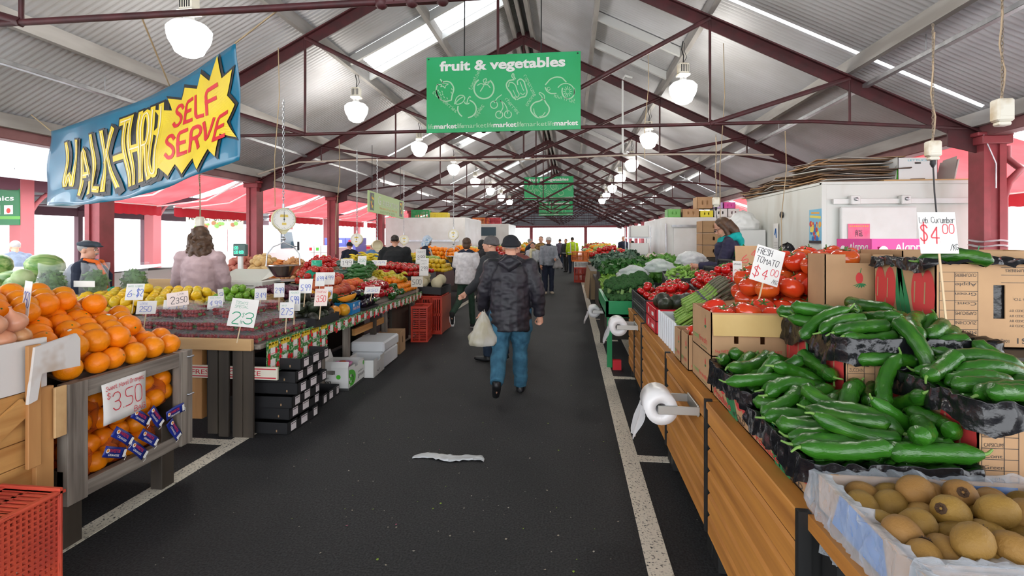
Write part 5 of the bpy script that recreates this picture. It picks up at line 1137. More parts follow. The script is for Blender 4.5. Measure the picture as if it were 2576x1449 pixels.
for nm, lab, cat, grp, pr, c, pitch, amp, ori, asp in (
    ('sweet_potato', 'pink sweet potato at the left end of the raised counter', 'sweet potato', 'pink sweet potatoes', proto(pt('sweet_potato', (.5, .13, .1), (.6, .24, .17))), col(548, 618, 715, 690, 600, 640), .1, .2, 'rand', 1.2),
    ('potato', 'washed yellow potato heaped on the raised counter', 'potato', 'yellow potatoes', proto(pt('potato', (.66, .42, .16), (.75, .53, .26))), col(618, 668, 712, 690, 640, 700), .1, .22, 'rand', 1.2),
    ('onion', 'small brown onion heaped behind the hanging scale pan', 'onion', 'onions on the raised counter', proto(simple('onion', ONI, fruit_mat('onion_gold', (.62, .3, .1), (.72, .42, .2), None, .35, 3), 10, .036)), col(695, 748, 710, 690, 722, 772), .07, .17, 'up', 1),
    ('plum_tomato', 'plum-red tomato heaped behind the green bag roll', 'tomato', 'red tomatoes on the raised counter', proto(tomato(.038, M_tom2, False, 10, 'plum_tomato')), col(748, 842, 708, 688, 772, 872), .076, .2, 'rand', 1)):
    shelf('sloping board under the %s' % grp, c, palew, .95); heap(pr, nm, lab, cat, grp, c, pitch, amp, DOME(.45), ori, aspect=asp, cap=150)
cr_ = proto(simple('carrot', [(0, -2.6), (.25, -2.2), (.5, -1), (.8, .6), (1, 2), (.85, 2.3), (.3, 2.4), (0, 2.35)], fruit_mat('carrot_skin', (.8, .25, .04), (.85, .35, .1), None, .5, 5), 8, .024)); c = col(668, 698, 712, 690, 700, 724)
shelf('sloping board under the carrots', c, palew, .95); heap(cr_, 'carrot', 'orange carrot in the pile left of the onions', 'carrot', 'carrots', c, .055, .15, DOME(.4), 'lie', aspect=1.7)
zb = proto(cucumber(.28, .027, .02, fruit_mat('zucchini_grey', (.05, .11, .08), (.08, .16, .11), None, .35, 6, st=(1, 8, 8)), False, 8, 'zucchini', 8)); c = col(800, 862, 715, 690, 868, 905, .97)
shelf('sloping board under the long zucchini', c, palew, .95); heap(zb, 'zucchini', 'grey-green zucchini on the raised counter', 'zucchini', 'long zucchini', c, .058, .14, DOME(.3), 'flat', aspect=2.6, yaw=1.0)
cu2 = proto(cucumber(.17, .021, .02, fruit_mat('cucumber_small', (.02, .11, .02), (.04, .16, .03), None, .3, 6), False, 8, 'cucumber', 8)); c = col(866, 912, 715, 688, 908, 940, .97)
shelf('sloping board under the small cucumbers', c, palew, .95); heap(cu2, 'cucumber', 'small green cucumber on the left stall beside the truss tomatoes', 'cucumber', 'small cucumbers', c, .047, .16, DOME(.35), 'flat', aspect=2.4, yaw=.9)
# tomatoes on the vine on their own stand
c = Q(-3.55, -2.55, 8.05, 9.3, .94, 1.03); r = thing('tomato_stand', 'grey timber stand of vine tomatoes beyond the bananas', 'stand', None, (-3.05, 8.65, 0)); m = MB(); m.box(-.52, .52, -.65, .65, .8, .86); m.box(-.5, .5, -.62, -.6, .66, .8); m.build('top', greyw, r)
for x in (-.48, .4):
    for y in (-.6, .52): m = MB(); m.box(x, x + .08, y, y + .08, 0, .8); m.build('leg', greyw_z, r)
tray('tomato_tray', 'dark tray lined with paper under the vine tomatoes', 'tray', c, blackp, 0, .02, None, z0=.862); vt = proto(tomato(.046, M_tom2, True, 10, 'vine_tomato')); heap(vt, 'vine_tomato', 'vine tomato on the grey stand beyond the bananas', 'tomato', 'vine tomatoes on the stand', c, .092, .14, DOME(.45), 'up', cap=150)
# far stands: bananas, oranges, apples, lemons
r = thing('far_counter', 'long dark counter of bananas, apples and lemons beyond the tomato stand', 'counter', None, (-3.6, 11, 0)); m = MB(); m.box(-1.2, .75, -1.5, 3.2, .82, .88); m.build('top', darkw, r)
for x in (-1.1, .6):
    for y in (-1.4, 0.8, 3.0): m = MB(); m.box(x, x + .1, y, y + .1, 0, .82); m.build('leg', darkw, r)
L = [(V((-4.5 + .17 * (i % 9) + RNG.uniform(-.03, .03), 9.75 + .16 * (i // 9) + .07 * (i % 2), 1.03 + .03 * (i % 3) + .03 * (i // 9))), (RNG.uniform(-.2, .2), RNG.uniform(-.3, .3), RNG.uniform(-2.6, -.6)), 1.15) for i in range(27)]
c = Q(-4.75, -3.0, 9.6, 10.3, .96, 1.02); stand_ = tray('banana_tray', 'green tray of bananas on the far counter', 'tray', c, pm('tray_green', (.01, .22, .05), .4), 0, .02, None, z0=.882); place(bn, 'banana_bunch', 'hand of bananas in the green tray behind the vine tomatoes', 'bananas', 'bananas on the far counter', L)
c = Q(-3.1, -2.5, 9.75, 10.6, .9, .95); tray('lemon_box', 'dark carton of lemons by the aisle, behind the woman in white', 'box', c, pm('box_maroon', (.08, .025, .025), .6), .3, .03); heap(lem, 'lemon', 'lemon in the dark carton beside the aisle', 'lemon', 'lemons in the dark carton', c, .1, .2, DOME(.5))
m = MB(); m.box(-.5, .2, -.9, .45, 0, .6); o = m.build('box_stand', darkw, None, (-2.75, 10.1, 0)); tag(o, 'dark wooden stand under the carton of lemons', 'stand')
ap = proto(simple('apple', TOM, fruit_mat('apple_green', (.3, .42, .06), (.42, .5, .12), None, .35, 4), 10, .05)); c = Q(-3.6, -3.0, 11.0, 11.8, 1.0, 1.06); tray('apple_tray', 'tray of green apples on the far counter', 'tray', c, blackp, 0, .02, None, z0=.882); heap(ap, 'apple', 'green apple on the far counter below the oranges', 'apple', 'green apples', c, .1, .15, DOME(.5))
c = Q(-4.0, -2.9, 12.5, 13.6, 1.02, 1.14); tray('orange_tray', 'tray of oranges at the back of the far counter', 'tray', c, blackp, 0, .02, None, z0=.882); heap(sm, 'orange', 'small orange on the far counter under the hooded man', 'orange', 'oranges on the far counter', c, .116, .24, DOME(.5), cap=130)
# ---- register, readout scale, bag roll
r = thing('cash_register', 'off-white cash register with a printer cover on the seller side', 'cash register', None, (-3.98, 5.85, .94)); m = MB(); m.box(-.42, .3, -.2, .22, 0, .14, 0, .015); m.add([(-.4, -.19, .14), (.28, -.19, .14), (.28, .2, .2), (-.4, .2, .2), (-.3, -.05, .2), (.2, -.05, .2), (.2, .18, .26), (-.3, .18, .26)], [(0, 1, 5, 4), (1, 2, 6, 5), (2, 3, 7, 6), (3, 0, 4, 7), (4, 5, 6, 7)]); m.build('body', pm('register_ivory', (.62, .62, .56), .45), r)
m = MB(); m.box(-.3, .25, -.203, -.2, .03, .12); m.build('drawer', MATS['register_ivory'], r); m = MB(); m.box(.05, .2, -.21, -.203, .08, .085); m.build('drawer_slot', black, r); m = MB(); m.box(-.7, -.44, -.3, .0, .0, .05, 0, .01); m.build('keypad', black, r)
r = thing('scale_readout', 'dark display of green digits on a white stalk behind the register', 'readout', None, (-4.3, 6.15, .94)); m = MB(); m.box(-.03, .03, -.02, .02, 0, .42, 0, .005); m.build('stalk', white, r); m = MB(); m.box(-.09, .09, -.03, .03, .42, .58, 0, .01); m.build('housing', pm('readout_case', (.05, .1, .09), .4), r)
m = MB(); M = frame((-.07, -.0305, .44), (1, 0, 0), (0, 0, 1)); 
for x, y in ((.0, .07), (0, .015), (.075, .015)): m.pen('8.50' if x else '1.20', M @ Matrix.Translation((x, y, 0)), .035, 0, .18, .001, .055)
m.build('digits', pm('green_digits', (.02, .4, .2), .4, emit=(.05, 1, .4), estr=1.5), r)
r = thing('counter_scale', 'flat weighing scale with a steel plate beside the register', 'scale', None, (-3.62, 6.1, .94)); m = MB(); m.box(-.2, .2, -.16, .16, 0, .05, 0, .01); m.box(-.03, .03, -.03, .03, .05, .1); m.build('base', black, r); m = MB(); m.lathe([(0, .1), (.15, .1), (.2, .115), (.19, .12), (0, .108)], 20); m.build('plate', galv, r)
r = thing('register_table', 'timber side table under the cash register', 'table', None, (-4.0, 5.95, 0)); m = MB(); m.box(-.75, .62, -.42, .4, .89, .938); m.build('top', greyw, r)
for x, y in ((-.7, -.38), (.5, -.38), (-.7, .3), (.5, .3)): m = MB(); m.box(x, x + .07, y, y + .07, 0, .89); m.build('leg', darkw, r)
def plastic_bag(lab, p, R, H, mat, seed=1, cat='plastic bag', rz=0., kind='dome'):
    r = thing('plastic_bag', lab, cat, None, p, rz); m = MB()
    def f(u, v):
        a = 2 * PI * u; q = ((1 - v ** 1.6) ** .6 * (.9 + .25 * v) if kind == 'dome' else max(.12, (1 - v) ** .75) * min(1, .75 + 3 * v)) * (1 + .3 * noise.noise(V((3 * math.cos(a) + seed, 3 * math.sin(a), 4 * v)))); 
        return (R[0] * q * math.cos(a), R[1] * q * math.sin(a), H * v + .12 * H * noise.noise(V((5 * math.cos(a), 5 * math.sin(a), seed))) * v)
    m.grid(36, 16, f, 0, True); m.build('bag', mat, r)
    return r
greenbag = pm('bag_green', (.02, .5, .3), .25, transl=.4, bump=.3, bscale=25)
plastic_bag('crumpled green plastic bag beside the counter scale', (-3.3, 6.1, .94), (.2, .15), .24, greenbag, 3); plastic_bag('green plastic bag standing left of the woman in the pink hoodie', (-5.0, 5.0, .75), (.15, .13), .3, greenbag, 5)
r = thing('bag_roll', 'upright roll of green plastic bags on a stick behind the peaches', 'bag roll', None, (-3.38, 6.4, .74)); m = MB(); m.tube([(0, 0, 0), (0, 0, .36)], .01, 6); m.build('stick', stick_white, r); m = MB(); m.lathe([(.012, .3), (.068, .3), (.07, .32), (.066, .4), (.07, .5), (.066, .56), (.012, .56)], 16); m.build('roll', pm('roll_green', (.03, .42, .25), .35, bump=.2, bscale=30), r)
# ---- price cards
def pc(lab, u, v, z, w, h, lines, rz=.15, mat=None, rx=-.25, ry=0.): return price_card(lab, atz(u, v, z), w * .88, h * .88, lines, rz + TH, rx, ry, .12, mat)
G = lambda t, c, y, hh, w=.7, x=.15: (t, c, x, y, hh, w)
pc('large card reading todays special 2 for 3 standing on the strawberries', 604, 822, .92, .22, .24, [G('TODAYS', 'g', .8, .1, .45), G('SPECIAL', 'g', .66, .1, .5), G('2', 'g', .1, .42, .3, .1), G('$', 'g', .35, .14, .08, .48), ('3', 'g', .58, .12, .4, .3), G('for', 'g', .12, .12, .1, .46)], ry=.12)
pc('card reading 2 10 leaning at the back of the strawberries', 440, 785, .95, .2, .15, [G('2', 'b', .2, .5, .2), G('10', 'b', .25, .45, .35, .5)], .5, None, -.7)
pc('card reading 250 in blue stuck in the lemons', 366, 790, .98, .165, .12, [G('LOOSE', 'b', .72, .14, .4), G('250', 'b', .18, .42, .6)])
pc('card reading 6 for 2 dollars above the lemons', 336, 755, 1.03, .17, .17, [G('NAVEL LEMONS', 'g', .8, .1, .8, .1), G('6', 'b', .2, .4, .25, .1), G('for', 'g', .3, .1, .12, .42), G('$2', 'b', .25, .42, .35, .6)], .15)
pc('pink card reading 2 for 3.50 above the limes', 448, 770, 1.0, .2, .14, [G('2', 'k', .2, .5, .2), G('3.50', 'k', .2, .4, .5, .42), G('LOOK', 'k', .76, .12, .3, .5)], .15, pinkcard, -.2, -.15)
pc('card reading 4.99 in front of the cash register', 540, 778, .96, .14, .14, [G('KIWI FRUIT', 'g', .8, .1, .7), G('4.99', 'b', .25, .36, .75, .12)], .3, None, -.4)
pc('card reading 2.75 standing in the avocados', 720, 800, .92, .13, .15, [G('2.75', 'b', .2, .4, .8, .1), G('ea', 'g', .75, .12, .3)])
pc('card reading 5.99 standing over the grapes', 740, 782, .96, .11, .2, [G('PEACHES', 'g', .85, .08, .7), G('5.99', 'b', .35, .35, .7)], .1, None, -.1)
pc('pink card with red writing above the papayas', 806, 770, .98, .13, .18, [G('PAWPAW', 'r', .75, .13, .7), G('3.50', 'r', .25, .35, .7)], .1, pinkcard, -.3)
pc('card reading 3.49 standing in the peaches', 655, 755, 1.0, .12, .13, [G('3.49', 'b', .2, .4, .8, .1)], .3); pc('card with blue figures standing in the nectarines', 702, 748, 1.05, .1, .15, [G('2.99', 'b', .3, .35, .8, .1)], .35)
pc('white card at the back of the nectarines near the green roll', 767, 738, 1.1, .13, .15, [G('5.99', 'b', .2, .4, .7)], .1, None, -.3); pc('narrow card behind the broccoli', 825, 752, .95, .1, .15, [G('4.99', 'b', .3, .35, .75, .1)], .1); pc('card edge-on beside the limes', 558, 760, 1.0, .06, .14, [G('3', 'b', .3, .4, .6, .2)], .9)
pc('card behind the green bag roll, left of a pair', 804, 720, 1.08, .11, .17, [G('6.99', 'b', .4, .3, .7)], .1); pc('card behind the green bag roll, right of a pair', 826, 716, 1.08, .14, .17, [G('4.99', 'b', .4, .3, .7)], .2, None, -.5)
pc('card reading 1.99 on the long zucchini', 872, 672, 1.18, .2, .14, [G('1.99', 'k', .25, .5, .7)], .1); pc('blank white card among the small cucumbers', 910, 668, 1.2, .14, .16, [G('2.50', 'g', .4, .3, .7)], .05); pc('card lying at the back of the vine tomatoes', 952, 668, 1.15, .28, .14, [G('2.99', 'b', .3, .4, .7)], .1, None, -.8)
pc('card reading 3.50 at the near edge of the mandarins', 935, 738, .95, .2, .13, [G('3.50', 'b', .25, .4, .7)], .1, None, -.9); pc('card reading 5.00 hung beside the melons', 1049, 722, .9, .19, .17, [G('5.00', 'k', .25, .45, .75, .1)], .05, pm('card_kraft', (.55, .5, .42), .6), -.05)
pc('tall card between the vine tomatoes and the lemons', 1066, 694, .98, .17, .34, [G('PINK', 'k', .8, .08, .6), G('LADY', 'k', .65, .08, .6), G('2.99', 'k', .3, .22, .7)], .05); pc('tall card above the bananas on the far counter', 1058, 664, 1.1, .22, .34, [G('SWEET', 'k', .75, .1, .7), G('3.99', 'k', .3, .25, .7)], .05)
# ---- far-left stall seen past the onions
r = thing('side_counter', 'pale counter of melons and greens at the far left', 'counter', None, (-6.6, 5.2, 0)); m = MB(); m.box(-1.6, .9, -1.3, .6, .84, .9); m.build('top', greyw, r); m = MB(); m.box(-1.5, .8, -1.2, .5, 0, .84); m.build('base', darkw, r)
ga = proto(simple('garlic', [(0, -.7), (.5, -.7), (.95, -.3), (1, .05), (.7, .5), (.3, .8), (.14, 1.3), (0, 1.35)], fruit_mat('garlic_skin', (.62, .5, .46), (.7, .6, .55), None, .7, 6), 10, .05, lobes=5, lamp=.06)); c = [V((-4.9, 3.1, .92)), V((-4.3, 3.7, .92)), V((-5.1, 4.1, .98)), V((-5.6, 3.4, .98))]
tray('garlic_tray', 'wide tray of garlic between the oranges and the far-left counter', 'tray', c, greyw, 0, .02, None, z0=0); heap(ga, 'garlic_bulb', 'pale garlic bulb in the wide tray behind the oranges', 'garlic', 'garlic bulbs', c, .1, .1, DOME(.4), 'up')
wm = proto(simple('watermelon', BALL, fruit_mat('watermelon_rind', (.1, .24, .05), (.4, .5, .2), None, .35, 3, st=(6, 6, .4)), 14, .15, (1, 1, 1.3)))
place(wm, 'watermelon', 'striped watermelon on the far-left counter', 'watermelon', 'watermelons', [(V((-7.3 + .33 * i, 5.3 + .1 * (i % 2), 1.06 + (.2 if i % 2 else 0))), (1.4, i, .8 * i), 1) for i in range(5)] + [(V((-6.6, 5.0, 1.05)), (1.5, 0, 1.2), .9), (V((-6.2, 5.05, 1.05)), (1.5, 1, 1.9), .9)])
c = [V((-7.0, 4.0, .92)), V((-5.8, 4.2, .92)), V((-5.8, 4.75, .96)), V((-7.0, 4.75, .96))]; tray('greens_tray', 'dark tray of avocados and cucumbers on the far-left counter', 'tray', c, blackp, 0, .03, None, z0=.902); heap(av, 'avocado', 'avocado in the dark tray on the far-left counter', 'avocado', 'avocados on the far-left counter', c, .11, .12, DOME(.4), cap=50)
ct = proto(simple('cabbage', BALL, fruit_mat('cabbage_leaf', (.35, .5, .2), (.55, .66, .35), None, .5, 5), 12, .11, lobes=7, lamp=.03)); place(ct, 'cabbage', 'pale green cabbage on the far-left counter', 'cabbage', 'cabbages', [(V((-6.1 + .22 * i, 5.0 - .05 * i, 1.0)), (0, .3 * i, i), 1) for i in range(3)] + [(V((-5.95, 4.85, 1.16)), (0, 0, 1), .9)])
# resting places of cucumbers (c) and kiwifruit (k): x, y, z in mm, quaternion and scale in hundredths
SETTLED = {
    'c': [(851,1671,872,55,-83,-2,7,88,91),(1057,1666,874,83,-55,1,0,87,95),(848,1727,871,83,56,4,4,85,108),(1048,1720,876,85,-53,5,2,94,102),(853,1784,874,0,-9,83,-56,86,93),(1056,1779,870,1,0,99,-16,89,103),(856,1839,869,83,56,4,4,91,100),(1061,1840,874,85,-52,-4,3,85,94),
(867,1899,868,0,-4,98,20,99,104),(1013,1921,890,24,13,-19,94,85,95),(852,1966,875,56,-83,6,2,89,99),(1009,1995,885,52,-84,11,8,101,98),(871,2035,879,3,-10,55,-83,105,100),(1061,2043,888,15,-3,-98,14,89,98),(853,2094,871,3,-5,19,-98,88,98),(1054,2101,876,76,-65,3,5,90,92),
(827,1643,941,2,9,89,-44,99,97),(1101,1539,900,3,5,-14,99,86,105),(827,1701,928,2,-6,-83,-56,100,96),(1083,1666,933,98,-17,-1,-1,104,107),(837,1762,928,3,-3,-43,-90,97,97),(1070,1743,925,1,10,98,-15,97,103),(828,1825,933,9,99,-2,-5,99,108),(1089,1804,927,94,-32,0,-10,92,96),
(852,1885,924,5,2,47,88,88,97),(1098,1902,916,42,-17,-21,-87,90,100),(812,1942,929,5,-2,-96,-29,91,99),(1155,2089,933,16,-62,77,-5,103,100),(838,2082,926,1,100,-5,-5,98,97),(879,2178,926,1,-1,98,20,85,97),(901,2242,931,56,83,-2,-3,86,108),(883,2346,928,20,97,16,2,88,103),
(875,2405,929,97,20,4,13,92,106),(915,2485,927,13,4,-20,-97,104,102),(874,2559,926,20,98,8,1,99,95),(769,2581,970,38,27,-83,-31,93,100),(932,2063,970,92,3,-7,38,101,104),(895,2187,979,0,8,-98,-20,101,94),(942,2295,947,13,11,-95,26,86,93),(946,2448,977,0,-1,100,3,95,92),
(894,2520,962,7,14,-82,-55,91,91),(837,2584,978,23,85,39,-25,88,104),(1062,1981,934,28,-79,-51,19,104,92),(859,2122,993,1,14,-90,-40,85,108),(961,2347,987,22,11,49,84,103,103),(1040,2521,993,3,13,-97,19,102,99),(952,2609,960,90,-30,18,28,86,99),(805,2030,963,7,-95,-26,-16,89,91),
(777,2228,988,3,4,-21,-98,99,93),(886,2326,1009,1,-26,-47,84,98,93),(805,2462,995,67,58,8,46,83,101),(1244,2318,1118,1,0,98,20,83,105),(1556,2274,1118,84,6,5,54,84,98),(1262,2396,1117,20,97,16,2,92,102),(1496,2396,1119,27,7,-19,-94,87,107),(1249,2453,1118,99,-2,0,14,96,98),
(1492,2483,1126,55,-83,-9,3,99,102),(1245,2534,1116,3,20,-96,-20,88,97),(1456,2584,1116,19,94,-28,-7,97,95),(1194,2619,1126,83,-55,11,-7,84,104),(1513,2640,1115,97,20,-2,-13,83,93),(1230,2262,1126,3,0,-47,88,101,100),(1454,2199,1152,15,-10,85,50,94,103),(1212,2309,1172,18,-1,-5,98,104,90),
(1509,2331,1142,71,63,10,29,86,108),(1200,2394,1171,95,19,-5,-24,92,96),(1538,2423,1174,21,92,33,2,86,99),(1131,2548,1174,18,-40,-13,-89,82,106),(1530,2547,1162,12,95,29,-4,89,99),(1230,2655,1157,20,96,4,-21,103,91),(1215,2198,1117,1,-1,100,10,94,92),(1474,2070,1100,13,-6,-77,63,83,102),
(1192,2255,1210,5,-8,100,2,100,100),(1539,2287,1173,23,22,-31,-90,82,104),(1107,2402,1208,26,-4,-18,95,104,97),(1427,2414,1152,93,-12,-24,24,104,95),(1203,2527,1192,23,27,-7,93,84,92),(1499,2642,1172,4,3,25,-97,99,100),(1129,2609,1200,56,79,-3,-23,98,108),(1207,2213,1175,5,-9,86,-50,95,97),
(1466,1956,1121,8,3,-67,-74,102,96),(1144,2302,1224,6,-15,90,40,89,92),(1468,2297,1197,83,-36,-39,17,84,93),(1165,2469,1197,5,16,30,94,101,90),(1322,2371,1182,33,-68,51,-41,92,96),(1228,2644,1221,51,-36,30,-72,102,97),(1394,2715,1203,80,10,-17,-57,100,94),(1166,2020,1061,88,2,-33,34,100,92),
(1509,2124,1123,5,6,-55,83,105,95),(1039,2272,1041,72,-19,28,-60,101,105),(1374,2277,1170,32,81,44,24,101,90),(1090,2346,1224,83,48,-19,20,100,90),(1370,2584,1142,21,46,63,59,86,104),(1092,1723,984,11,-86,-49,9,89,98),(1482,2238,1220,29,88,34,19,84,92),(1119,2046,986,24,-42,79,-37,95,95),
(1397,2243,1227,1,50,-83,-24,102,107),(1292,2500,1192,80,5,27,54,83,90),(1366,2450,1172,38,52,72,25,87,102),(1515,2583,1199,13,-3,98,-13,96,102),(1146,1940,949,12,13,-97,18,85,92),(1487,2028,1141,88,47,-1,-7,96,106),(1180,1951,1001,70,-33,-4,-63,85,98),(1437,2415,1227,52,20,-30,-77,91,100),
(1304,2520,1239,42,38,-73,-39,96,91),(1486,2685,1213,83,-2,16,54,98,95),(1270,2578,1211,71,-41,-15,55,97,99),(1184,1811,981,5,-70,-71,6,87,98),(1603,2051,1129,78,-47,37,-18,98,92),(1232,2123,1110,20,98,1,-1,94,93),(1391,2517,1218,72,0,-11,-68,89,96),(1129,2441,1253,1,100,-4,-8,99,107),
(1407,2602,1263,0,81,-59,-1,97,102),(1289,1936,1129,26,-15,84,-46,84,101),(1520,1798,1110,33,-11,68,65,97,103),(1316,2105,1171,35,68,-11,-63,102,101),(1340,2393,1235,4,74,-66,9,93,105),(1382,1729,1050,1,-1,83,56,94,103),(1630,1726,1048,83,56,0,-1,93,97),(1353,1795,1050,100,-2,0,-5,87,105),
(1624,1797,1047,0,2,-100,2,87,91),(1398,1882,1049,7,-99,-8,1,99,98),(1630,1881,1047,83,56,1,-1,86,93),(1369,1946,1051,7,-2,19,-98,100,104),(1615,1962,1053,56,-83,3,2,105,94),(1353,2008,1045,98,20,1,0,83,91),(1608,2015,1048,56,83,-2,-3,87,97),(1365,2070,1048,98,20,-1,-8,98,104),
(1630,2072,1055,1,6,94,-32,95,103),(1373,1703,1113,99,-15,0,1,96,97),(1638,1717,1108,2,-1,-26,-97,98,98),(1361,1767,1100,4,-6,100,-1,83,101),(1639,1773,1093,4,-4,100,-1,86,98),(1363,1839,1094,21,98,5,-2,84,102),(1606,1838,1085,3,-6,52,85,89,102),(1388,1899,1099,66,75,4,2,93,98),
(1624,1930,1089,18,-98,-6,0,96,91),(1364,1999,1097,3,1,9,100,87,102),(904,1726,970,11,6,-56,82,102,91),(1017,2055,964,4,34,-90,-25,94,105),(930,1943,989,33,-86,39,1,85,98),(947,2250,1012,19,1,-97,-13,92,103),(983,2395,1013,98,-11,18,3,96,95),(911,1806,985,32,-5,-9,94,96,92),
(963,1835,981,83,45,-13,-31,102,108),(1036,2013,996,66,59,13,45,91,107),(816,2284,990,44,1,89,-14,89,91),(808,2396,1016,25,-8,56,-79,103,104),(1098,1842,976,6,-30,22,-93,92,91),(1696,2438,1449,98,20,2,5,100,106),(1828,2504,1447,6,7,83,56,84,93),(1635,2377,1501,15,21,80,54,99,106),
(1702,2589,1448,20,98,6,0,85,103)],
    'k': [(846,1258,835,27,15,-74,60,103,103),(913,1234,833,46,36,66,-48,94,94),(974,1271,833,69,-22,-69,0,94,94),(1053,1262,835,66,-48,45,36,102,102),(1126,1253,835,27,56,-51,60,101,101),(1206,1276,833,8,68,32,-65,96,96),(1287,1229,835,7,69,-30,65,102,102),(781,1378,831,62,-73,-20,-23,90,90),
(913,1320,836,64,26,61,38,105,105),(993,1339,836,62,-71,-24,21,103,103),(1065,1343,832,33,47,46,-67,94,94),(1133,1332,833,68,45,48,-32,96,96),(1200,1349,834,6,-49,57,-66,97,97),(1281,1310,837,1,-43,-62,-66,106,106),(851,1465,837,40,25,47,75,101,101),(903,1418,834,11,-9,-65,74,98,98),
(976,1442,836,31,49,44,-69,105,105),(1052,1418,837,63,45,-60,-19,108,108),(1156,1415,834,72,-1,66,-23,99,99),(1228,1440,833,2,72,-21,-66,94,94),(1297,1455,833,71,-53,3,46,90,90),(818,1532,832,52,-26,-71,-40,92,92),(891,1533,832,29,67,-35,-59,92,92),(984,1528,838,31,0,-85,-43,104,104),
(1068,1531,837,44,-50,-56,49,106,106),(1147,1531,834,52,-84,14,-9,94,94),(1213,1512,834,51,60,27,-56,98,98),(1288,1524,833,1,-63,-19,75,94,94),(781,1227,838,10,77,52,-36,94,94),(881,1226,887,42,80,-23,-36,95,95),(963,1223,875,78,-4,-51,-37,92,92),(1036,1223,890,41,-52,-50,56,93,93),
(1175,1312,885,64,-43,-57,-28,99,99),(1184,1224,870,40,-52,-57,49,92,92),(1244,1264,886,20,22,-73,62,95,95),(784,1301,846,97,3,-19,-15,108,108),(841,1345,850,33,25,-12,90,100,100),(939,1376,876,27,-84,-2,-48,99,99),(1037,1368,887,39,-31,31,-81,97,97),(1111,1383,875,61,34,40,59,95,95),
(1230,1391,882,14,41,-48,-76,107,107),(1293,1386,834,40,82,24,33,91,91),(778,1457,836,34,-30,-48,-75,96,96),(926,1484,872,49,67,-7,-55,107,107),(1028,1473,875,14,16,86,47,97,97),(1106,1472,852,23,44,-26,-83,96,96),(785,843,833,66,-58,-31,36,97,97),(900,825,837,62,25,63,39,105,105),
(985,864,834,68,-17,53,48,94,94),(1045,826,836,51,-32,58,55,104,104),(1150,843,832,61,49,-57,25,92,92),(1229,860,835,67,-53,1,-51,96,96),(1291,831,833,13,-66,-37,-65,96,96),(806,939,832,63,43,-62,19,92,92),(880,958,835,63,-17,64,41,103,103),(993,941,833,27,17,64,-70,95,95),
(1063,940,832,11,-66,-35,-65,92,92),(1141,933,838,62,52,7,58,104,104),(1220,937,838,43,32,-75,38,106,106),(1291,916,838,60,50,-43,45,108,108),(803,1012,835,59,-17,64,-47,101,101),(875,1034,833,44,-74,-16,49,96,96),(951,1000,833,61,-21,-62,44,94,94),(1033,1009,835,53,-59,30,53,102,102),
(1118,1007,835,75,28,-60,9,101,101),(1202,1020,836,63,51,-42,41,104,104),(1281,1015,837,35,73,-18,56,106,106),(795,1094,832,55,13,-65,-51,91,91),(906,1093,832,30,66,-7,69,91,91),(981,1070,835,61,-4,75,24,102,102),(1063,1078,837,3,20,29,-94,93,93),(1135,1082,832,38,-72,-22,-54,93,93),
(1211,1098,835,61,38,-37,-59,97,97),(1295,1101,834,83,-52,11,-18,94,94),(829,816,882,86,-19,-40,24,103,103),(925,900,836,13,47,46,74,103,103),(965,814,873,32,32,-42,-79,91,91),(1032,815,903,29,66,-20,-66,99,99),(1097,880,847,93,18,31,-12,97,97),(1191,826,886,70,64,30,-6,108,108),
(1292,826,901,49,-34,-56,-57,106,106),(844,879,834,83,-36,-39,17,94,94)]}
# ================================================================ right stalls, from the near end on
varn = wood('varnished_pine', (.55, .235, .045), (.32, .12, .022), (1, .08, 1.5), 11); blackpaint = pm('black_paint', (.012, .012, .012), .5)
for i, (y0, y1) in enumerate(((1.56, 2.57), (2.59, 3.63), (3.65, 4.86), (4.9, 5.42), (5.44, 5.98))):
    r = thing('display_bench', 'varnished pine display bench with black legs, %s from the viewer along the right' % ORD[i], 'bench', 'pine display benches', (.66, (y0 + y1) / 2, 0)); h = (y1 - y0) / 2
    m = MB()
    for k in range(6): m.box(.0, .022, -h + .008, h - .008, .14 + k * .107, .14 + k * .107 + .1, 0, .012)
    m.build('front_panel', varn, r); m = MB(); m.box(-.004, .9, -h, h, .75, .785, 0, .004); m.build('bench_top', varn, r)
    for x in (.03, .75):
        for y in (-h + .0, h - .09):
            m = MB(); m.box(x, x + .09, y, y + .09, 0, .75, 0, .004); m.build('leg', blackpaint, r)
    m = MB(); m.box(-.006, .03, -h - .01, -h + .012, .14, .79); m.build('end_post', blackpaint, r)
    m = MB(); m.box(.1, .8, -h, h, .2, .23); m.build('lower_shelf', darkw, r)
def bag_roll(i, p, lab, Rr=.085, L=.2):
    r = thing('bag_roll', lab, 'bag roll', 'plastic bag rolls on the right benches', p); Mr = Mx((0, 0, 0), rx=PI / 2)
    m = MB(); m.lathe([(.03, -L / 2), (Rr, -L / 2), (Rr * 1.01, 0), (Rr, L / 2), (.03, L / 2), (.03, -L / 2)], 24, 0, Mr); m.lathe([(Rr * .7, L / 2 + .0006), (Rr * .69, L / 2 + .0006)], 24, 0, Mr); m.build('roll', pm('roll_film', (.8, .78, .78), .3, bump=.1, bscale=20), r)
    m = MB(); m.grid(8, 10, lambda u, v: (-Rr * 1.02 - .05 * v * math.sin(v * 2) + .012 * math.sin(9 * u + 4 * v), (u - .5) * L * (1 - .35 * v), -.01 - v * .17), 0, True); m.build('loose_sheet', film('roll_sheet', (.85, .85, .86), .45, .3), r)
    m = MB(); x = .66 - p[0]; w = L / 2 + .015
    for s in (-1, 1): m.box(-.02, x, s * w - .004, s * w + .004, -.022, .022, 0, .002)
    m.box(x - .012, x - .002, -w, w, -.03, .03, 0, .002); m.tube([(0, -w, 0), (0, w, 0)], .01, 8); m.build('bracket', pm('bracket_steel', (.5, .49, .46), .4, .7), r)
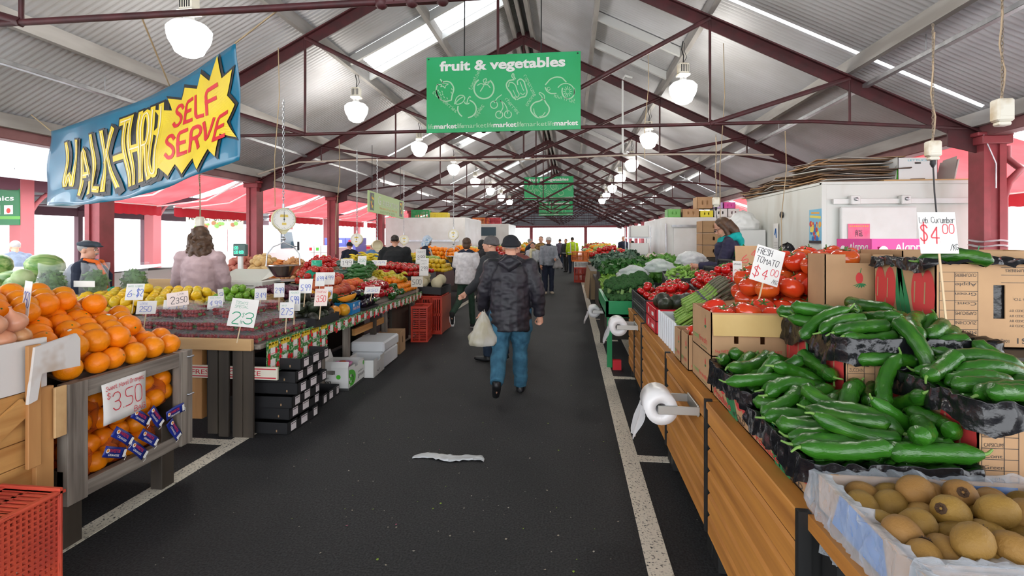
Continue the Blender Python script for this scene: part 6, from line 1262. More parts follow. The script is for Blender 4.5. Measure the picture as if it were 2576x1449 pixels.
bag_roll(0, (.47, 2.82, .69), 'nearest roll of clear plastic bags on a metal bracket'); bag_roll(1, (.47, 5.25, .7), 'second roll of clear plastic bags, on the far end of the pine benches', .09, .22); bag_roll(2, (.32, 7.3, .56), 'third roll of clear plastic bags, by the green broccoli stand', .085, .2)
# ---- cartons
pr = pm('carton_red', (.62, .05, .05), .6); pg = pm('carton_green', (.02, .2, .07), .6); pk = pm('carton_black', (.05, .04, .035), .6); pgt = pm('carton_print_green', (.12, .45, .12), .6)
CM = (pr, pg, pk, pgt)
def tomdraw(m, M, x, y, s):
    m.disc(x, y, s * .5, M, 1, .001, 14, s * .85); m.ribbon([(x + s * .1, y + s * .8), (x + s * .25, y + s * 1.4)], s * .1, M, 2, .0012)
    for k in range(6): a = -2.6 + k * .42; m.poly([(x, y - s * .7), (x + s * 1.1 * math.cos(a), y - s * .75 + s * .75 * math.sin(a)), (x + s * .8 * math.cos(a + .35), y - s * .72 + s * .5 * math.sin(a + .3))], M, 2, .0013 + k * .00005)
def comf(m, sd, M, L, h):
    if sd in 'lr': tomdraw(m, M, L * .72, h * .72, h * .11); m.text('com', M @ Matrix.Translation((L * .06, h * .2, 0)), h * .2, 4, 0, .001, L * .32); m.text('fresh', M @ Matrix.Translation((L * .4, h * .2, 0)), h * .2, 1, 0, .001, L * .42); m.text('marketing', M @ Matrix.Translation((L * .5, h * .08, 0)), h * .07, 2, 0, .001, L * .3)
    if sd == 'f': m.text('5kg NET', M @ Matrix.Translation((L * .05, h * .1, 0)), h * .08, 1, .005, .001, L * .18); m.text('Class 1', M @ Matrix.Translation((L * .42, h * .1, 0)), h * .08, 1, .005, .001, L * .16); m.text('10kg NET', M @ Matrix.Translation((L * .72, h * .1, 0)), h * .08, 1, .005, .001, L * .2); [m.text(t, M @ Matrix.Translation((L * .38, h * (.62 - .08 * k), 0)), h * .045, 1, 0, .001, L * .26) for k, t in enumerate(('Grown and packed', 'fresh produce', 'NETT AS MARKED'))]
HS = (('f', .3, .36, .3, .66), ('f', .64, .7, .3, .66), ('r', .35, .65, .7, .85))
def kbox(lab, x0, x1, y0, y1, z0, z1, draw=comf, flaps=(), slots=HS, name='carton', group=None, mat=carton): return carton_box(name, lab, ((x0 + x1) / 2, (y0 + y1) / 2, z0), x1 - x0, y1 - y0, z1 - z0, mat, 0, .005, flaps, 'box', group, slots, draw, CM)
kbox('lower brown printed tomato carton at the front of the right bench', .72, 1.1, 2.72, 3.12, .787, .97); b = kbox('upper brown printed tomato carton with its tan flap folded down in front', .72, 1.1, 2.72, 3.12, .972, 1.2)
m = MB(); Mf = frame((-.185, -.206, .22), (1, 0, 0), (0, -.22, -1)); m.box(0, .37, 0, .11, 0, .005, 0, .001, Mf); m.add([(.12, 0, .0055), (.255, 0, .0055), (.235, .055, .0055), (.14, .055, .0055)], [(0, 1, 2, 3)], 1, False, Mf); m.disc(.19, .012, .03, Mf, 2, .006, 12, .008)
for k in range(7): a = .3 + k * .42; m.poly([(.19, .016), (.19 + .04 * math.cos(a), .016 + .026 * math.sin(a)), (.19 + .03 * math.cos(a + .3), .016 + .02 * math.sin(a + .25))], Mf, 3, .0062)
m.build('folded_flap', [carton_in, carton, pr, pg], b)
for i, (y0, y1) in enumerate(((3.15, 3.34), (3.36, 3.55))): kbox('small printed tomato carton between the big cartons and the white foam box, %s' % ('nearer', 'farther')[i], .70, 1.05, y0, y1, .787, 1.0 - .01 * i)
tb = proto(tomato(.072, M_tom)); 
place(tb, 'tomato', 'tomato in the small carton beside the white foam box', 'tomato', 'tomatoes in the small carton', [(V((.8 + .14 * (i % 2), 3.22 + .13 * (i // 2) + .01 * i, .97 + .02 * (i % 2))), (.3, .2 * i, i), .95) for i in range(4)])
kbox('brown carton standing behind the folded-flap carton, under the tomatoes', 1.13, 1.42, 2.86, 3.1, .787, 1.17, None, (), ())
tray('display_board', 'board under the big tomato heap', 'display board', [V((.95, 3.02, 1.06)), V((1.95, 3.14, 1.1)), V((2.1, 3.85, 1.18)), V((1.05, 3.75, 1.16))], carton, 0, .02, None, z0=0.0)
heap(tb, 'tomato', 'big ripe tomato in the heap behind the folded-flap carton', 'tomato', 'big tomatoes in the heap', [(.98, 3.0, 1.08), (1.95, 3.12, 1.12), (2.1, 3.8, 1.2), (1.1, 3.7, 1.16)], .148, .3, lambda u, v: (max(0, math.sin(PI * min(1, u * .9 + .02)))) ** .7 * (.25 + .75 * math.sin(PI * min(1, .1 + v * .75))), 'up', jit=.08)
place(tb, 'tomato', 'tomato showing above the rim of the folded-flap carton', 'tomato', 'tomatoes in the folded-flap carton', [(V((.8 + .13 * (i % 3), 2.8 + .15 * (i // 3), 1.17 + .02 * (i % 2))), (.3, .1 * i, i), .92) for i in range(6)])
liner_black = pm('liner_black', (.008, .008, .01), .18, bump=.3, bscale=30); clearbag = film('clear_liner', (.8, .86, .93), .16, .22, .5)
def liner(r, x0, x1, y0, y1, z, drop, mat, name='liner', amp=.014, front=1., seed=0, side=1.):
    """crumpled sheet lining the inside of a carton and folded out over its rim"""
    m = MB(); ox, oy, oz = r.location; P = 2 * (x1 - x0 + y1 - y0); cx, cy = (x0 + x1) / 2, (y0 + y1) / 2
    def f(u, v):
        s = (u % 1) * P; a, b = x1 - x0, y1 - y0
        if s < a: p, n = V((x0 + s, y0)), V((0, -1))
        elif s < a + b: p, n = V((x1, y0 + s - a)), V((1, 0))
        elif s < 2 * a + b: p, n = V((x1 - (s - a - b), y1)), V((0, 1))
        else: p, n = V((x0, y1 - (s - 2 * a - b))), V((-1, 0))
        dr = drop * (front if n.y < 0 else side if n.x < 0 else 1) * (.75 + .5 * noise.noise(V((p.x * 6, p.y * 6, seed))))
        if v < .35: off, zz = -.014 - .01 * (1 - v / .35), z + .012 - (.35 - v) / .35 * .12
        elif v < .5: off, zz = .004 + .008 * math.sin((v - .35) / .15 * 3), z + .014
        else: t = (v - .5) / .5; off, zz = .012 + .01 * t, z + .012 - t * dr
        k = amp * noise.noise(V((p.x * 26, p.y * 26, zz * 9 + seed))) + amp * .45 * noise.noise(V((p.x * 48, p.y * 48, zz * 26 + seed)))
        if v >= .35: off += abs(k) + .003
        else: off -= abs(k)
        return (p.x + n.x * off - ox, p.y + n.y * off - oy, zz - oz + k * .6)
    m.grid(int(P / .012), 18, f, 0, True); return m.build(name, mat, r)
def listd(m, sd, M, L, h, flip=False):
    """printed tick-box table, upside down on some cartons"""
    Mq = M @ Mx((L, h, 0), rz=PI) if flip else M
    for x0, x1, n in ((.02, .2, 7), (.82, .99, 6)):
        if flip and x0 < .1: x0, x1 = .78, .98
        elif flip: x0, x1 = .01, .16
        for k in range(n + 1): m.ribbon([(L * x0, h * (.1 + .8 * k / n)), (L * x1, h * (.1 + .8 * k / n))], .002, Mq, 3, .001)
        for x in (x0, (x0 + x1) / 2 + .02, x1): m.ribbon([(L * x, h * .1), (L * x, h * .9)], .002, Mq, 3, .001)
        for k, t in enumerate(('CUCUMBERS', 'Apple', 'Green', 'Cont.', 'CAPSICUMS', 'ZUCCHINI', 'Medium')[:n]): m.text(t, Mq @ Matrix.Translation((L * x0 + .006, h * (.115 + .8 * k / n), 0)), h * .055, 3, .0, .0012, (x1 - x0) * L * .55)
    m.text('CLASS I', Mq @ Matrix.Translation((L * .42, h * .88, 0)), h * .09, 3, .02, .001, L * .16); m.text('10kg NET', Mq @ Matrix.Translation((L * .62, h * .9, 0)), h * .05, 3, 0, .001, L * .1); m.text('5kg NET', Mq @ Matrix.Translation((L * .26, h * .9, 0)), h * .05, 3, 0, .001, L * .1)
    for k in range(4): m.text('GROWN AND PACKED BY', Mq @ Matrix.Translation((L * .38, h * (.72 - .06 * k), 0)), h * .04, 3, 0, .001, L * .24)
    m.text('CONSIGNED TO:', Mq @ Matrix.Translation((L * .4, h * .4, 0)), h * .05, 3, 0, .001, L * .2); m.text('LEBANESE CUCUMBERS', Mq @ Matrix.Translation((L * .36, h * .06, 0)), h * .05, 3, 0, .001, L * .28)
    for y in (.04, .13, .22): m.ribbon([(L * .34, h * y), (L * .66, h * y)], .002, Mq, 3, .001)
def artd(m, sd, M, L, h):
    if sd == 'l':
        for x in (.12, .3, .75, .9): m.disc(L * x, h * .62, L * .1, M, 1, .001 + x * .0004, 16, h * .3); m.ribbon([(L * (x - .05), h * .5), (L * (x - .04), h * .75)], .008, M, 0, .002)
        for x in (.42, .5, .58): m.ribbon([(L * .45, h * .95), (L * x, h * .5), (L * (x + .1), h * .05)], L * .07, M, 2, .0013)
        m.text('Produce', M @ Matrix.Translation((L * .05, h * .08, 0)), h * .3, 1, .01, .0025, L * .5); m.text('of QLD', M @ Matrix.Translation((L * .6, h * .06, 0)), h * .2, 3, .01, .0025, L * .3)
    elif sd == 'f': listd(m, sd, M, L, h)
def artf(m, sd, M, L, h):
    if sd == 'f': listd(m, sd, M, L, h, True)
    else: artd(m, sd, M, L, h)
SL2 = (('f', .3, .36, .35, .75), ('f', .62, .68, .35, .75))
NEAR = (('front carton of cucumbers lined with black plastic, nearest the aisle', .72, 1.18, 1.62, 2.14, .787, .9, artd, ()), ('black-lined carton of cucumbers between the front one and the tomato cartons', .72, 1.06, 2.15, 2.68, .787, .95, artd, ()),
        ('raised black-lined carton of heaped cucumbers in the second row', 1.08, 1.64, 2.15, 2.7, .787, 1.175, artd, ()), ('black-lined carton of cucumbers at the right edge', 1.22, 1.78, 1.68, 2.13, .787, 1.08, artd, SL2))
for i, (lab, x0, x1, y0, y1, z0, z1, dr, sl) in enumerate(NEAR):
    r = kbox(lab, x0, x1, y0, y1, z0, z1, dr, (), sl, 'cucumber_carton', 'cucumber cartons'); liner(r, x0, x1, y0, y1, z1, (.1, .1, .13, .1)[i], liner_black, seed=i * 7, amp=.02)
    m = MB(); m.box(-(x1 - x0) / 2 + .01, (x1 - x0) / 2 - .01, -(y1 - y0) / 2 + .01, (y1 - y0) / 2 - .01, 0, (.82, .86, 1.05, 1.0)[i] - z0 - .003); m.build('liner_floor', liner_black, r)
r = kbox('tall brown carton printed CLASS I upside down, lined with black plastic', 1.55, 2.3, 2.36, 2.8, 1.12, 1.475, artf, (), SL2, 'cucumber_carton', 'cucumber cartons'); liner(r, 1.55, 2.3, 2.36, 2.8, 1.475, .03, liner_black, seed=40, amp=.03, front=.6, side=2.2)
m = MB(); m.box(-.37, .37, -.21, .21, 0, .295); m.build('liner_floor', liner_black, r)
m = MB(); m.box(-.5, .45, -.55, .45, 0, 1.115); o = m.build('back_bench', darkw, None, (1.95, 2.75, 0)); tag(o, 'dark bench under the upright cartons at the back of the right stall', 'bench')
kbox('open upright tomato carton with one tomato showing, behind the cucumbers', 1.34, 1.68, 2.86, 3.06, 1.17, 1.5, (lambda m, sd, M, L, h: (tomdraw(m, M, L * .5, h * .62, h * .11), m.text('comfresh', M @ Matrix.Translation((L * .2, h * .1, 0)), h * .17, 1, 0, .001, L * .8)) if sd == 'f' else None), (), (('f', .3, .7, .86, 1),))
place(tb, 'tomato', 'single tomato in the open upright carton', 'tomato', None, [(V((1.5, 2.98, 1.47)), (.2, 0, 0), 1)])
kbox('brown carton with a red printed tomato lying behind the black-lined cartons', 1.72, 2.5, 2.86, 3.25, 1.2, 1.52, lambda m, sd, M, L, h: tomdraw(m, M, L * .45, h * .85, h * .16) if sd == 'f' else None, (), ())
# cucumbers and kiwifruit as they came to rest
cb = proto(cucumber(.25, .026, .025, M_cuke)); kb = proto(simple('kiwifruit', BALL, fruit_mat('kiwi_skin', (.27, .155, .025), (.36, .21, .035), (.24, .115, .03), .65, 9, .3, 160), 18, .035, (1, 1, 1.22)))
m = MB(); m.lathe([(.012, -.042), (.009, -.0445), (.005, -.0425), (.0, -.0415)], 8); 
for k in range(7): a = k * .9; m.tube([(.004 * math.cos(a), .004 * math.sin(a), -.0425), (.008 * math.cos(a), .008 * math.sin(a), -.048)], .0012, 4)
m.build('calyx', pm('kiwi_calyx', (.07, .035, .015), .8), kb)
def zone(x, y, z):
    if z > 1.4: return 'cucumber lying in the tall CLASS I carton', 'cucumbers in the tall carton'
    if x < 1.07 and y > 2.14: return 'cucumber in the black-lined carton next to the tomato cartons', 'cucumbers next to the tomato cartons'
    if y < 2.14 and x < 1.2: return 'green cucumber in the front black-lined carton', 'cucumbers in the front carton'
    if y < 2.14: return 'cucumber in the black-lined carton at the right edge', 'cucumbers at the right edge'
    return 'green cucumber in the high heap of the second row', 'cucumbers in the second-row heap'
for x, y, z, w, a, b, c, s0, s1 in SETTLED['c']:
    if y < 1640: continue
    lab, g = zone(x / 1000, y / 1000, z / 1000); place(cb, 'cucumber', lab, 'cucumber', g, [(V((x, y, z)) / 1000, (w / 100, a / 100, b / 100, c / 100), (s0 / 100, s1 / 90, s1 / 90))])
for x, y, z, w, a, b, c, s0, s1 in SETTLED['k']:
    n = y < 1160; place(kb, 'kiwifruit', 'brown kiwifruit in the clear-lined box at the %s' % ('very bottom right' if n else 'right, below the cucumbers'), 'kiwifruit', 'kiwifruit, %s box' % ('nearest' if n else 'second'), [(V((x, y, z + 24)) / 1000, (w / 100, a / 100, b / 100, c / 100), s0 / 86)])
bl = pm('print_blue', (.02, .16, .5), .5)
for i, (y0, y1, lab) in enumerate(((1.17, 1.59, 'kiwifruit box lined with clear plastic, below the front cucumbers'), (.76, 1.155, 'nearest kiwifruit box lined with clear plastic, cut by the bottom edge'))):
    r = carton_box('kiwi_box', lab, (1.04, (y0 + y1) / 2, .787), .63, y1 - y0, .1, carton, 0, .006, (), 'box', 'kiwifruit boxes', (), lambda m, sd, M, L, h: [m.poly([(L * .16, h * .2), (L * .36, h * .2), (L * .36, h * .9), (L * .16, h * .9)], M @ Mx((0, 0, 0 if q else -.0075)), 1, .0012) for q in (0, 1)] if sd in 'fb' else m.poly([(L * .2, 0), (L * .8, 0), (L * .75, h * .9), (L * .3, h)], M, 1, .001), (bl, stick_white))
    liner(r, .725, 1.355, y0, y1, .887, .12, clearbag, 'clear_liner', .028, .25, 30 + i, 1.5)
r = thing('side_bench', 'low pine bench under the kiwifruit boxes', 'bench', None, (1.05, 1.15, 0)); m = MB(); m.box(-.37, .4, -.42, .4, .74, .785); m.build('bench_top', varn, r)
for x in (-.34, .3):
    for y in (-.4, .3): m = MB(); m.box(x, x + .08, y, y + .08, 0, .74); m.build('leg', blackpaint, r)
plastic_bag('crumpled clear plastic bag hanging at the right edge of the picture', (1.62, 1.5, .95), (.12, .1), .22, film('clear_bag', (.8, .82, .84), .3, .2, .8), 9)
# hand-written signs
def psign(lab, u, v, Y, w, h, lines, ry=0., rz=0., mat=None): return price_card(lab, aty(u, v, Y), w, h, lines, TH + rz, -.12, ry, .3, mat, 'price sign')
psign('white sign on a stick reading leb. cucumber $4.00 per kg', 2365, 638, 2.3, .16, .175, [('Leb. Cucumber', 'k', .03, .74, .14, .93), ('$', 'r', .03, .3, .38, .17), ('4', 'r', .26, .26, .38, .24), ('.', 'r', .54, .28, .1, None), ('00', 'r', .62, .48, .22, .3), ('/KG', 'k', .78, .08, .14, .2)])
psign('white sign on a stick reading fresh tomato $4.00 per kg, tilted', 1920, 712, 2.98, .165, .205, [('FRESH', 'k', .06, .77, .17, .5), ('TOMATO', 'k', .08, .52, .17, .78), ('$', 'r', .06, .14, .26, .2), ('4', 'r', .36, .12, .26, .2), ('.', 'r', .6, .14, .1, None), ('00', 'r', .66, .26, .18, .26), ('/KG', 'k', .76, .05, .12, .2)], ry=.3)
psign('narrow white sign before the asparagus with pink figures', 1855, 706, 4.3, .075, .16, [('ASPARAGUS', 'k', .1, .8, .08, .8), ('2', 'r', .15, .3, .25, .25), ('5', 'r', .5, .3, .25, .3)], .05)
price_kraft = psign('kraft board with white paper scraps and pink figures beside the fresh tomato sign', 1886, 676, 4.6, .24, .2, [('6', 'r', .2, .25, .35, .25), ('4', 'r', .55, .5, .3, .2)], 0, 0, carton)
# ---- asparagus, foam box, red boxes, black crates
foam = MATS['foam']; r = thing('foam_box', 'tall white foam box of asparagus on the right bench', 'foam box', None, (.72, 3.92, .787)); m = MB(); m.box(0, .02, -.35, .36, 0, .2); m.box(.38, .4, -.35, .36, 0, .2); m.box(.02, .38, -.35, -.33, 0, .2); m.box(.02, .38, .34, .36, 0, .2); m.box(.02, .38, -.33, .34, 0, .03)
for k in range(8): m.box(-.014, .0, -.33 + k * .088, -.29 + k * .088, 0, .215, 0, .003)
m.build('body', foam, r)
asp_s = pm('asparagus_stalk', (.16, .30, .04), .5, col2=(.24, .38, .08), scale=20); asp_t = pm('asparagus_tip', (.1, .13, .06), .7, col2=(.17, .12, .1), scale=90)
def bundle():
    m = MB(); 
    for k in range(16):
        a = k * 2.4; q = .043 * math.sqrt((k + .5) / 16); y, z = q * math.cos(a), q * math.sin(a); L = RNG.uniform(.3, .36)
        m.tube([(-.2, y * 1.1, z * 1.1), (0, y * .85, z * .85), (L - .28, y * 1.3, z * 1.3)], .0085, 6, 0); m.tube([(L - .285, y * 1.3, z * 1.3), (L - .23, y * 1.45, z * 1.45), (L - .19, y * 1.5, z * 1.5), (L - .15, y * 1.5, z * 1.5)], [.008, .011, .009, .002], 6, 1)
    o = m.build('asparagus_bundle', [asp_s, asp_t]); m = MB(); m.tube([(-.06, .045 * math.cos(t), .045 * math.sin(t)) for t in [PI / 6 * k for k in range(12)]], .004, 5, closed=True); m.build('rubber_band', pm('band_purple', (.08, .04, .15), .5), o); return o
ab = proto(bundle()); L = []
for k in range(5):
    for q in range(2): L.append((V((.92 + .08 * q + .02 * k, 3.66 + .13 * k + .06 * q, 1.07 + .08 * q)), (0, -.52 + .05 * q, .35 + .1 * RNG.uniform(-1, 1)), 1.05))
place(ab, 'asparagus_bundle', 'bundle of green asparagus leaning in the white foam box', 'asparagus', 'asparagus in the foam box', L)
r = kbox('flat carton of asparagus behind the foam box', 1.15, 1.6, 3.95, 4.5, .787, 1.05, None, (), (), 'carton'); place(ab, 'asparagus_bundle', 'bundle of asparagus lying behind the tomato signs', 'asparagus', 'asparagus behind the signs', [(V((1.36 + .1 * (k % 2), 4.02 + .1 * k, 1.12 + .04 * (k % 2))), (0, -.25, .3), 1.1) for k in range(5)])
redbox = pm('box_red', (.6, .012, .025), .45)
for z in (0, 1): r = kbox('%s red avocado carton on the right bench' % ('lower', 'upper')[z], .70, 1.08, 4.32, 4.86, .787 + z * .105, .89 + z * .105, lambda m, sd, M, L, h: (m.disc(L * .3, h * .5, h * .28, M, 4, .001), m.poly([(L * .6, h * .3), (L * .8, h * .3), (L * .8, h * .6), (L * .6, h * .6)], M, 4, .001)) if sd in 'lf' else None, (), (('l', .45, .55, .55, .85),), 'carton', 'red cartons', redbox); 
for o in [o for o in bpy.data.objects if o.name.startswith('carton') and o.data and len(o.data.materials) == 5 and o.data.materials[0] == redbox]: o.data.materials[4] = stick_white
place(av, 'avocado', 'big dark avocado in the upper red carton', 'avocado', 'avocados in the red carton', [(V((.8 + .1 * (i % 3), 4.42 + .13 * (i // 3), 1.02 + .03 * (i % 2))), (1.2, .3 * i, i), 1.3) for i in range(7)])
for z in (0, 1): crate('plastic_crate', '%s black plastic crate of tomatoes on the right bench' % ('lower', 'upper')[z], (.93, 5.4, .787 + z * .11), .44, 1.0, .105, blackp, 0, 'z', 'black crates of tomatoes', .06)
c = [V((.74, 4.95, .95)), V((1.25, 4.95, 1.0)), V((1.3, 5.88, 1.0)), V((.74, 5.88, .95))]; tv = vt; heap(tv, 'vine_tomato', 'vine tomato in the upper black crate', 'tomato', 'tomatoes in the black crate', c, .092, .12, DOME(.4), 'up', cap=45)
c = [V((1.2, 4.75, 1.04)), V((1.9, 4.8, 1.1)), V((2.1, 5.9, 1.16)), V((1.3, 5.9, 1.08))]; tray('tomato_tray', 'wide tray of red tomatoes behind the asparagus', 'tray', c, blackp, 0, .02, None, z0=0); heap(tv, 'vine_tomato', 'red tomato in the wide tray behind the asparagus', 'tomato', 'red tomatoes behind the asparagus', c, .094, .16, DOME(.45), 'up', cap=110)
# ---- broccoli stand and greens beyond
r = thing('green_stand', 'green painted stand of broccoli beyond the pine benches', 'stand', None, (.42, 6.3, 0)); gp = pm('green_paint', (.01, .25, .08), .4); m = MB(); m.box(0, .04, 0, 1.6, .62, .82, 0, .004); m.box(0, .5, 0, .03, .62, .82, 0, .004); m.box(0, 1.3, 0, 1.6, .62, .66); m.build('crate', gp, r)
for x, y in ((.02, .02), (.02, 1.5), (1.2, .02), (1.2, 1.5)): m = MB(); m.box(x, x + .06, y, y + .06, 0, .62); m.build('leg', gp if y < 1 and x < 1 else darkw, r)
c = [V((.47, 6.36, .70)), V((1.0, 6.36, .8)), V((1.25, 7.8, .9)), V((.47, 7.8, .7))]; tray('broccoli_tray', 'sloping tray under the broccoli on the green stand', 'tray', c, blackp, 0, .0, None, z0=.662); heap(br, 'broccoli', 'broccoli head heaped on the green stand', 'broccoli', 'broccoli on the green stand', c, .15, .16, lambda u, v: math.sin(PI * min(1, .15 + u * .75)) ** .6 * min(1, v * 3 + .3), 'up', lift=.6, jit=.15)
m = MB(); m.box(0, .1, 0, .06, 0, .12); o = m.build('red_packet', redbox, None, (.5, 6.2, 0)); tag(o, 'small red packet on the ground by the green stand leg', 'packet')
def leafy(name, lab, p, R, n, l, mat, cat, group=None, inner=None):
    m = MB(); leafball(m, (0, 0, R[2] * .55), R, n, l); m.ell((0, 0, R[2] * .5), (R[0] * .75, R[1] * .75, R[2] * .7), 9, 6); o = m.build(name, mat, None, p); return tag(o, lab, cat, group)
lt = pm('leaf_light', (.2, .42, .05), .5, col2=(.32, .52, .1), scale=10, transl=.2); dk = pm('leaf_dark', (.02, .1, .02), .5, col2=(.05, .19, .03), scale=10, transl=.15); md_ = pm('leaf_mid', (.07, .24, .03), .5, col2=(.14, .36, .05), scale=10, transl=.2); sil = pm('leaf_silver', (.06, .13, .09), .5, col2=(.12, .2, .13), scale=10)
r = thing('greens_table', 'long dark table of leafy greens on the right', 'table', None, (1.4, 9.7, 0)); m = MB(); m.box(-.85, .5, -1.7, 3.4, .62, .7); m.build('top', darkw, r); m = MB(); m.box(-.8, .45, -1.6, 3.3, 0, .62); m.build('base', darkw, r)
for i, (mat, nm, x0, x1, y0, y1, z, R, nn, lab) in enumerate(((lt, 'lettuce', .68, 1.1, 8.2, 9.4, .74, .17, 90, 'pale green lettuce at the aisle edge of the greens table'), (md_, 'celery', 1.15, 1.8, 8.3, 9.3, .88, .2, 120, 'bunch of celery leaves in the middle of the greens table'), (dk, 'parsley', .8, 1.6, 9.7, 10.9, .88, .22, 150, 'dark bunch of parsley behind the lettuce'), (sil, 'kale', .75, 1.5, 11.3, 12.6, .95, .24, 120, 'grey-green kale at the far end of the greens table'), (md_, 'spinach', 1.55, 1.95, 9.7, 11.0, .98, .22, 120, 'spinach heaped at the back of the greens table'))):
    y = y0; k = 0
    while y < y1:
        x = x0
        while x < x1: leafy(nm, lab, (x + RNG.uniform(-.04, .04), y + RNG.uniform(-.04, .04), z + .12 * (x - x0)), (R, R, R * .8), nn, R * .55, mat, nm, nm + ' on the greens table'); x += R * 1.25; k += 1
        y += R * 1.4
    tray('greens_tray', 'black crate under the %s on the greens table' % nm, 'crate', [V((x0 - .12, y0 - .15, z)), V((x1, y0 - .15, z)), V((x1, y1, z + .06)), V((x0 - .12, y1, z + .06))], blackp, 0, .02, None, z0=.702)
sp = proto(simple('snow_pea', [(0, -2.4), (.5, -1.8), (.9, -.6), (1, .4), (.7, 1.6), (0, 2.3)], fruit_mat('pea_pod', (.2, .42, .05), (.3, .5, .1), None, .5, 5), 6, .02, (1, .35, 1))); c = [V((1.25, 6.9, 1.02)), V((1.8, 6.9, 1.05)), V((1.9, 7.7, 1.1)), V((1.35, 7.7, 1.08))]; tray('pea_tray', 'tray of snow peas behind the broccoli', 'tray', c, blackp, 0, .03, None, z0=0); heap(sp, 'snow_pea', 'snow pea pod in the tray behind the broccoli', 'snow pea', 'snow peas', c, .06, .1, DOME(.4), 'rand', aspect=1.3, cap=110)
for i, (x, y, z, rz) in enumerate(((2.05, 6.6, 1.12, .12), (2.3, 6.85, 1.2, .2), (2.05, 6.45, 1.0, .05))):
    crate('produce_crate', 'black crate of beans stacked before the woman with glasses, %s' % ('upper', 'rear, tilted', 'lower')[i], (x, y, z), .62, .44, .12, blackp, rz, 'z', 'black bean crates', .05)
m = MB(); m.box(-.4, .4, -.3, .55, 0, .995); tag(m.build('crate_bench', darkw, None, (2.05, 6.5, 0)), 'dark bench under the black bean crates', 'bench')
leafy('green_beans', 'green beans in the upper black crate', (2.05, 6.6, 1.17), (.26, .16, .06), 160, .1, md_, 'beans')['kind'] = 'stuff'; leafy('spinach', 'spinach leaves beside the woman with glasses', (2.35, 7.0, 1.28), (.2, .2, .1), 60, .16, dk, 'spinach')
m = MB()
for k in range(420): a = RNG.uniform(0, 6.3); q = math.sqrt(RNG.random()); p = V((.26 * q * math.cos(a), .2 * q * math.sin(a), .17 * (1 - q * q) + RNG.uniform(0, .02))); d = V((RNG.uniform(-1, 1), RNG.uniform(-1, 1), RNG.uniform(-.3, .3))).normalized() * .035; m.tube([p - d, p + V((0, 0, .008)), p + d], .0035, 4)
m.ell((0, 0, 0), (.25, .19, .15), 10, 6); o = m.build('bean_sprouts', pm('sprouts', (.72, .66, .4), .5, col2=(.6, .52, .28), scale=30), None, (2.3, 6.0, 1.17)); tag(o, 'pale heap of bean sprouts before the woman with glasses', 'bean sprouts', None, 'stuff')
crate('produce_crate', 'black crate under the bean sprouts', (2.3, 6.0, 1.05), .6, .44, .12, blackp, 0, 'z', None, .05); m = MB(); m.box(-.3, .45, -.28, .3, 0, 1.045); tag(m.build('crate_bench', darkw, None, (2.3, 5.98, 0)), 'dark bench under the bean sprouts', 'bench')
for i, (x, y, z) in enumerate(((1.35, 8.0, 1.08), (.95, 7.95, .98), (1.6, 12.0, 1.0), (1.85, 8.1, 1.2))): plastic_bag('crumpled clear plastic over the greens, %s' % ('behind the snow peas', 'beside the broccoli', 'far down the table', 'over the beans')[i], (x, y, z), (.26, .2), .2, film('clear_wrap', (.85, .88, .9), .35, .2, .8), i)
# garlic-white spring onions, carrots
place(ga, 'garlic_bulb', 'white garlic bulb bunched on the greens table before the bending man', 'garlic', 'white bulbs on the greens table', [(V((1.5 + .11 * (i % 4), 10.4 + .1 * (i // 4), 1.18 + .05 * (i % 2))), (1.2, 0, i), 1.5) for i in range(10)]); place(cr_, 'carrot', 'carrot in the bunch at the aisle side of the greens table', 'carrot', 'bunched carrots', [(V((.72 + .05 * i, 11.0, .96)), (1.4, .2, 1.2), 1.4) for i in range(6)])
# cloth-covered table, rolls and crates far down the aisle
r = thing('cloth_table', 'table covered with tan cloth far down the right side', 'table', None, (.85, 14, 0)); m = MB(); m.box(-.35, .5, -.9, 2.4, .7, .76); m.build('top', darkw, r); m = MB(); m.grid(50, 8, lambda u, v: (-.36 - .05 * v + .04 * math.sin(u * 40) * v, -.95 + 3.4 * u, .765 - .72 * v), 0, True); m.grid(12, 8, lambda u, v: (-.36 + .9 * u, -.95 - .04 * v + .03 * math.sin(u * 14) * v, .765 - .72 * v), 0, True); m.build('cloth', pm('tan_cloth', (.34, .24, .14), .8), r)
crate('plastic_crate', 'red plastic crate at the bottom of the stack in the aisle', (.35, 18.9, 0), .46, .5, .55, redpl, 0, 'z', 'crates stacked in the aisle', .05); crate('plastic_crate', 'white and green crate in the middle of the stack in the aisle', (.35, 18.9, .56), .46, .5, .2, gb, 0, 'z', 'crates stacked in the aisle', .05); crate('plastic_crate', 'orange plastic crate on top of the stack in the aisle', (.33, 18.9, .77), .6, .5, .36, pm('orange_plastic', (.85, .2, .02), .4), 0, 'z', 'crates stacked in the aisle', .05)
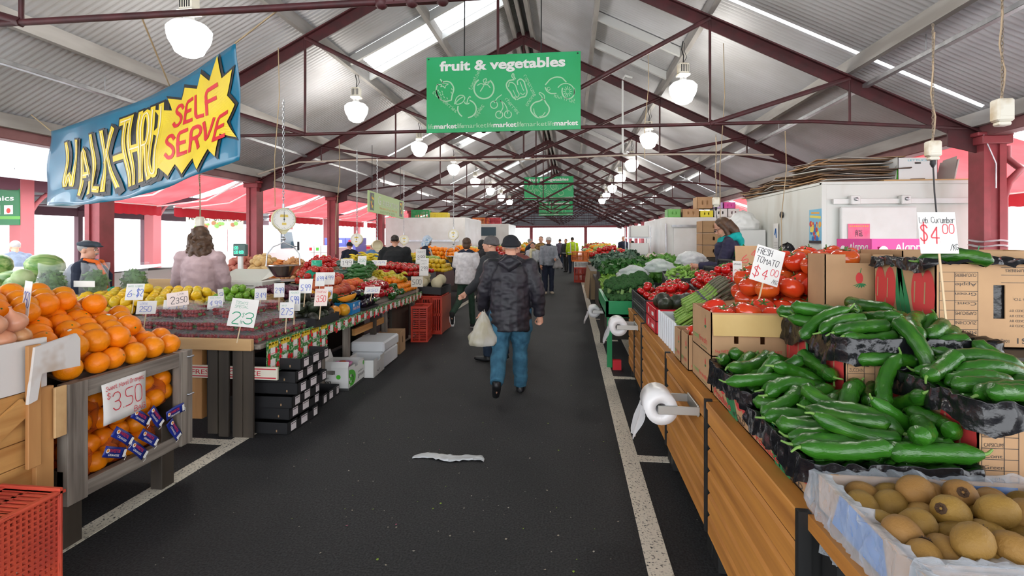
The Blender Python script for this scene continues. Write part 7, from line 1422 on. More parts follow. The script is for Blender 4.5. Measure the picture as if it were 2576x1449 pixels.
# ================================================================ beyond the stalls: awnings, cold rooms, next shed, truck
cloth = pm('awning_red', (.6, .07, .08), .7, col2=(.66, .1, .11), scale=2, transl=.48)
def awning(i, sd, y0, y1, lab):
    x0 = (XL - .12) if sd < 0 else (XR + .12); r = thing('awning', lab, 'awning', 'red awnings', (x0, (y0 + y1) / 2, ZE - .05)); h = (y1 - y0) / 2; W = 2.1
    m = MB(); m.grid(12, 8, lambda u, v: (sd * W * v, -h + 2 * h * u, -.62 * v - .05 * math.sin(PI * v) + .012 * math.sin(u * 9)), 0, True); m.build('cloth', cloth, r)
    m = MB(); m.grid(40, 3, lambda u, v: (sd * (W + .01 * math.sin(u * 60)), -h + 2 * h * u, -.62 - (.24 + .02 * abs(math.sin(u * 28))) * v), 0, True); m.build('valance', pm('valance_red', (.42, .02, .035), .7), r)
    for y in (-h * .85, h * .85): m = MB(); m.tube([(0, y, -.12), (sd * W * .5, y + .25, -.52), (sd * W, y, -.66)], .018, 6); m.build('arm', white, r)
    m = MB(); m.tube([(sd * W, -h, -.64), (sd * W, h, -.64)], .02, 6); m.build('front_bar', white, r)
for i in range(2, 10): awning(i, -1, YT[i - 1] + (.25 if i > 2 else 1.9), YT[i] - .12, 'red cloth awning outside the left row of posts, %s from the viewer' % ORD[i - 2])
for i in (1, 2, 3, 4): awning(i, 1, YT[i] + .2, YT[i + 1] - .2, 'red cloth awning outside the right row of posts, %s from the viewer' % ORD[i - 1])
awning(0, 1, YT[0], YT[1] - .3, 'red cloth awning at the right edge of the picture')
# next shed on the left
pink = pm('far_post_red', (.5, .14, .15), .6); purple = pm('far_beam', (.13, .05, .07), .6); droof = pm('far_roof', (.2, .2, .22), .6, col2=(.28, .28, .3), scale=1)
XN = -13.2
for i in range(8):
    y = 10.75 - 3.85 + 3.85 * i; r = thing('shed_post', 'post with a curved brace along the next shed, %s from the left' % ORD[i], 'post', 'posts of the next shed', (XN, y, 0))
    m = MB(); m.box(-.16, .16, -.16, .16, 0, 3.1, 0, .01); m.build('shaft', pink, r); m = MB(); m.tube([(0, .1 + 1.3 * (1 - math.cos(a)), 1.75 + 1.25 * math.sin(a)) for a in [PI / 2 * k / 8 for k in range(9)]], .05, 6); m.build('brace', pink, r)
    m = MB(); m.bar((0, 0, 3.05), (-5.5, 0, 5.2), .12, .18); m.bar((-5.5, 0, 5.2), (-11, 0, 3.05), .12, .18); m.tube([(0, 0, 3.0), (-11, 0, 3.0)], .03, 6); m.build('roof_truss', purple, r)
    o = None; m = MB(); m.box(-.12, .12, -.12, .12, 0, 3.0); o = m.build('shed_post', purple, None, (XN - 11, y, 0)); tag(o, 'plain far post behind the next shed, %s from the left' % ORD[i], 'post', 'far posts of the next shed')
m = MB(); m.box(XN - .15, XN + .15, 2, 38, 2.75, 3.15); m.box(XN - 11.1, XN - 10.9, 2, 38, 2.7, 3.1); struct(m.build('trim_shed', purple))
m = MB(); m.add([(XN + .8, 2, 2.95), (XN + .8, 38, 2.95), (XN - 5.5, 38, 5.35), (XN - 5.5, 2, 5.35), (XN - 11.8, 38, 2.95), (XN - 11.8, 2, 2.95)], [(0, 1, 2, 3), (3, 2, 4, 5)]); struct(m.build('ceiling_shed', droof))
for i in range(5):
    o = copy_tree(lp); o.location = (XN - 3, 8 + 6 * i, 3.6); o['label'] = 'bay lamp under the roof of the next shed, %s from the left' % ORD[i]; o['group'] = 'lamps of the next shed'
# white truck
r = thing('truck', 'white truck parked between the sheds, seen past a red post', 'truck', None, (-11.3, 17.4, 0), .1); wp = pm('truck_white', (.78, .78, .78), .3)
m = MB(); m.prism([(-.95, .5), (-.95, 1.25), (-.62, 1.95), (.75, 1.98), (.75, .5)], -.85, .85, 0, Matrix(((0, 0, 1, 0), (-1, 0, 0, 0), (0, 1, 0, 0), (0, 0, 0, 1)))); m.build('cab', wp, r)
for s in (-1, 1): m = MB(); m.prism([(-.75, 1.25), (-.5, 1.85), (.35, 1.85), (.35, 1.25)], -.006, .006, 0, Matrix(((0, 0, 1, s * .856), (-1, 0, 0, 0), (0, 1, 0, 0), (0, 0, 0, 1)))); m.build('side_window', pm('window_tint', (.06, .1, .13), .1), r)
m = MB(); m.add([(-.75, .93, 1.3), (.75, .93, 1.3), (.7, .66, 1.9), (-.7, .66, 1.9)], [(0, 1, 2, 3)]); m.build('windscreen', MATS['window_tint'], r)
m = MB(); m.box(-.9, .9, -3.0, -.8, .75, 1.15, 0, .03); m.build('cargo_box', wp, r)
for x in (-.8, .8):
    for y in (.1, -2.2): m = MB(); m.lathe([(0, -.1), (.2, -.11), (.36, -.1), (.38, 0), (.36, .1), (.2, .11), (0, .1)], 18, 0, Mx((x, y, .38), ry=PI / 2)); m.build('wheel', black, r)
for s in (-1, 1): m = MB(); m.box(s * .98 - .05, s * .98 + .05, .78, .82, 1.15, 1.5, 0, .02); m.tube([(s * .85, .75, 1.3), (s * .95, .8, 1.3)], .015, 5); m.build('mirror', black, r)
# pallets of boxes and tarps outside, left
for i, (x, y, w, d, h, mat, lab) in enumerate(((-10.2, 20.4, 1.3, 1.2, 1.25, gb, 'stack of white foam boxes standing outside the left posts'), (-10.4, 22.4, 1.5, 1.2, 1.65, pm('box_bluish', (.12, .14, .45), .5), 'pallet of blue printed cartons outside the left posts'), (-9.9, 24.4, 1.4, 1.2, 1.3, carton, 'pallet of brown and green cartons outside the left posts'), (-9.4, 18.2, .8, .7, 1.35, gb, 'tall pile of white boxes beside the truck'))):
    r = thing('box_stack', lab, 'boxes', 'boxes outside on the left', (x, y, 0)); n = 5
    for k in range(n):
        for q in range(3): m = MB(); m.box(-w / 2 + q * w / 3 + .006, -w / 2 + (q + 1) * w / 3 - .006, -d / 2, d / 2, h * k / n + .004, h * (k + 1) / n, 0, .008); m.box(-w / 2 + (q + .3) * w / 3, -w / 2 + (q + .7) * w / 3, -d / 2 - .004, -d / 2, h * (k + .3) / n, h * (k + .7) / n, 1); m.build('box', [mat, (lbl, redbox, gg)[(i + k + q) % 3]], r)
r = thing('white_tarp', 'white covered trestle table outside the left posts', 'covered table', None, (-9.6, 8.2, 0)); m = MB(); m.grid(30, 14, lambda u, v: (-1.2 + 2.4 * u, -2.2 + 4.4 * v, 1.02 + .06 * math.sin(5 * u) * math.sin(4 * v)), 0, True); m.build('cover', pm('tarp_white', (.8, .8, .8), .5), r); m = MB(); m.box(-1.15, 1.15, -2.1, 2.1, 0, .95); m.build('base', gb, r)
# ---- cold rooms
cw = pm('cold_room_panel', (.66, .67, .63), .45, col2=(.5, .47, .4), scale=2.2, lo=.5, hi=.8, stretch=(1, 1, .35)); cwd = pm('cold_room_door', (.75, .75, .73), .4, col2=(.68, .67, .64), scale=3)
r = thing('cold_room', 'white cold room with a sliding door behind the right stall', 'cold room', None, (3.43, 7.4, 0))
m = MB(); m.box(0, 2.3, 0, 3.0, 0, 2.34, 0, .01); m.box(-.012, .05, -.012, .05, 0, 2.36, 0, .004); m.box(-.012, 2.3, -.02, 3.0, 2.33, 2.37, 0, .004); m.build('walls', cw, r)
m = MB(); m.box(.2, 1.15, -.09, -.03, .1, 2.02, 0, .015); m.build('sliding_door', cwd, r)
m = MB(); m.box(.12, 2.2, -.06, -.02, 2.06, 2.13, 0, .004)
for x in (.32, .95): m.box(x, x + .12, -.11, -.02, 2.05, 2.17, 0, .01); m.lathe([(0, 0), (.025, 0), (.025, .02), (0, .02)], 10, 1, Mx((x + .06, -.11, 2.12), rx=PI / 2))
m.build('door_rail', [cwd, galv], r); m = MB(); m.box(.03, .06, -.03, -.012, 1.38, 1.48, 0, .004); m.build('switch', white, r)
m = MB(); m.lathe([(0, .03), (.03, .03), (.05, .02), (.055, 0)], 14, 0, Mx((-.012, 1.3, 1.98), ry=-PI / 2)); m.build('vent', black, r)
def poster(lab, M, w, h, bgc, marks, name='poster'):
    r = thing(name, lab, 'poster', None, M.translation); Q = Matrix.Translation(-M.translation) @ M; m = MB(); m.box(0, w, 0, h, 0, .002, 0, 0, Q); marks(m, Q @ Matrix.Translation((0, 0, .002)), w, h); m.build('sheet', [bgc, pm('poster_ink', (.03, .02, .03), .5), pm('poster_orange', (.85, .4, .05), .5), pm('poster_yellow', (.85, .7, .1), .5), bl, pr, gg], r)
def zh(m, M, w, h):
    # three brushed characters, each drawn stroke by stroke
    A = [[(2, 10), (2, 9)], [(0, 8.6), (4, 8.6)], [(1, 8.2), (1.3, 7.2)], [(3, 8.2), (2.7, 7.2)], [(0, 6.8), (4, 6.8)], [(.6, 6), (.6, 2), (0, .6)], [(.6, 6), (3.4, 6), (3.4, 1)], [(.7, 4.6), (3.3, 4.6)], [(.7, 3.2), (3.3, 3.2)], [(5, 9.6), (9, 9.6)], [(5, 9.6), (5, 7.6), (9, 7.6), (9, 5.6), (5, 5.6), (5, 1), (9.6, .8), (9.6, 2.4)], [(6, 4.6), (9, 4.6)], [(6, 3.4), (9, 3.4)], [(6, 2.2), (9, 2.2)]]
    Bq = [[(1, 9), (9, 9)], [(0, 5.6), (10, 5.6)], [(5, 9), (4.6, 4), (1, 0)], [(5, 5.6), (7, 2), (10, 0)]]
    D = [[(.5, 9), (9.5, 9)], [(5, 9), (5, 0)], [(5, 6.4), (8.6, 4.4)]]
    for S, y, s in ((A, .66, .034), (Bq, .38, .03), (D, .14, .03)):
        for l in S: m.ribbon([(w * .5 + (p[0] - 5) * s * w, h * y + p[1] * s * w) for p in l], w * .022, M, 1, .001)
    for y in (.06, .94):
        for k in range(9): m.disc(w * (.1 + k * .1), h * y, w * .035, M, 2, .0006, 8)
poster('pink paper poster with three brushed characters on the cold room door', frame(aty(2133, 660, 7.3), (1, 0, 0), (0, 0, 1)), .275, .52, pm('poster_pink', (.85, .12, .25), .6, col2=(.8, .2, .32), scale=8), zh)
def col_(m, M, w, h):
    for k in range(26): m.disc(w * RNG.uniform(.12, .88), h * RNG.uniform(.12, .6), w * RNG.uniform(.05, .13), M, (2, 3, 5, 4)[k % 4], .0005 + k * .00005, 9)
    m.ribbon([(w * .1, h * .8), (w * .9, h * .75)], h * .07, M, 3, .001); m.ribbon([(w * .2, h * .9), (w * .8, h * .88)], h * .05, M, 2, .001); m.poly([(0, 0), (w, 0), (w, h * .08), (0, h * .08)], M, 1, .003)
SX = 3.43 - .016
def side(u, v): p = atx(u, v, SX); return frame(p, (0, -1, 0), (0, 0, 1))
poster('colourful poster at the corner of the cold room side wall', side(2036, 612), .36, .48, pm('poster_sky', (.2, .5, .7), .5), col_)
poster('pale blue notice on the far end of the cold room side wall', side(1880, 590), .22, .19, pm('poster_pale', (.5, .65, .78), .5), lambda m, M, w, h: (m.poly([(w * .1, h * .4), (w * .9, h * .4), (w * .9, h * .8), (w * .1, h * .8)], M, 4, .001), m.poly([(0, 0), (w, 0), (w, h * .15), (0, h * .15)], M, 2, .001)))
poster('curling white calendar on the cold room side wall', side(1946, 628), .2, .44, card, lambda m, M, w, h: (m.ribbon([(w * .3, h * .6), (w * .5, h * .85), (w * .6, h * .5)], w * .2, M, 4, .001), [m.ribbon([(w * .1, h * y), (w * .9, h * y)], h * .008, M, 1, .001) for y in (.1, .16, .22, .28)]), 'calendar')
# flattened cardboard on the roof of the cold room
for i, (x, y, w, d, n, lab) in enumerate(((.75, .75, 1.3, 1.1, 24, 'tall stack of flattened cartons on the cold room roof'), (.45, 1.9, .9, .9, 16, 'middle stack of flattened cartons on the cold room roof'), (.3, 2.7, .8, .7, 9, 'low stack of flattened cartons at the back of the cold room roof'))):
    r = thing('cardboard_stack', lab, 'cardboard', 'flattened cartons', (3.43 + x, 7.4 + y, 2.372)); z = 0
    for k in range(n):
        t = RNG.choice((.012, .018, .022)); m = MB(); ww, dd = w * RNG.uniform(.8, 1.05) / 2, d * RNG.uniform(.7, 1.1) / 2; a = RNG.uniform(-.3, .3); b = RNG.uniform(-.035, .035)
        m.box(-ww, ww, -dd, dd, -t * .35, t * .35, 0, .002, Mx((RNG.uniform(-.05, .05), RNG.uniform(-.05, .05), z + t / 2), b, b, a)); z += t * .9
        m.build('sheet', (carton, pm('old_carton', (.22, .14, .09), .8), pm('grey_carton', (.5, .48, .45), .7), carton, pm('dark_carton', (.12, .08, .06), .8))[k % 5], r)
r = carton_box('lettuce_box', 'white printed lettuce carton on the cold room roof', (4.72, 7.75, 2.40), .5, .45, .3, gb, 0, .006, (), 'box', None, (('f', .42, .58, .72, .8),), lambda m, sd, M, L, h: (m.text('LETTUCE', M @ Matrix.Translation((L * .25, h * .84, 0)), h * .12, 1, .0, .001, L * .5) if sd == 'f' else m.poly([(0, 0), (L, 0), (L, h * .5), (0, h * .3)], M, 2, .001) if sd == 'l' else None), (pm('print_teal', (.02, .4, .5), .5), gg))
m = MB(); m.box(4.25, 5.35, 7.45, 8.1, 2.372, 2.396); tag(m.build('plank', palew), 'pale board under the lettuce carton on the cold room roof', 'board')
for i, x in enumerate((4.45, 5.2)): m = MB(); m.add([(0, 0, 0), (.02, .3, 0), (.05, .3, .3), (.03, 0, .32), (.0, .0, .15), (-.01, .3, 0)], [(0, 1, 2, 3)]); m.box(-.01, .01, 0, .35, 0, .28, 0, .002, Mx((0, 0, 0), ry=.2)); o = m.build('loose_carton', pm('grey_carton', (.5, .48, .45), .7), None, (x, 7.55, 2.4)); tag(o, 'folded grey carton leaning %s the lettuce carton' % ('left of', 'right of')[i], 'cardboard')
r = thing('cold_room', 'second white cold room with boxes on its roof, behind the woman with glasses', 'cold room', None, (2.2, 12.3, 0)); m = MB(); m.box(0, 1.6, 0, 3.4, 0, 2.1, 0, .01); m.build('walls', cwd, r); m = MB(); m.box(.2, 1.35, -.06, -.02, .2, 1.85, 0, .01); m.build('sliding_door', cwd, r); m = MB(); m.box(.15, 1.5, -.07, -.02, 1.87, 1.92); m.tube([(.02, -.03, .9), (.02, -.03, 1.95)], .02, 6); m.build('door_rail', galv, r)
cols = [carton, carton, pm('box_yellow', (.75, .65, .05), .5), pm('box_leaf', (.15, .4, .1), .5), gb, pm('box_purple', (.5, .35, .65), .5), pm('box_pink', (.75, .1, .4), .5), carton]
for i, (x, z, w, h, c) in enumerate(((.08, 0, .3, .2, 3), (.42, 0, .38, .2, 1), (.82, 0, .3, .16, 2), (1.14, 0, .3, .2, 4), (1.45, 0, .26, .2, 4), (.75, .2, .36, .28, 0), (1.12, .2, .22, .15, 5), (1.36, .2, .26, .15, 6))):
    carton_box('carton', '%s on the second cold room roof, %s' % (('leafy printed carton', 'brown carton with slots', 'yellow printed carton', 'white carton with a blue mark', 'white carton', 'big brown carton', 'lilac carton', 'magenta carton')[i], 'upper row' if z else 'lower row'), (2.2 + x + w / 2, 12.55, 2.102 + z), w, .4, h - .004, cols[c], 0, .006, (), 'box', 'cartons on the second cold room', (('f', .3, .4, .35, .7), ('f', .6, .7, .35, .7)))
r = thing('shelf_unit', 'grey shelf of cartons at the far end of the second cold room', 'shelf', None, (1.75, 13.7, 0)); 
for z in (.7, 1.15, 1.6): m = MB(); m.box(-.3, .3, -.4, .4, z, z + .03); m.build('shelf_board', galv, r)
for x in (-.29, .27):
    for y in (-.39, .37): m = MB(); m.box(x, x + .02, y, y + .02, 0, 1.9); m.build('upright', galv, r)
for i, z in enumerate((.732, 1.182, 1.632)): carton_box('carton', 'carton on the grey shelf unit, %s shelf' % ('lowest', 'middle', 'top')[i], (1.75, 13.5, z), .45, .4, .3, (carton, gb, gb)[i], 0, .006, (), 'box', 'cartons on the shelf unit')
pinkbox = pm('mango_pink', (.75, .06, .32), .45)
for z in (0, 1): carton_box('produce_carton', 'bright pink printed carton behind the tomatoes, %s one' % ('lower', 'upper')[z], (2.95, 5.2, 1.1 + z * .245), .55, .5, .24, pinkbox, .1, .006, (), 'box', 'pink cartons', (('f', .1, .2, .5, .7),), lambda m, sd, M, L, h: (m.disc(L * .2, h * .55, h * .18, M, 1, .001), m.pen('Alanna', M @ Matrix.Translation((L * .4, h * .55, 0)), h * .28, 1, .16, .001, L * .5), [m.ribbon([(L * .05, h * (.3 - .07 * k)), (L * .3, h * (.3 - .07 * k))], .004, M, 1, .001) for k in range(3)]) if sd in 'fl' else None, (stick_white,))
m = MB(); m.box(2.4, 3.3, 4.85, 5.55, 0, 1.095); tag(m.build('rear_bench', darkw), 'dark bench under the pink cartons', 'bench')
plastic_bag('black plastic bag slumped by the cold room side wall', (3.05, 7.6, 1.1), (.2, .2), .42, liner_black, 12); plastic_bag('green plastic bag behind the kraft board', (2.6, 7.5, 1.1), (.28, .2), .24, pm('bag_darkgreen', (.01, .25, .14), .3, bump=.3, bscale=25), 14); plastic_bag('white plastic bag on the cartons behind the woman with glasses', (3.1, 9.6, 1.75), (.3, .25), .34, pm('bag_white', (.75, .75, .74), .35), 15)
m = MB(); m.box(2.2, 3.4, 7.3, 8.0, 0, 1.095); tag(m.build('rear_bench', darkw), 'dark bench beside the cold room wall under the plastic bags', 'bench')
for z in range(3): carton_box('carton', 'brown banana carton stacked behind the woman with glasses, %s of three' % ('bottom', 'middle', 'top')[z], (3.1, 11.3, 1.2 + z * .26), .7, .5, .25, carton, 0, .006, (), 'box', 'brown cartons behind the woman', (('f', .3, .36, .4, .7), ('f', .64, .7, .4, .7)))
m = MB(); m.box(2.75, 3.45, 11.0, 11.6, 0, 1.195); tag(m.build('pallet_base', darkw), 'dark base under the brown cartons', 'stand'); m = MB(); m.box(2.8, 3.4, 9.35, 9.85, 0, 1.745); tag(m.build('locker', gb), 'white cabinet under the white plastic bag', 'cabinet')
# left cold rooms farther down
r = thing('cold_room', 'white cold room on the left behind the hooded man', 'cold room', None, (-6.6, 17.4, 0)); m = MB(); m.box(0, 2.9, 0, 3.2, 0, 2.35, 0, .01); m.build('walls', cwd, r); m = MB(); m.box(.2, 2.7, -.05, -.01, 1.5, 1.56); m.build('door_rail', galv, r)
for i, (x, c) in enumerate(((.6, 'green'), (1.3, 'yellow'))): crate('plastic_crate', '%s plastic crate on the left cold room roof' % c, (-6.6 + x + .6, 17.8, 2.352), .6, .45, .28 - .1 * i, pm('crate_' + c, ((.02, .3, .08), (.7, .55, .03))[i], .4), .1, 'z', 'crates on the left cold room', .05)
r = thing('cold_room', 'smaller white cold room farther along the left', 'cold room', None, (-5.9, 23.4, 0)); m = MB(); m.box(0, 3.0, 0, 3, 0, 2.3, 0, .01); m.build('walls', cwd, r); m = MB(); m.box(.6, 2.4, -.03, -.005, 1.75, 2.15); m.build('window_panel', pm('window_tint', (.06, .1, .13), .1), r)
for i, (x, c) in enumerate(((.6, (.5, .03, .05)), (1.6, (.75, .22, .05)), (2.2, (.5, .03, .05)))): crate('plastic_crate', '%s crate on the smaller left cold room roof' % ('dark red', 'orange', 'second dark red')[i], (-5.9 + x, 23.9, 2.302), .7, .5, .3, pm('crate_far%d' % i, c, .4), 0, 'z', 'crates on the smaller cold room', .06)
# far stalls on both sides: trestles with heaps of produce
fm = [MATS['orange_peel'], MATS['apple_green'], MATS['lemon_skin'], M_tom2, MATS['cabbage_leaf'], MATS['peach_skin']]; fb = [proto(simple('far_fruit', BALL, q, 8, .07)) for q in fm]; k = 0
for sd, xs, y0, y1 in ((-1, (-3.9, -2.5), 15.2, 17), (-1, (-3.65, -2.4), 18, 22), (-1, (-3.9, -2.4), 26.6, 31), (1, (.6, 2.0), 17.2, 21), (1, (.6, 2.2), 22.5, 28), (1, (.7, 2.4), 30, 38), (-1, (-3.9, -2.6), 32, 42)):
    nm = ('left', 'right')[sd > 0]; r = thing('far_stall', 'far trestle stall on the %s side of the aisle, %s along' % (nm, ORD[k % 4]), 'stall', 'far stalls', ((xs[0] + xs[1]) / 2, (y0 + y1) / 2, 0)); w, d = (xs[1] - xs[0]) / 2, (y1 - y0) / 2; m = MB(); m.box(-w, w, -d, d, .8, .86); m.box(-w + .05, w - .05, -d + .05, d - .05, 0, .8, 1); m.build('table', [palew, darkw], r)
    n = 3
    for j in range(n):
        a, b = y0 + (y1 - y0) * j / n + .1, y0 + (y1 - y0) * (j + 1) / n - .1; fx, bx = (xs[1] - .05, xs[0] + .1) if sd < 0 else (xs[0] + .05, xs[1] - .1)
        c = [V((fx, a, .9)), V((fx, b, .9)), V((bx, b, 1.08)), V((bx, a, 1.08))]; tray('far_tray', 'tray on the far %s stalls, %s of its table, heap %s' % (nm, ORD[j], ORD[k]), 'tray', c, blackp, 0, .03, 'trays on far stalls', z0=.862)
        q = (k * 3 + j * 2) % 6; heap(fb[q], ('orange', 'apple', 'lemon', 'tomato', 'cabbage', 'peach')[q], 'small %s on the far %s stalls, heap %s of table %s' % (('orange', 'green apple', 'lemon', 'tomato', 'cabbage', 'peach')[q], nm, ORD[j], ORD[k]), ('orange', 'apple', 'lemon', 'tomato', 'cabbage', 'peach')[q], 'far heap %d %d' % (k, j), c, .2, .25, DOME(.5), cap=22, sc=(1.3, 1.5))
    k += 1
# litter
m = MB(); m.grid(24, 6, lambda u, v: (-.26 + .52 * u, -.05 + .1 * v * (.4 + .6 * math.sin(PI * u) ** .5) + .02 * math.sin(9 * u), .006 + abs(.022 * noise.noise(V((u * 9, v * 5, 2))))), 0, True, None, .002); p = atz(1130, 1152); o = m.build('plastic_scrap', pm('scrap_plastic', (.5, .52, .54), .35), None, p); tag(o, 'torn strip of pale plastic lying on the asphalt', 'plastic scrap')
m = MB()
for i in range(130):
    p = atz(RNG.uniform(650, 1560), 700 + 740 * RNG.random() ** .8); s = RNG.uniform(.003, .009); a = RNG.uniform(0, 6)
    m.add([(p.x + s * math.cos(a + q) * (1 if q % 2 else .5), p.y + s * math.sin(a + q), .002 + .002 * (q % 2)) for q in (0, 1.4, 3, 4.5)], [(0, 1, 2, 3)], RNG.choice((0, 0, 1, 1, 2, 3)))
o = m.build('litter', [pm('leaf_scrap', (.2, .3, .03), .7), pm('paper_scrap', (.3, .26, .2), .7), pm('petal_scrap', (.4, .08, .15), .6), pm('pale_scrap', (.35, .32, .27), .7)]); tag(o, 'scattered bits of leaf and paper on the asphalt', 'litter', None, 'stuff')
# ================================================================ people
skin = pm('skin', (.62, .33, .22), .5, col2=(.55, .27, .18), scale=9, sss=.08); skin_d = pm('skin_tan', (.45, .23, .14), .5, col2=(.4, .19, .11), scale=9)
def solid(m, name, mat, parent, vox, wr=0., wsc=9., smooth=2):
    """one continuous skin over everything collected in m"""
    o = bpy.data.objects.new(name, m.mesh(name, mat)); md = o.modifiers.new('r', 'REMESH'); md.mode = 'VOXEL'; md.voxel_size = vox; md.use_smooth_shade = True
    sm_ = o.modifiers.new('s', 'SMOOTH'); sm_.iterations = smooth; sm_.factor = .5
    me = bpy.data.meshes.new_from_object(evaluated(o)); SIDE.collection.objects.unlink(o); COL.objects.link(o); old = o.data; o.modifiers.clear(); o.data = me; bpy.data.meshes.remove(old); me.name = name
    if not me.materials: me.materials.append(mat)
    if wr:
        ns = [v.normal.copy() for v in me.vertices]
        for v, n in zip(me.vertices, ns):
            p = v.co; k = noise.noise(V((p.x * wsc, p.y * wsc, p.z * wsc * 1.6))) + .5 * noise.noise(V((p.x * wsc * 2.3, p.y * wsc * 2.3, p.z * wsc * 3.5 + 7)))
            v.co = p + n * wr * k
    o.parent = parent; return o
def person(lab, pos, yaw, h=1.65, lean=0., legs=((0, 0), (0, 0)), arms=((0, .1, .2, .0), (0, .1, .2, .0)), top=None, bot=None, shoe=None, sk=None, hair=None, hat=None, build=1., head=(0, 0), vox=.012, collar=None, hem=.5, sleeve=1., extra=None, grip=(0, 0), wr=.008, face=False, stretch=1., shoe_sole=None):
    r = thing('person', lab, 'person', None, pos, yaw); sk = sk or skin; U = h; hip = .52 * U
    Rl = Matrix.Rotation(-lean, 4, 'X'); P = lambda x, y, z: Rl @ V((x * U, y * U, (z - .52) * U)) + V((0, 0, hip))
    # legs
    J = []
    for s, (t, k) in zip((-1, 1), legs):
        a = V((s * .052 * U * build ** .5, 0, hip)); kn = a + V((s * .004 * U, math.sin(t), -math.cos(t))) * .245 * U; an = kn + V((0, math.sin(t - k), -math.cos(t - k))) * .235 * U
        fd = V((s * .12, math.cos(min(0, t - k) * .9), math.sin(min(0, t - k) * .9))).normalized(); J.append((a, kn, an, fd))
    lo = min(min(an.z - .04 * U, an.z - .035 * U + fd.z * .1 * U) for a, kn, an, fd in J); D = V((0, 0, -lo)); J = [(a + D, kn + D, an + D, fd) for a, kn, an, fd in J]; P0 = P; P = lambda x, y, z: P0(x, y, z) + D
    neck, hd = P(0, .0, .855), P(0, .012, .925)
    A = []
    for s, (p, ab, e, inw) in zip((-1, 1), arms):
        sh = P(s * .106 * build ** .5, -.005, .795); d1 = V((s * math.sin(ab), math.sin(p) * math.cos(ab), -math.cos(p) * math.cos(ab))); el = sh + d1 * .165 * U
        d2 = V((-s * math.sin(inw) + s * math.sin(ab) * .5, math.sin(p + e) * math.cos(inw), -math.cos(p + e) * math.cos(inw))).normalized(); A.append((s, sh, el, el + d2 * .145 * U, d2))
    b = build
    m = MB()
    m.tube([P(0, 0, .5), P(0, 0, .56), P(0, -.005, .64), P(0, 0, .73), P(0, 0, .79), P(0, 0, .83)], [.075 * U * b, .085 * U * b, .075 * U * b, .085 * U * b, .08 * U * b, .04 * U], 14, flat=1.0)
    m.tube([P(0, 0, .8), neck, P(0, .006, .9)], [.04 * U, .034 * U, .034 * U], 10)
    for a, kn, an, fd in J: m.tube([a, a.lerp(kn, .5), kn, kn.lerp(an, .35), an], [.05 * U * b, .043 * U * b, .033 * U, .031 * U, .022 * U], 10); m.tube([an, an + V((0, 0, -.025 * U)) + fd * .02 * U, an + V((0, 0, -.03 * U)) + fd * .085 * U], [.022 * U, .024 * U, .015 * U], 8)
    for i, (s, sh, el, wr_, d2) in enumerate(A):
        m.ell(sh, .036 * U * b, 10, 8); m.tube([sh, sh.lerp(el, .5), el, el.lerp(wr_, .3), wr_], [.034 * U * b, .03 * U, .025 * U, .024 * U, .0165 * U], 10)
        f = d2; q = f.cross(V((s, .25, 0))).normalized(); pz = q.cross(f).normalized(); pal = wr_ + f * .03 * U
        m.tube([wr_, pal, wr_ + f * .055 * U], [.015 * U, .021 * U, .019 * U], 9)
        g = grip[i]
        for k in range(4):
            o_ = (k - 1.5) * .0125 * U; st = wr_ + f * .054 * U + q * o_; L = (.038, .044, .041, .032)[k] * U; c1 = .3 + g * 1.1; d_ = -pz * s
            p1 = st + (f * math.cos(c1) + d_ * math.sin(c1)) * L * .45; p2 = p1 + (f * math.cos(c1 * 1.9) + d_ * math.sin(c1 * 1.9)) * L * .35; p3 = p2 + (f * math.cos(c1 * 2.5) + d_ * math.sin(c1 * 2.5)) * L * .28; m.tube([st - f * .008, st, p1, p2, p3], [.0052 * U, .0054 * U, .0051 * U, .0046 * U, .0038 * U], 7)
        tb_ = wr_ + f * .02 * U - q * .016 * U; m.tube([tb_, tb_ - q * .014 * U + f * .014 * U - pz * s * .008 * U * (1 + g), tb_ - q * .014 * U + f * .034 * U - pz * s * .016 * U * (1 + g)], [.0068 * U, .006 * U, .0048 * U], 7)
    # head, turned and tilted
    Hm = Matrix.Translation(hd) @ Matrix.Rotation(head[0], 4, 'Z') @ Matrix.Rotation(-head[1] - lean * .4, 4, 'X') @ Matrix.Diagonal((U * 1.0, U, U, 1))
    m.ell((0, -.005, .018), (.045, .056, .052), 16, 12, 0, Hm); m.ell((0, .014, -.02), (.037, .04, .042), 14, 10, 0, Hm); m.ell((0, .03, -.048), (.02, .018, .016), 10, 8, 0, Hm)
    m.tube([Hm @ V((0, .05, .012)), Hm @ V((0, .062, -.012)), Hm @ V((0, .055, -.018))], [.006 * U, .0095 * U, .007 * U], 8); m.ell((0, .052, -.034), (.014, .007, .0055), 10, 6, 0, Hm); m.ell((0, .048, .016), (.03, .008, .006), 10, 6, 0, Hm)
    for s in (-1, 1): m.ell((s * .047, -.006, -.006), (.007, .013, .019), 8, 8, 0, Hm)
    solid(m, 'body', sk, r, vox * .62, 0, 1, 1)
    if face:
        m = MB()
        for s in (-1, 1): m.ell((s * .017, .0525, .004), (.0085, .004, .005), 8, 6, 0, Hm); m.ell((s * .017, .0562, .004), (.004, .0015, .0042), 8, 6, 1, Hm)
        m.build('eyes', [pm('eye_white', (.8, .78, .75), .3), black], r); m = MB()
        for s in (-1, 1): m.tube([Hm @ V((s * .007, .056, .016)), Hm @ V((s * .017, .055, .0195)), Hm @ V((s * .028, .048, .016))], [.0018 * U, .0024 * U, .001 * U], 6)
        m.build('eyebrows', hair[1] if hair else black, r); m = MB(); m.tube([Hm @ V((-.014, .054, -.033)), Hm @ V((0, .0592, -.0325)), Hm @ V((.014, .054, -.033))], [.001 * U, .0028 * U, .001 * U], 6); m.build('lips', pm('lips', (.5, .17, .14), .5), r)
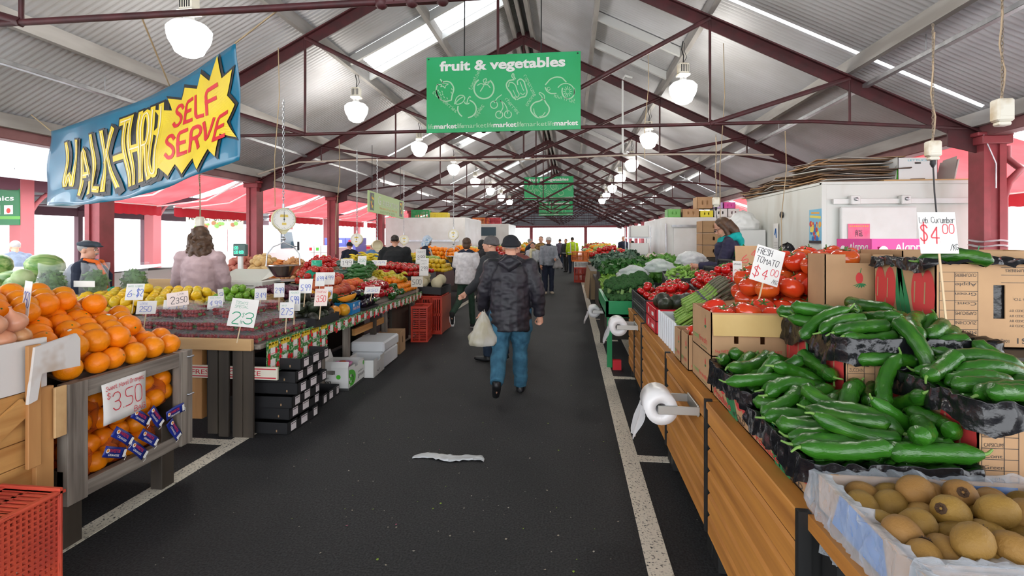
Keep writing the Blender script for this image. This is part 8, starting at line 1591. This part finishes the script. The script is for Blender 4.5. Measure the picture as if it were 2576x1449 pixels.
    # trousers
    if bot:
        m = MB(); m.tube([P(0, 0, .455), P(0, -.005, .5), P(0, 0, .57), P(0, 0, .6)], [.07 * U * b, .092 * U * b, .085 * U * b, .08 * U * b], 14)
        for a, kn, an, fd in J: m.tube([a + V((0, 0, .02 * U)), a.lerp(kn, .5), kn, kn.lerp(an, .4), an + V((0, 0, -.004 * U))], [.06 * U * b, .053 * U * b * stretch, .043 * U * stretch, .041 * U * stretch, .038 * U * stretch], 12)
        solid(m, 'trousers', bot, r, vox, wr * .8, 8)
    for i, (a, kn, an, fd) in enumerate(J):
        m = MB(); up = V((0, 0, 1)); e = an + V((0, 0, -.026 * U)); m.tube([e - fd * .03 * U, e + fd * .0, e + fd * .05 * U, e + fd * .1 * U, e + fd * .118 * U], [.02 * U, .028 * U, .027 * U, .023 * U, .01 * U], 10, flat=.8); m.tube([an + V((0, 0, .012 * U)), e], [.027 * U, .028 * U], 10); solid(m, 'shoe', shoe or black, r, .012)
        if shoe_sole: m = MB(); e = e - V((0, 0, .016 * U)); m.tube([e - fd * .035 * U, e, e + fd * .06 * U, e + fd * .118 * U], [.018 * U, .029 * U, .029 * U, .014 * U], 10, flat=.28); m.build('sole', shoe_sole, r)
    # upper garment
    if top:
        m = MB(); w = .012 * U
        m.tube([P(0, -.003, hem), P(0, 0, min(.56, hem + .07)), P(0, -.005, .66), P(0, 0, .75), P(0, 0, .805), P(0, -.004, .845)], [.092 * U * b + w, .094 * U * b + w, .088 * U * b + w, .09 * U * b + w, .075 * U * b + w, .042 * U], 16)
        for s, sh, el, wr_, d2 in A:
            m.tube([P(0, 0, .845), P(s * .055, -.002, .825), sh], [.036 * U, .036 * U, .04 * U], 10); m.tube([P(0, 0, .78), sh, sh.lerp(el, .5), el, el.lerp(wr_, .4), wr_ + d2 * .005 * U], [.06 * U, .045 * U * b, .044 * U * b, .039 * U * b, .036 * U * b, .031 * U], 12); m.ell(sh, .047 * U * b, 10, 8)
        solid(m, 'jacket' if sleeve == 1 else 'shirt', top, r, vox, wr, 9)
        if collar: m = MB(); m.tube([P(.03 * math.cos(t), .0 + .034 * math.sin(t), .85) for t in [PI / 6 * k for k in range(12)]], .022 * U, 8, closed=True); solid(m, 'collar', collar, r, vox * .8, .004)
    # hair
    if hair:
        kind, hm = hair; m = MB(); m.ell((0, -.012, .026), (.05, .056, .05), 14, 10, 0, Hm)
        if kind != 'short': m.ell((0, -.03, -.01), (.045, .035, .05), 12, 8, 0, Hm)
        if kind == 'long': 
            for s in (-1, 1): m.tube([Hm @ V((s * .035, .01, .04)), Hm @ V((s * .052, -.0, -.01)), Hm @ V((s * .05, .005, -.07)), Hm @ V((s * .045, .0, -.13))], [.018 * U, .018 * U, .02 * U, .008 * U], 8)
            m.tube([Hm @ V((0, -.04, .02)), Hm @ V((0, -.05, -.06)), Hm @ V((0, -.045, -.15))], [.04 * U, .042 * U, .02 * U], 10)
        if kind == 'curly':
            m.ell((0, -.01, .03), (.056, .062, .054), 12, 8, 0, Hm)
            for k in range(90):
                a = RNG.uniform(PI * .85, PI * 2.15); t = RNG.random(); x0, y0, z0 = .055 * math.cos(a) * (1 + .5 * t), .052 * math.sin(a) * (1 + .2 * t) - .018, .03 - .2 * t; m.tube([Hm @ V((x0 + .008 * math.sin(q * 1.6 + k), y0 + .008 * math.cos(q * 1.6), z0 - q * .009)) for q in range(6)], [.012 * U, .013 * U, .013 * U, .011 * U, .008 * U, .003 * U], 6)
        solid(m, 'hair', hm, r, vox * .95, .004 if kind == 'curly' else .002, 30, 0 if kind == 'curly' else 2)
    if hat:
        kind, hm = hat; m = MB()
        if kind == 'beanie': m.ell((0, -.006, .03), (.054, .063, .048), 16, 12, 0, Hm); m.tube([Hm @ V((.052 * math.cos(t), -.006 + .06 * math.sin(t), .012)) for t in [PI / 8 * k for k in range(16)]], .011 * U, 8, closed=True)
        if kind == 'flatcap': m.ell((0, .002, .045), (.062, .076, .026), 16, 10, 0, Hm); m.ell((0, -.006, .034), (.052, .06, .026), 14, 8, 0, Hm); m.ell((0, .066, .032), (.038, .03, .007), 12, 6, 0, Hm)
        if kind == 'cap': m.ell((0, -.004, .034), (.053, .061, .042), 16, 10, 0, Hm); m.ell((0, .07, .022), (.04, .04, .006), 12, 6, 0, Hm)
        if kind == 'hood': m.ell((0, -.018, .018), (.062, .062, .07), 16, 12, 0, Hm); m.tube([Hm @ V((.05 * math.cos(t), .03, .01 + .06 * math.sin(t))) for t in [PI / 8 * k for k in range(16)]], .013 * U, 8, closed=True); m.tube([Hm @ V((0, -.03, -.03)), P(0, -.02, .85)], [.05 * U, .05 * U], 10)
        solid(m, {'beanie': 'beanie', 'flatcap': 'flat_cap', 'cap': 'cap', 'hood': 'hood'}[kind], hm, r, vox * .8, .002, 25)
    if extra: extra(r, P, A, Hm, U, J)
    return r
def fab(n, c, c2=None, r=.85): return pm(n, c, r, col2=c2 or tuple(x * .75 for x in c), scale=14, bump=.15, bscale=150)
navyj = fab('cloth_black_jacket', (.012, .012, .017), (.02, .017, .025), .5); denim = fab('cloth_denim', (.022, .09, .15), (.045, .15, .23)); navyc = fab('cloth_navy', (.012, .018, .04)); greyc = fab('cloth_grey', (.28, .3, .34)); charc = fab('cloth_charcoal', (.03, .032, .036)); orv = fab('cloth_orange_vest', (.85, .16, .02)); hiv = fab('cloth_yellow_vest', (.55, .8, .02)); refl = pm('reflective_band', (.6, .6, .58), .4); jean = fab('cloth_dark_jeans', (.015, .03, .06)); hb = pm('hair_dark', (.015, .01, .008), .5, col2=(.03, .02, .015), scale=30); hbr = pm('hair_brown', (.09, .045, .022), .5, col2=(.05, .025, .014), scale=25); hgr = pm('hair_grey', (.3, .29, .28), .6); whitec = fab('cloth_white', (.72, .69, .7))
def vest(mat=None):
    def f(r, P, A, Hm, U, J):
        m = MB(); m.tube([P(0, -.003, .53), P(0, 0, .6), P(0, -.005, .67), P(0, 0, .76), P(0, 0, .83)], [.122 * U, .123 * U, .118 * U, .118 * U, .075 * U], 16); solid(m, 'vest', mat or orv, r, .014, .004)
        m = MB(); m.tube([P(.121 * math.cos(t), .121 * math.sin(t), .62) for t in [PI / 10 * k for k in range(20)]], .014 * U, 6, closed=True); m.build('band', refl, r)
        m = MB()
        for s in (-1, 1): m.tube([P(s * .06, -.112, .62), P(s * .062, -.115, .74), P(s * .06, -.07, .835)], .012 * U, 6); m.tube([P(s * .06, .112, .62), P(s * .062, .11, .74), P(s * .06, .06, .835)], .012 * U, 6)
        m.build('braces', refl, r)
    return f
def bigbag(r, P, A, Hm, U, J):
    m = MB(); m.tube([P(0, -.095, .845), P(-.05, -.1, .82), P(0, -.115, .79), P(.05, -.1, .82), P(0, -.095, .845)], .03 * U, 8); solid(m, 'hood', navyj, r, .012, .006)
man = person('man in a black jacket, jeans and dark beanie walking away along the aisle', (-.62, 5.14, 0), .05, 1.63, .06, ((-.35, .55), (.12, .06)), ((.12, .28, .35, .0), (-.1, .3, .25, .05)), navyj, denim, black, skin, ('short', hgr), ('beanie', fab('cloth_beanie', (.012, .013, .018))), 1.28, (.1, -.1), .01, navyj, .4, 1, bigbag, (1, .8), .014, False, 1.15)
w = man.matrix_world; bpy.context.view_layer.update(); HB = man.matrix_world @ V((-.34, .1, .72))
r = plastic_bag('translucent plastic shopping bag hanging from the hand of the man in black', aty(1216, 868, 4.95), (.17, .1), .33, pm('bag_cream', (.62, .57, .42), .35, col2=(.75, .72, .66), scale=7, transl=.4, bump=.3, bscale=20), 21, 'shopping bag', .3, 'sack')
person('man with a grey beanie turned left, half hidden behind the man in black', (-1.0, 6.5, 0), 1.2, 1.62, .05, ((.1, .1), (-.1, .1)), ((.3, .15, .6, .1), (.2, .15, .5, .1)), charc, jean, black, skin, ('short', hb), ('beanie', fab('cloth_greybeanie', (.12, .11, .11))), 1.1, (.3, -.15), .014, charc, face=True)
person('person in a red-brown jacket just beyond the man in black', (-.86, 7.9, 0), -.3, 1.58, 0, top=fab('cloth_brown', (.2, .06, .05)), bot=jean, hair=('short', hb), vox=.016)
person('woman in a loose white shirt, green trousers and black sneakers walking away', (-1.86, 8.84, 0), -.1, 1.63, .04, ((-.45, .75), (.2, .05)), ((.25, .2, .6, .1), (.2, .22, .5, .0)), navyc, fab('cloth_green', (.02, .05, .03)), fab('shoe_black', (.012, .012, .012)), skin, ('bob', hbr), None, .82, (.15, -.1), .012, None, .5, 1, lambda r, P, A, Hm, U, J: (lambda m: (m.tube([P(0, 0, .49), P(0, 0, .6), P(0, -.003, .7), P(0, 0, .78), P(0, 0, .835)], [.125 * U, .118 * U, .112 * U, .108 * U, .05 * U], 16), [m.tube([P(0, 0, .79), a[1], a[1].lerp(a[2], .8)], [.06 * U, .055 * U, .055 * U], 12) for a in A], solid(m, 'shirt', whitec, r, .012, .009)))(MB()), (.3, .3), .006, False, .85, stick_white)
person('woman in a pink hoodie with long curly brown hair, seen from behind', (-4.2, 5.3, 0), .3, 1.72, 0, ((0, 0), (0, 0)), ((.15, .22, .5, .25), (.15, .22, .5, .25)), fab('cloth_pink_hoodie', (.48, .35, .36), (.42, .3, .31)), navyc, black, skin, ('curly', hbr), None, 1.05, (.1, 0), .012, fab('cloth_pink_hoodie', (.48, .35, .36)), .53, 1, None, (0, 0), .012)
def capman(r, P, A, Hm, U, J):
    m = MB(); m.tube([P(0, -.003, .55), P(0, 0, .66), P(0, 0, .76), P(0, 0, .83)], [.136 * U, .133 * U, .131 * U, .085 * U], 16); solid(m, 'vest', greyc, r, .014, .005)
    for s in (-1, 1): m = MB(); m.tube([P(s * .065, .132, .58), P(s * .066, .129, .72), P(s * .06, .08, .84), P(s * .06, 0, .855)], .016 * U, 8); m.build('vest_stripe', orv, r)
    m = MB(); m.tube([P(-.03, .05, .85), P(0, .088, .8), P(.03, .05, .85)], .016 * U, 8); m.build('shirt_collar', fab('cloth_blue_shirt', (.2, .33, .5)), r); m = MB(); m.tube([P(0, .1, .81), P(0, .144, .74), P(0, .144, .64)], [.01 * U, .016 * U, .014 * U], 8); m.build('tie', navyc, r)
    m = MB(); m.tube([Hm @ V((-.019, .056, -.026)), Hm @ V((0, .064, -.022)), Hm @ V((.019, .056, -.026))], [.003 * U, .006 * U, .003 * U], 8); m.build('moustache', hgr, r)
person('stallholder in a flat cap, grey vest and tie standing behind the herb bags', (-5.6, 5.25, 0), -1.0, 1.57, .0, top=navyc, bot=charc, sk=skin, hair=('short', hgr), hat=('flatcap', fab('cloth_cap', (.05, .065, .085))), build=1.15, head=(-.2, .05), vox=.011, extra=capman, face=True, hem=.52)
def glasses(r, P, A, Hm, U, J):
    m = MB()
    for s in (-1, 1): m.tube([Hm @ V((s * .018 + .012 * math.cos(t), .062, .004 + .009 * math.sin(t))) for t in [PI / 5 * k for k in range(10)]], .0014 * U, 5, closed=True); m.tube([Hm @ V((s * .03, .06, .006)), Hm @ V((s * .048, -.0, .004))], .0014 * U, 5)
    m.build('glasses', black, r); m = MB(); m.tube([P(.05 * math.cos(t), -.02 + .06 * math.sin(t), .84 - .012 * math.sin(t)) for t in [PI / 6 * k for k in range(12)]], .03 * U, 8, closed=True); m.ell(P(0, -.085, .8), (.06 * U, .03 * U, .05 * U)); solid(m, 'hood', fab('cloth_teal', (.0, .38, .36)), r, .013, .006)
person('woman with glasses, long dark hair and a teal hood looking down at the right stall', (2.24, 7.3, 0), 1.35, 1.9, .16, ((0, 0), (0, 0)), ((.35, .1, 1.2, .3), (.3, .1, 1.1, .3)), fab('cloth_indigo', (.02, .018, .045), (.03, .026, .06)), jean, black, skin, ('long', hbr), None, 1.0, (.1, .5), .011, None, .5, 1, glasses, (.7, .7), .01, True)
person('person in an orange vest with dark hair bending over the greens table', (2.2, 11.3, 0), 1.5, 1.62, 1.15, ((.1, .1), (.1, .1)), ((1.4, .1, .2, .1), (1.4, .1, .2, .1)), orv, jean, hair=('short', hb), vox=.016, head=(0, .2), extra=vest())
def scarf(r, P, A, Hm, U, J):
    m = MB(); m.tube([P(.045 * math.cos(t), .01 + .05 * math.sin(t), .85) for t in [PI / 6 * k for k in range(12)]], .026 * U, 8, closed=True); m.tube([P(.02, .06, .85), P(.02, .125, .75), P(.02, .12, .58)], [.025 * U, .03 * U, .026 * U], 8); solid(m, 'scarf', fab('cloth_cream', (.72, .66, .42)), r, .016, .006)
person('woman in a cream scarf and pale coat facing the viewer', (-1.12, 14.9, 0), PI - .15, 1.5, .05, ((0, 0), (.05, .1)), ((.3, .1, 1.2, .4), (.3, .1, 1.2, .4)), fab('cloth_pale', (.55, .56, .58)), charc, black, skin, ('bob', hb), None, 1, (.1, .25), .014, extra=scarf, face=True)
person('man in a white cap and grey and black jacket facing the viewer', (-.66, 14.75, 0), PI + .2, 1.66, .04, ((0, 0), (.06, .05)), ((.3, .1, 1.1, .3), (.1, .15, .4, 0)), greyc, navyc, fab('shoe_tan', (.5, .42, .33)), skin_d, ('short', hb), ('cap', fab('cloth_whitecap', (.7, .67, .65))), 1.05, (.15, .05), .014, navyc, face=True)
plastic_bag('grey plastic shopping bag held by the man in the white cap', aty(1402, 675, 14.7), (.17, .1), .38, pm('bag_grey', (.35, .34, .34), .4, transl=.3), 31, 'shopping bag', 0, 'sack'); plastic_bag('black shoulder bag between the two people facing the viewer', aty(1362, 672, 14.8), (.15, .1), .3, black, 33, 'bag', 0, 'sack')
PP = [('man in a yellow high-visibility jacket walking away far down the aisle', 1440, 23.5, .1, 1.68, hiv, jean, ('short', hb), None, 1.15), ('person in a dark coat left of the man in yellow', 1424, 24.5, 2.6, 1.6, charc, charc, ('short', hbr), None, 1), ('person in a purple-grey jacket with a shopping trolley far down the aisle', 1409, 27, .4, 1.6, fab('cloth_plum', (.12, .1, .14)), jean, ('short', hb), None, 1), ('man in a brown patterned jumper behind the couple', 1361, 17.5, PI, 1.68, fab('cloth_pattern', (.35, .22, .06), (.05, .03, .02)), jean, ('short', hbr), None, 1), ('older person with white hair leaning in behind the couple', 1331, 18.5, -1.4, 1.6, navyc, jean, ('short', hgr), None, 1), ('person in a dark hooded coat at the left stalls beyond the walkers', 1211, 12.5, -1.2, 1.55, charc, charc, None, ('hood', charc), 1),
      ('person in a long black coat seen from behind at the left stall', 993, 9.6, .2, 1.66, fab('cloth_black', (.012, .014, .016)), charc, ('short', hb), None, 1.45), ('person in a navy jacket and striped beanie outside the left posts', 880, 13.5, .6, 1.5, navyc, jean, ('short', hb), ('beanie', navyc), 1), ('person in a bright blue jacket outside the left posts', 938, 15.0, .2, 1.45, fab('cloth_sky', (.12, .3, .55)), jean, ('short', hb), None, 1), ('grey-haired person in a blue-grey coat at the far left', 40, 8.2, 1.3, 1.55, fab('cloth_slate', (.18, .22, .3)), jean, ('short', hgr), None, 1.1),
      ('man in dark blue at the far right stalls', 1568, 25, PI, 1.72, navyc, jean, ('short', hbr), None, 1), ('seated person in a dark blue top at the far right stalls', 1592, 22, 1.2, 1.52, navyc, jean, ('short', hb), None, 1)]
for lab, u, y, yw, h, t, b_, hr, ht, bd in PP: x = aty(u, 600, y).x; person(lab, (x, y, 0), yw, h, .03, ((.1, .05), (-.1, .1)), ((.2, .15, .5, .15), (.15, .15, .4, .15)), t, b_, black, None, hr, ht, bd, (0, 0), .018 if y > 11 else .014, None, .48 if 'coat' in lab else .5, 1, (lambda r, P, A, Hm, U, J: (lambda m: ([m.tube([P(s * .06, -.125, .55), P(s * .062, -.122, .74), P(s * .06, -.08, .83)], .012 * U, 6) for s in (-1, 1)], m.tube([P(.125 * math.cos(q), .125 * math.sin(q), .57) for q in [PI / 10 * k for k in range(20)]], .012 * U, 6, closed=True), m.build('reflective_bands', refl, r)))(MB())) if 'yellow' in lab else None)
def tartan(r, P, A, Hm, U, J): vest()(r, P, A, Hm, U, J)
tm_ = pm('tartan_hood', (.25, .42, .65), .8, col2=(.7, .75, .78), scale=22, tex='wave', lo=.3, hi=.6)
person('man in an orange vest and blue checked hood looking down at the left stall', (aty(1062, 600, 11.6).x, 11.6, 0), -1.35, 1.66, .15, ((0, 0), (0, 0)), ((.5, .1, .8, .2), (.5, .1, .8, .2)), navyc, jean, black, skin_d, ('short', hb), ('hood', tm_), 1.1, (0, .5), .014, extra=tartan, face=True)
drop_protos()
bpy.data.scenes.remove(SIDE)
WORLD, EXPO = 3.2, 0.78
# ================================================================ light
w = bpy.data.worlds.new('overcast'); SC.world = w; w.use_nodes = True
bg = w.node_tree.nodes['Background']; bg.inputs['Color'].default_value = (.93, .96, 1, 1); bg.inputs['Strength'].default_value = WORLD
SC.view_settings.view_transform = 'Standard'; SC.view_settings.look = 'None'; SC.view_settings.gamma = 1; SC.view_settings.use_curve_mapping = False
SC.view_settings.exposure = EXPO
cy = SC.cycles; cy.max_bounces = 5; cy.diffuse_bounces = 3; cy.glossy_bounces = 2; cy.transmission_bounces = 3; cy.transparent_max_bounces = 8
cy.use_denoising = True; cy.caustics_reflective = False; cy.caustics_refractive = False; cy.sample_clamp_indirect = 6
cy.use_adaptive_sampling = True; cy.adaptive_threshold = .1; cy.time_limit = 1000
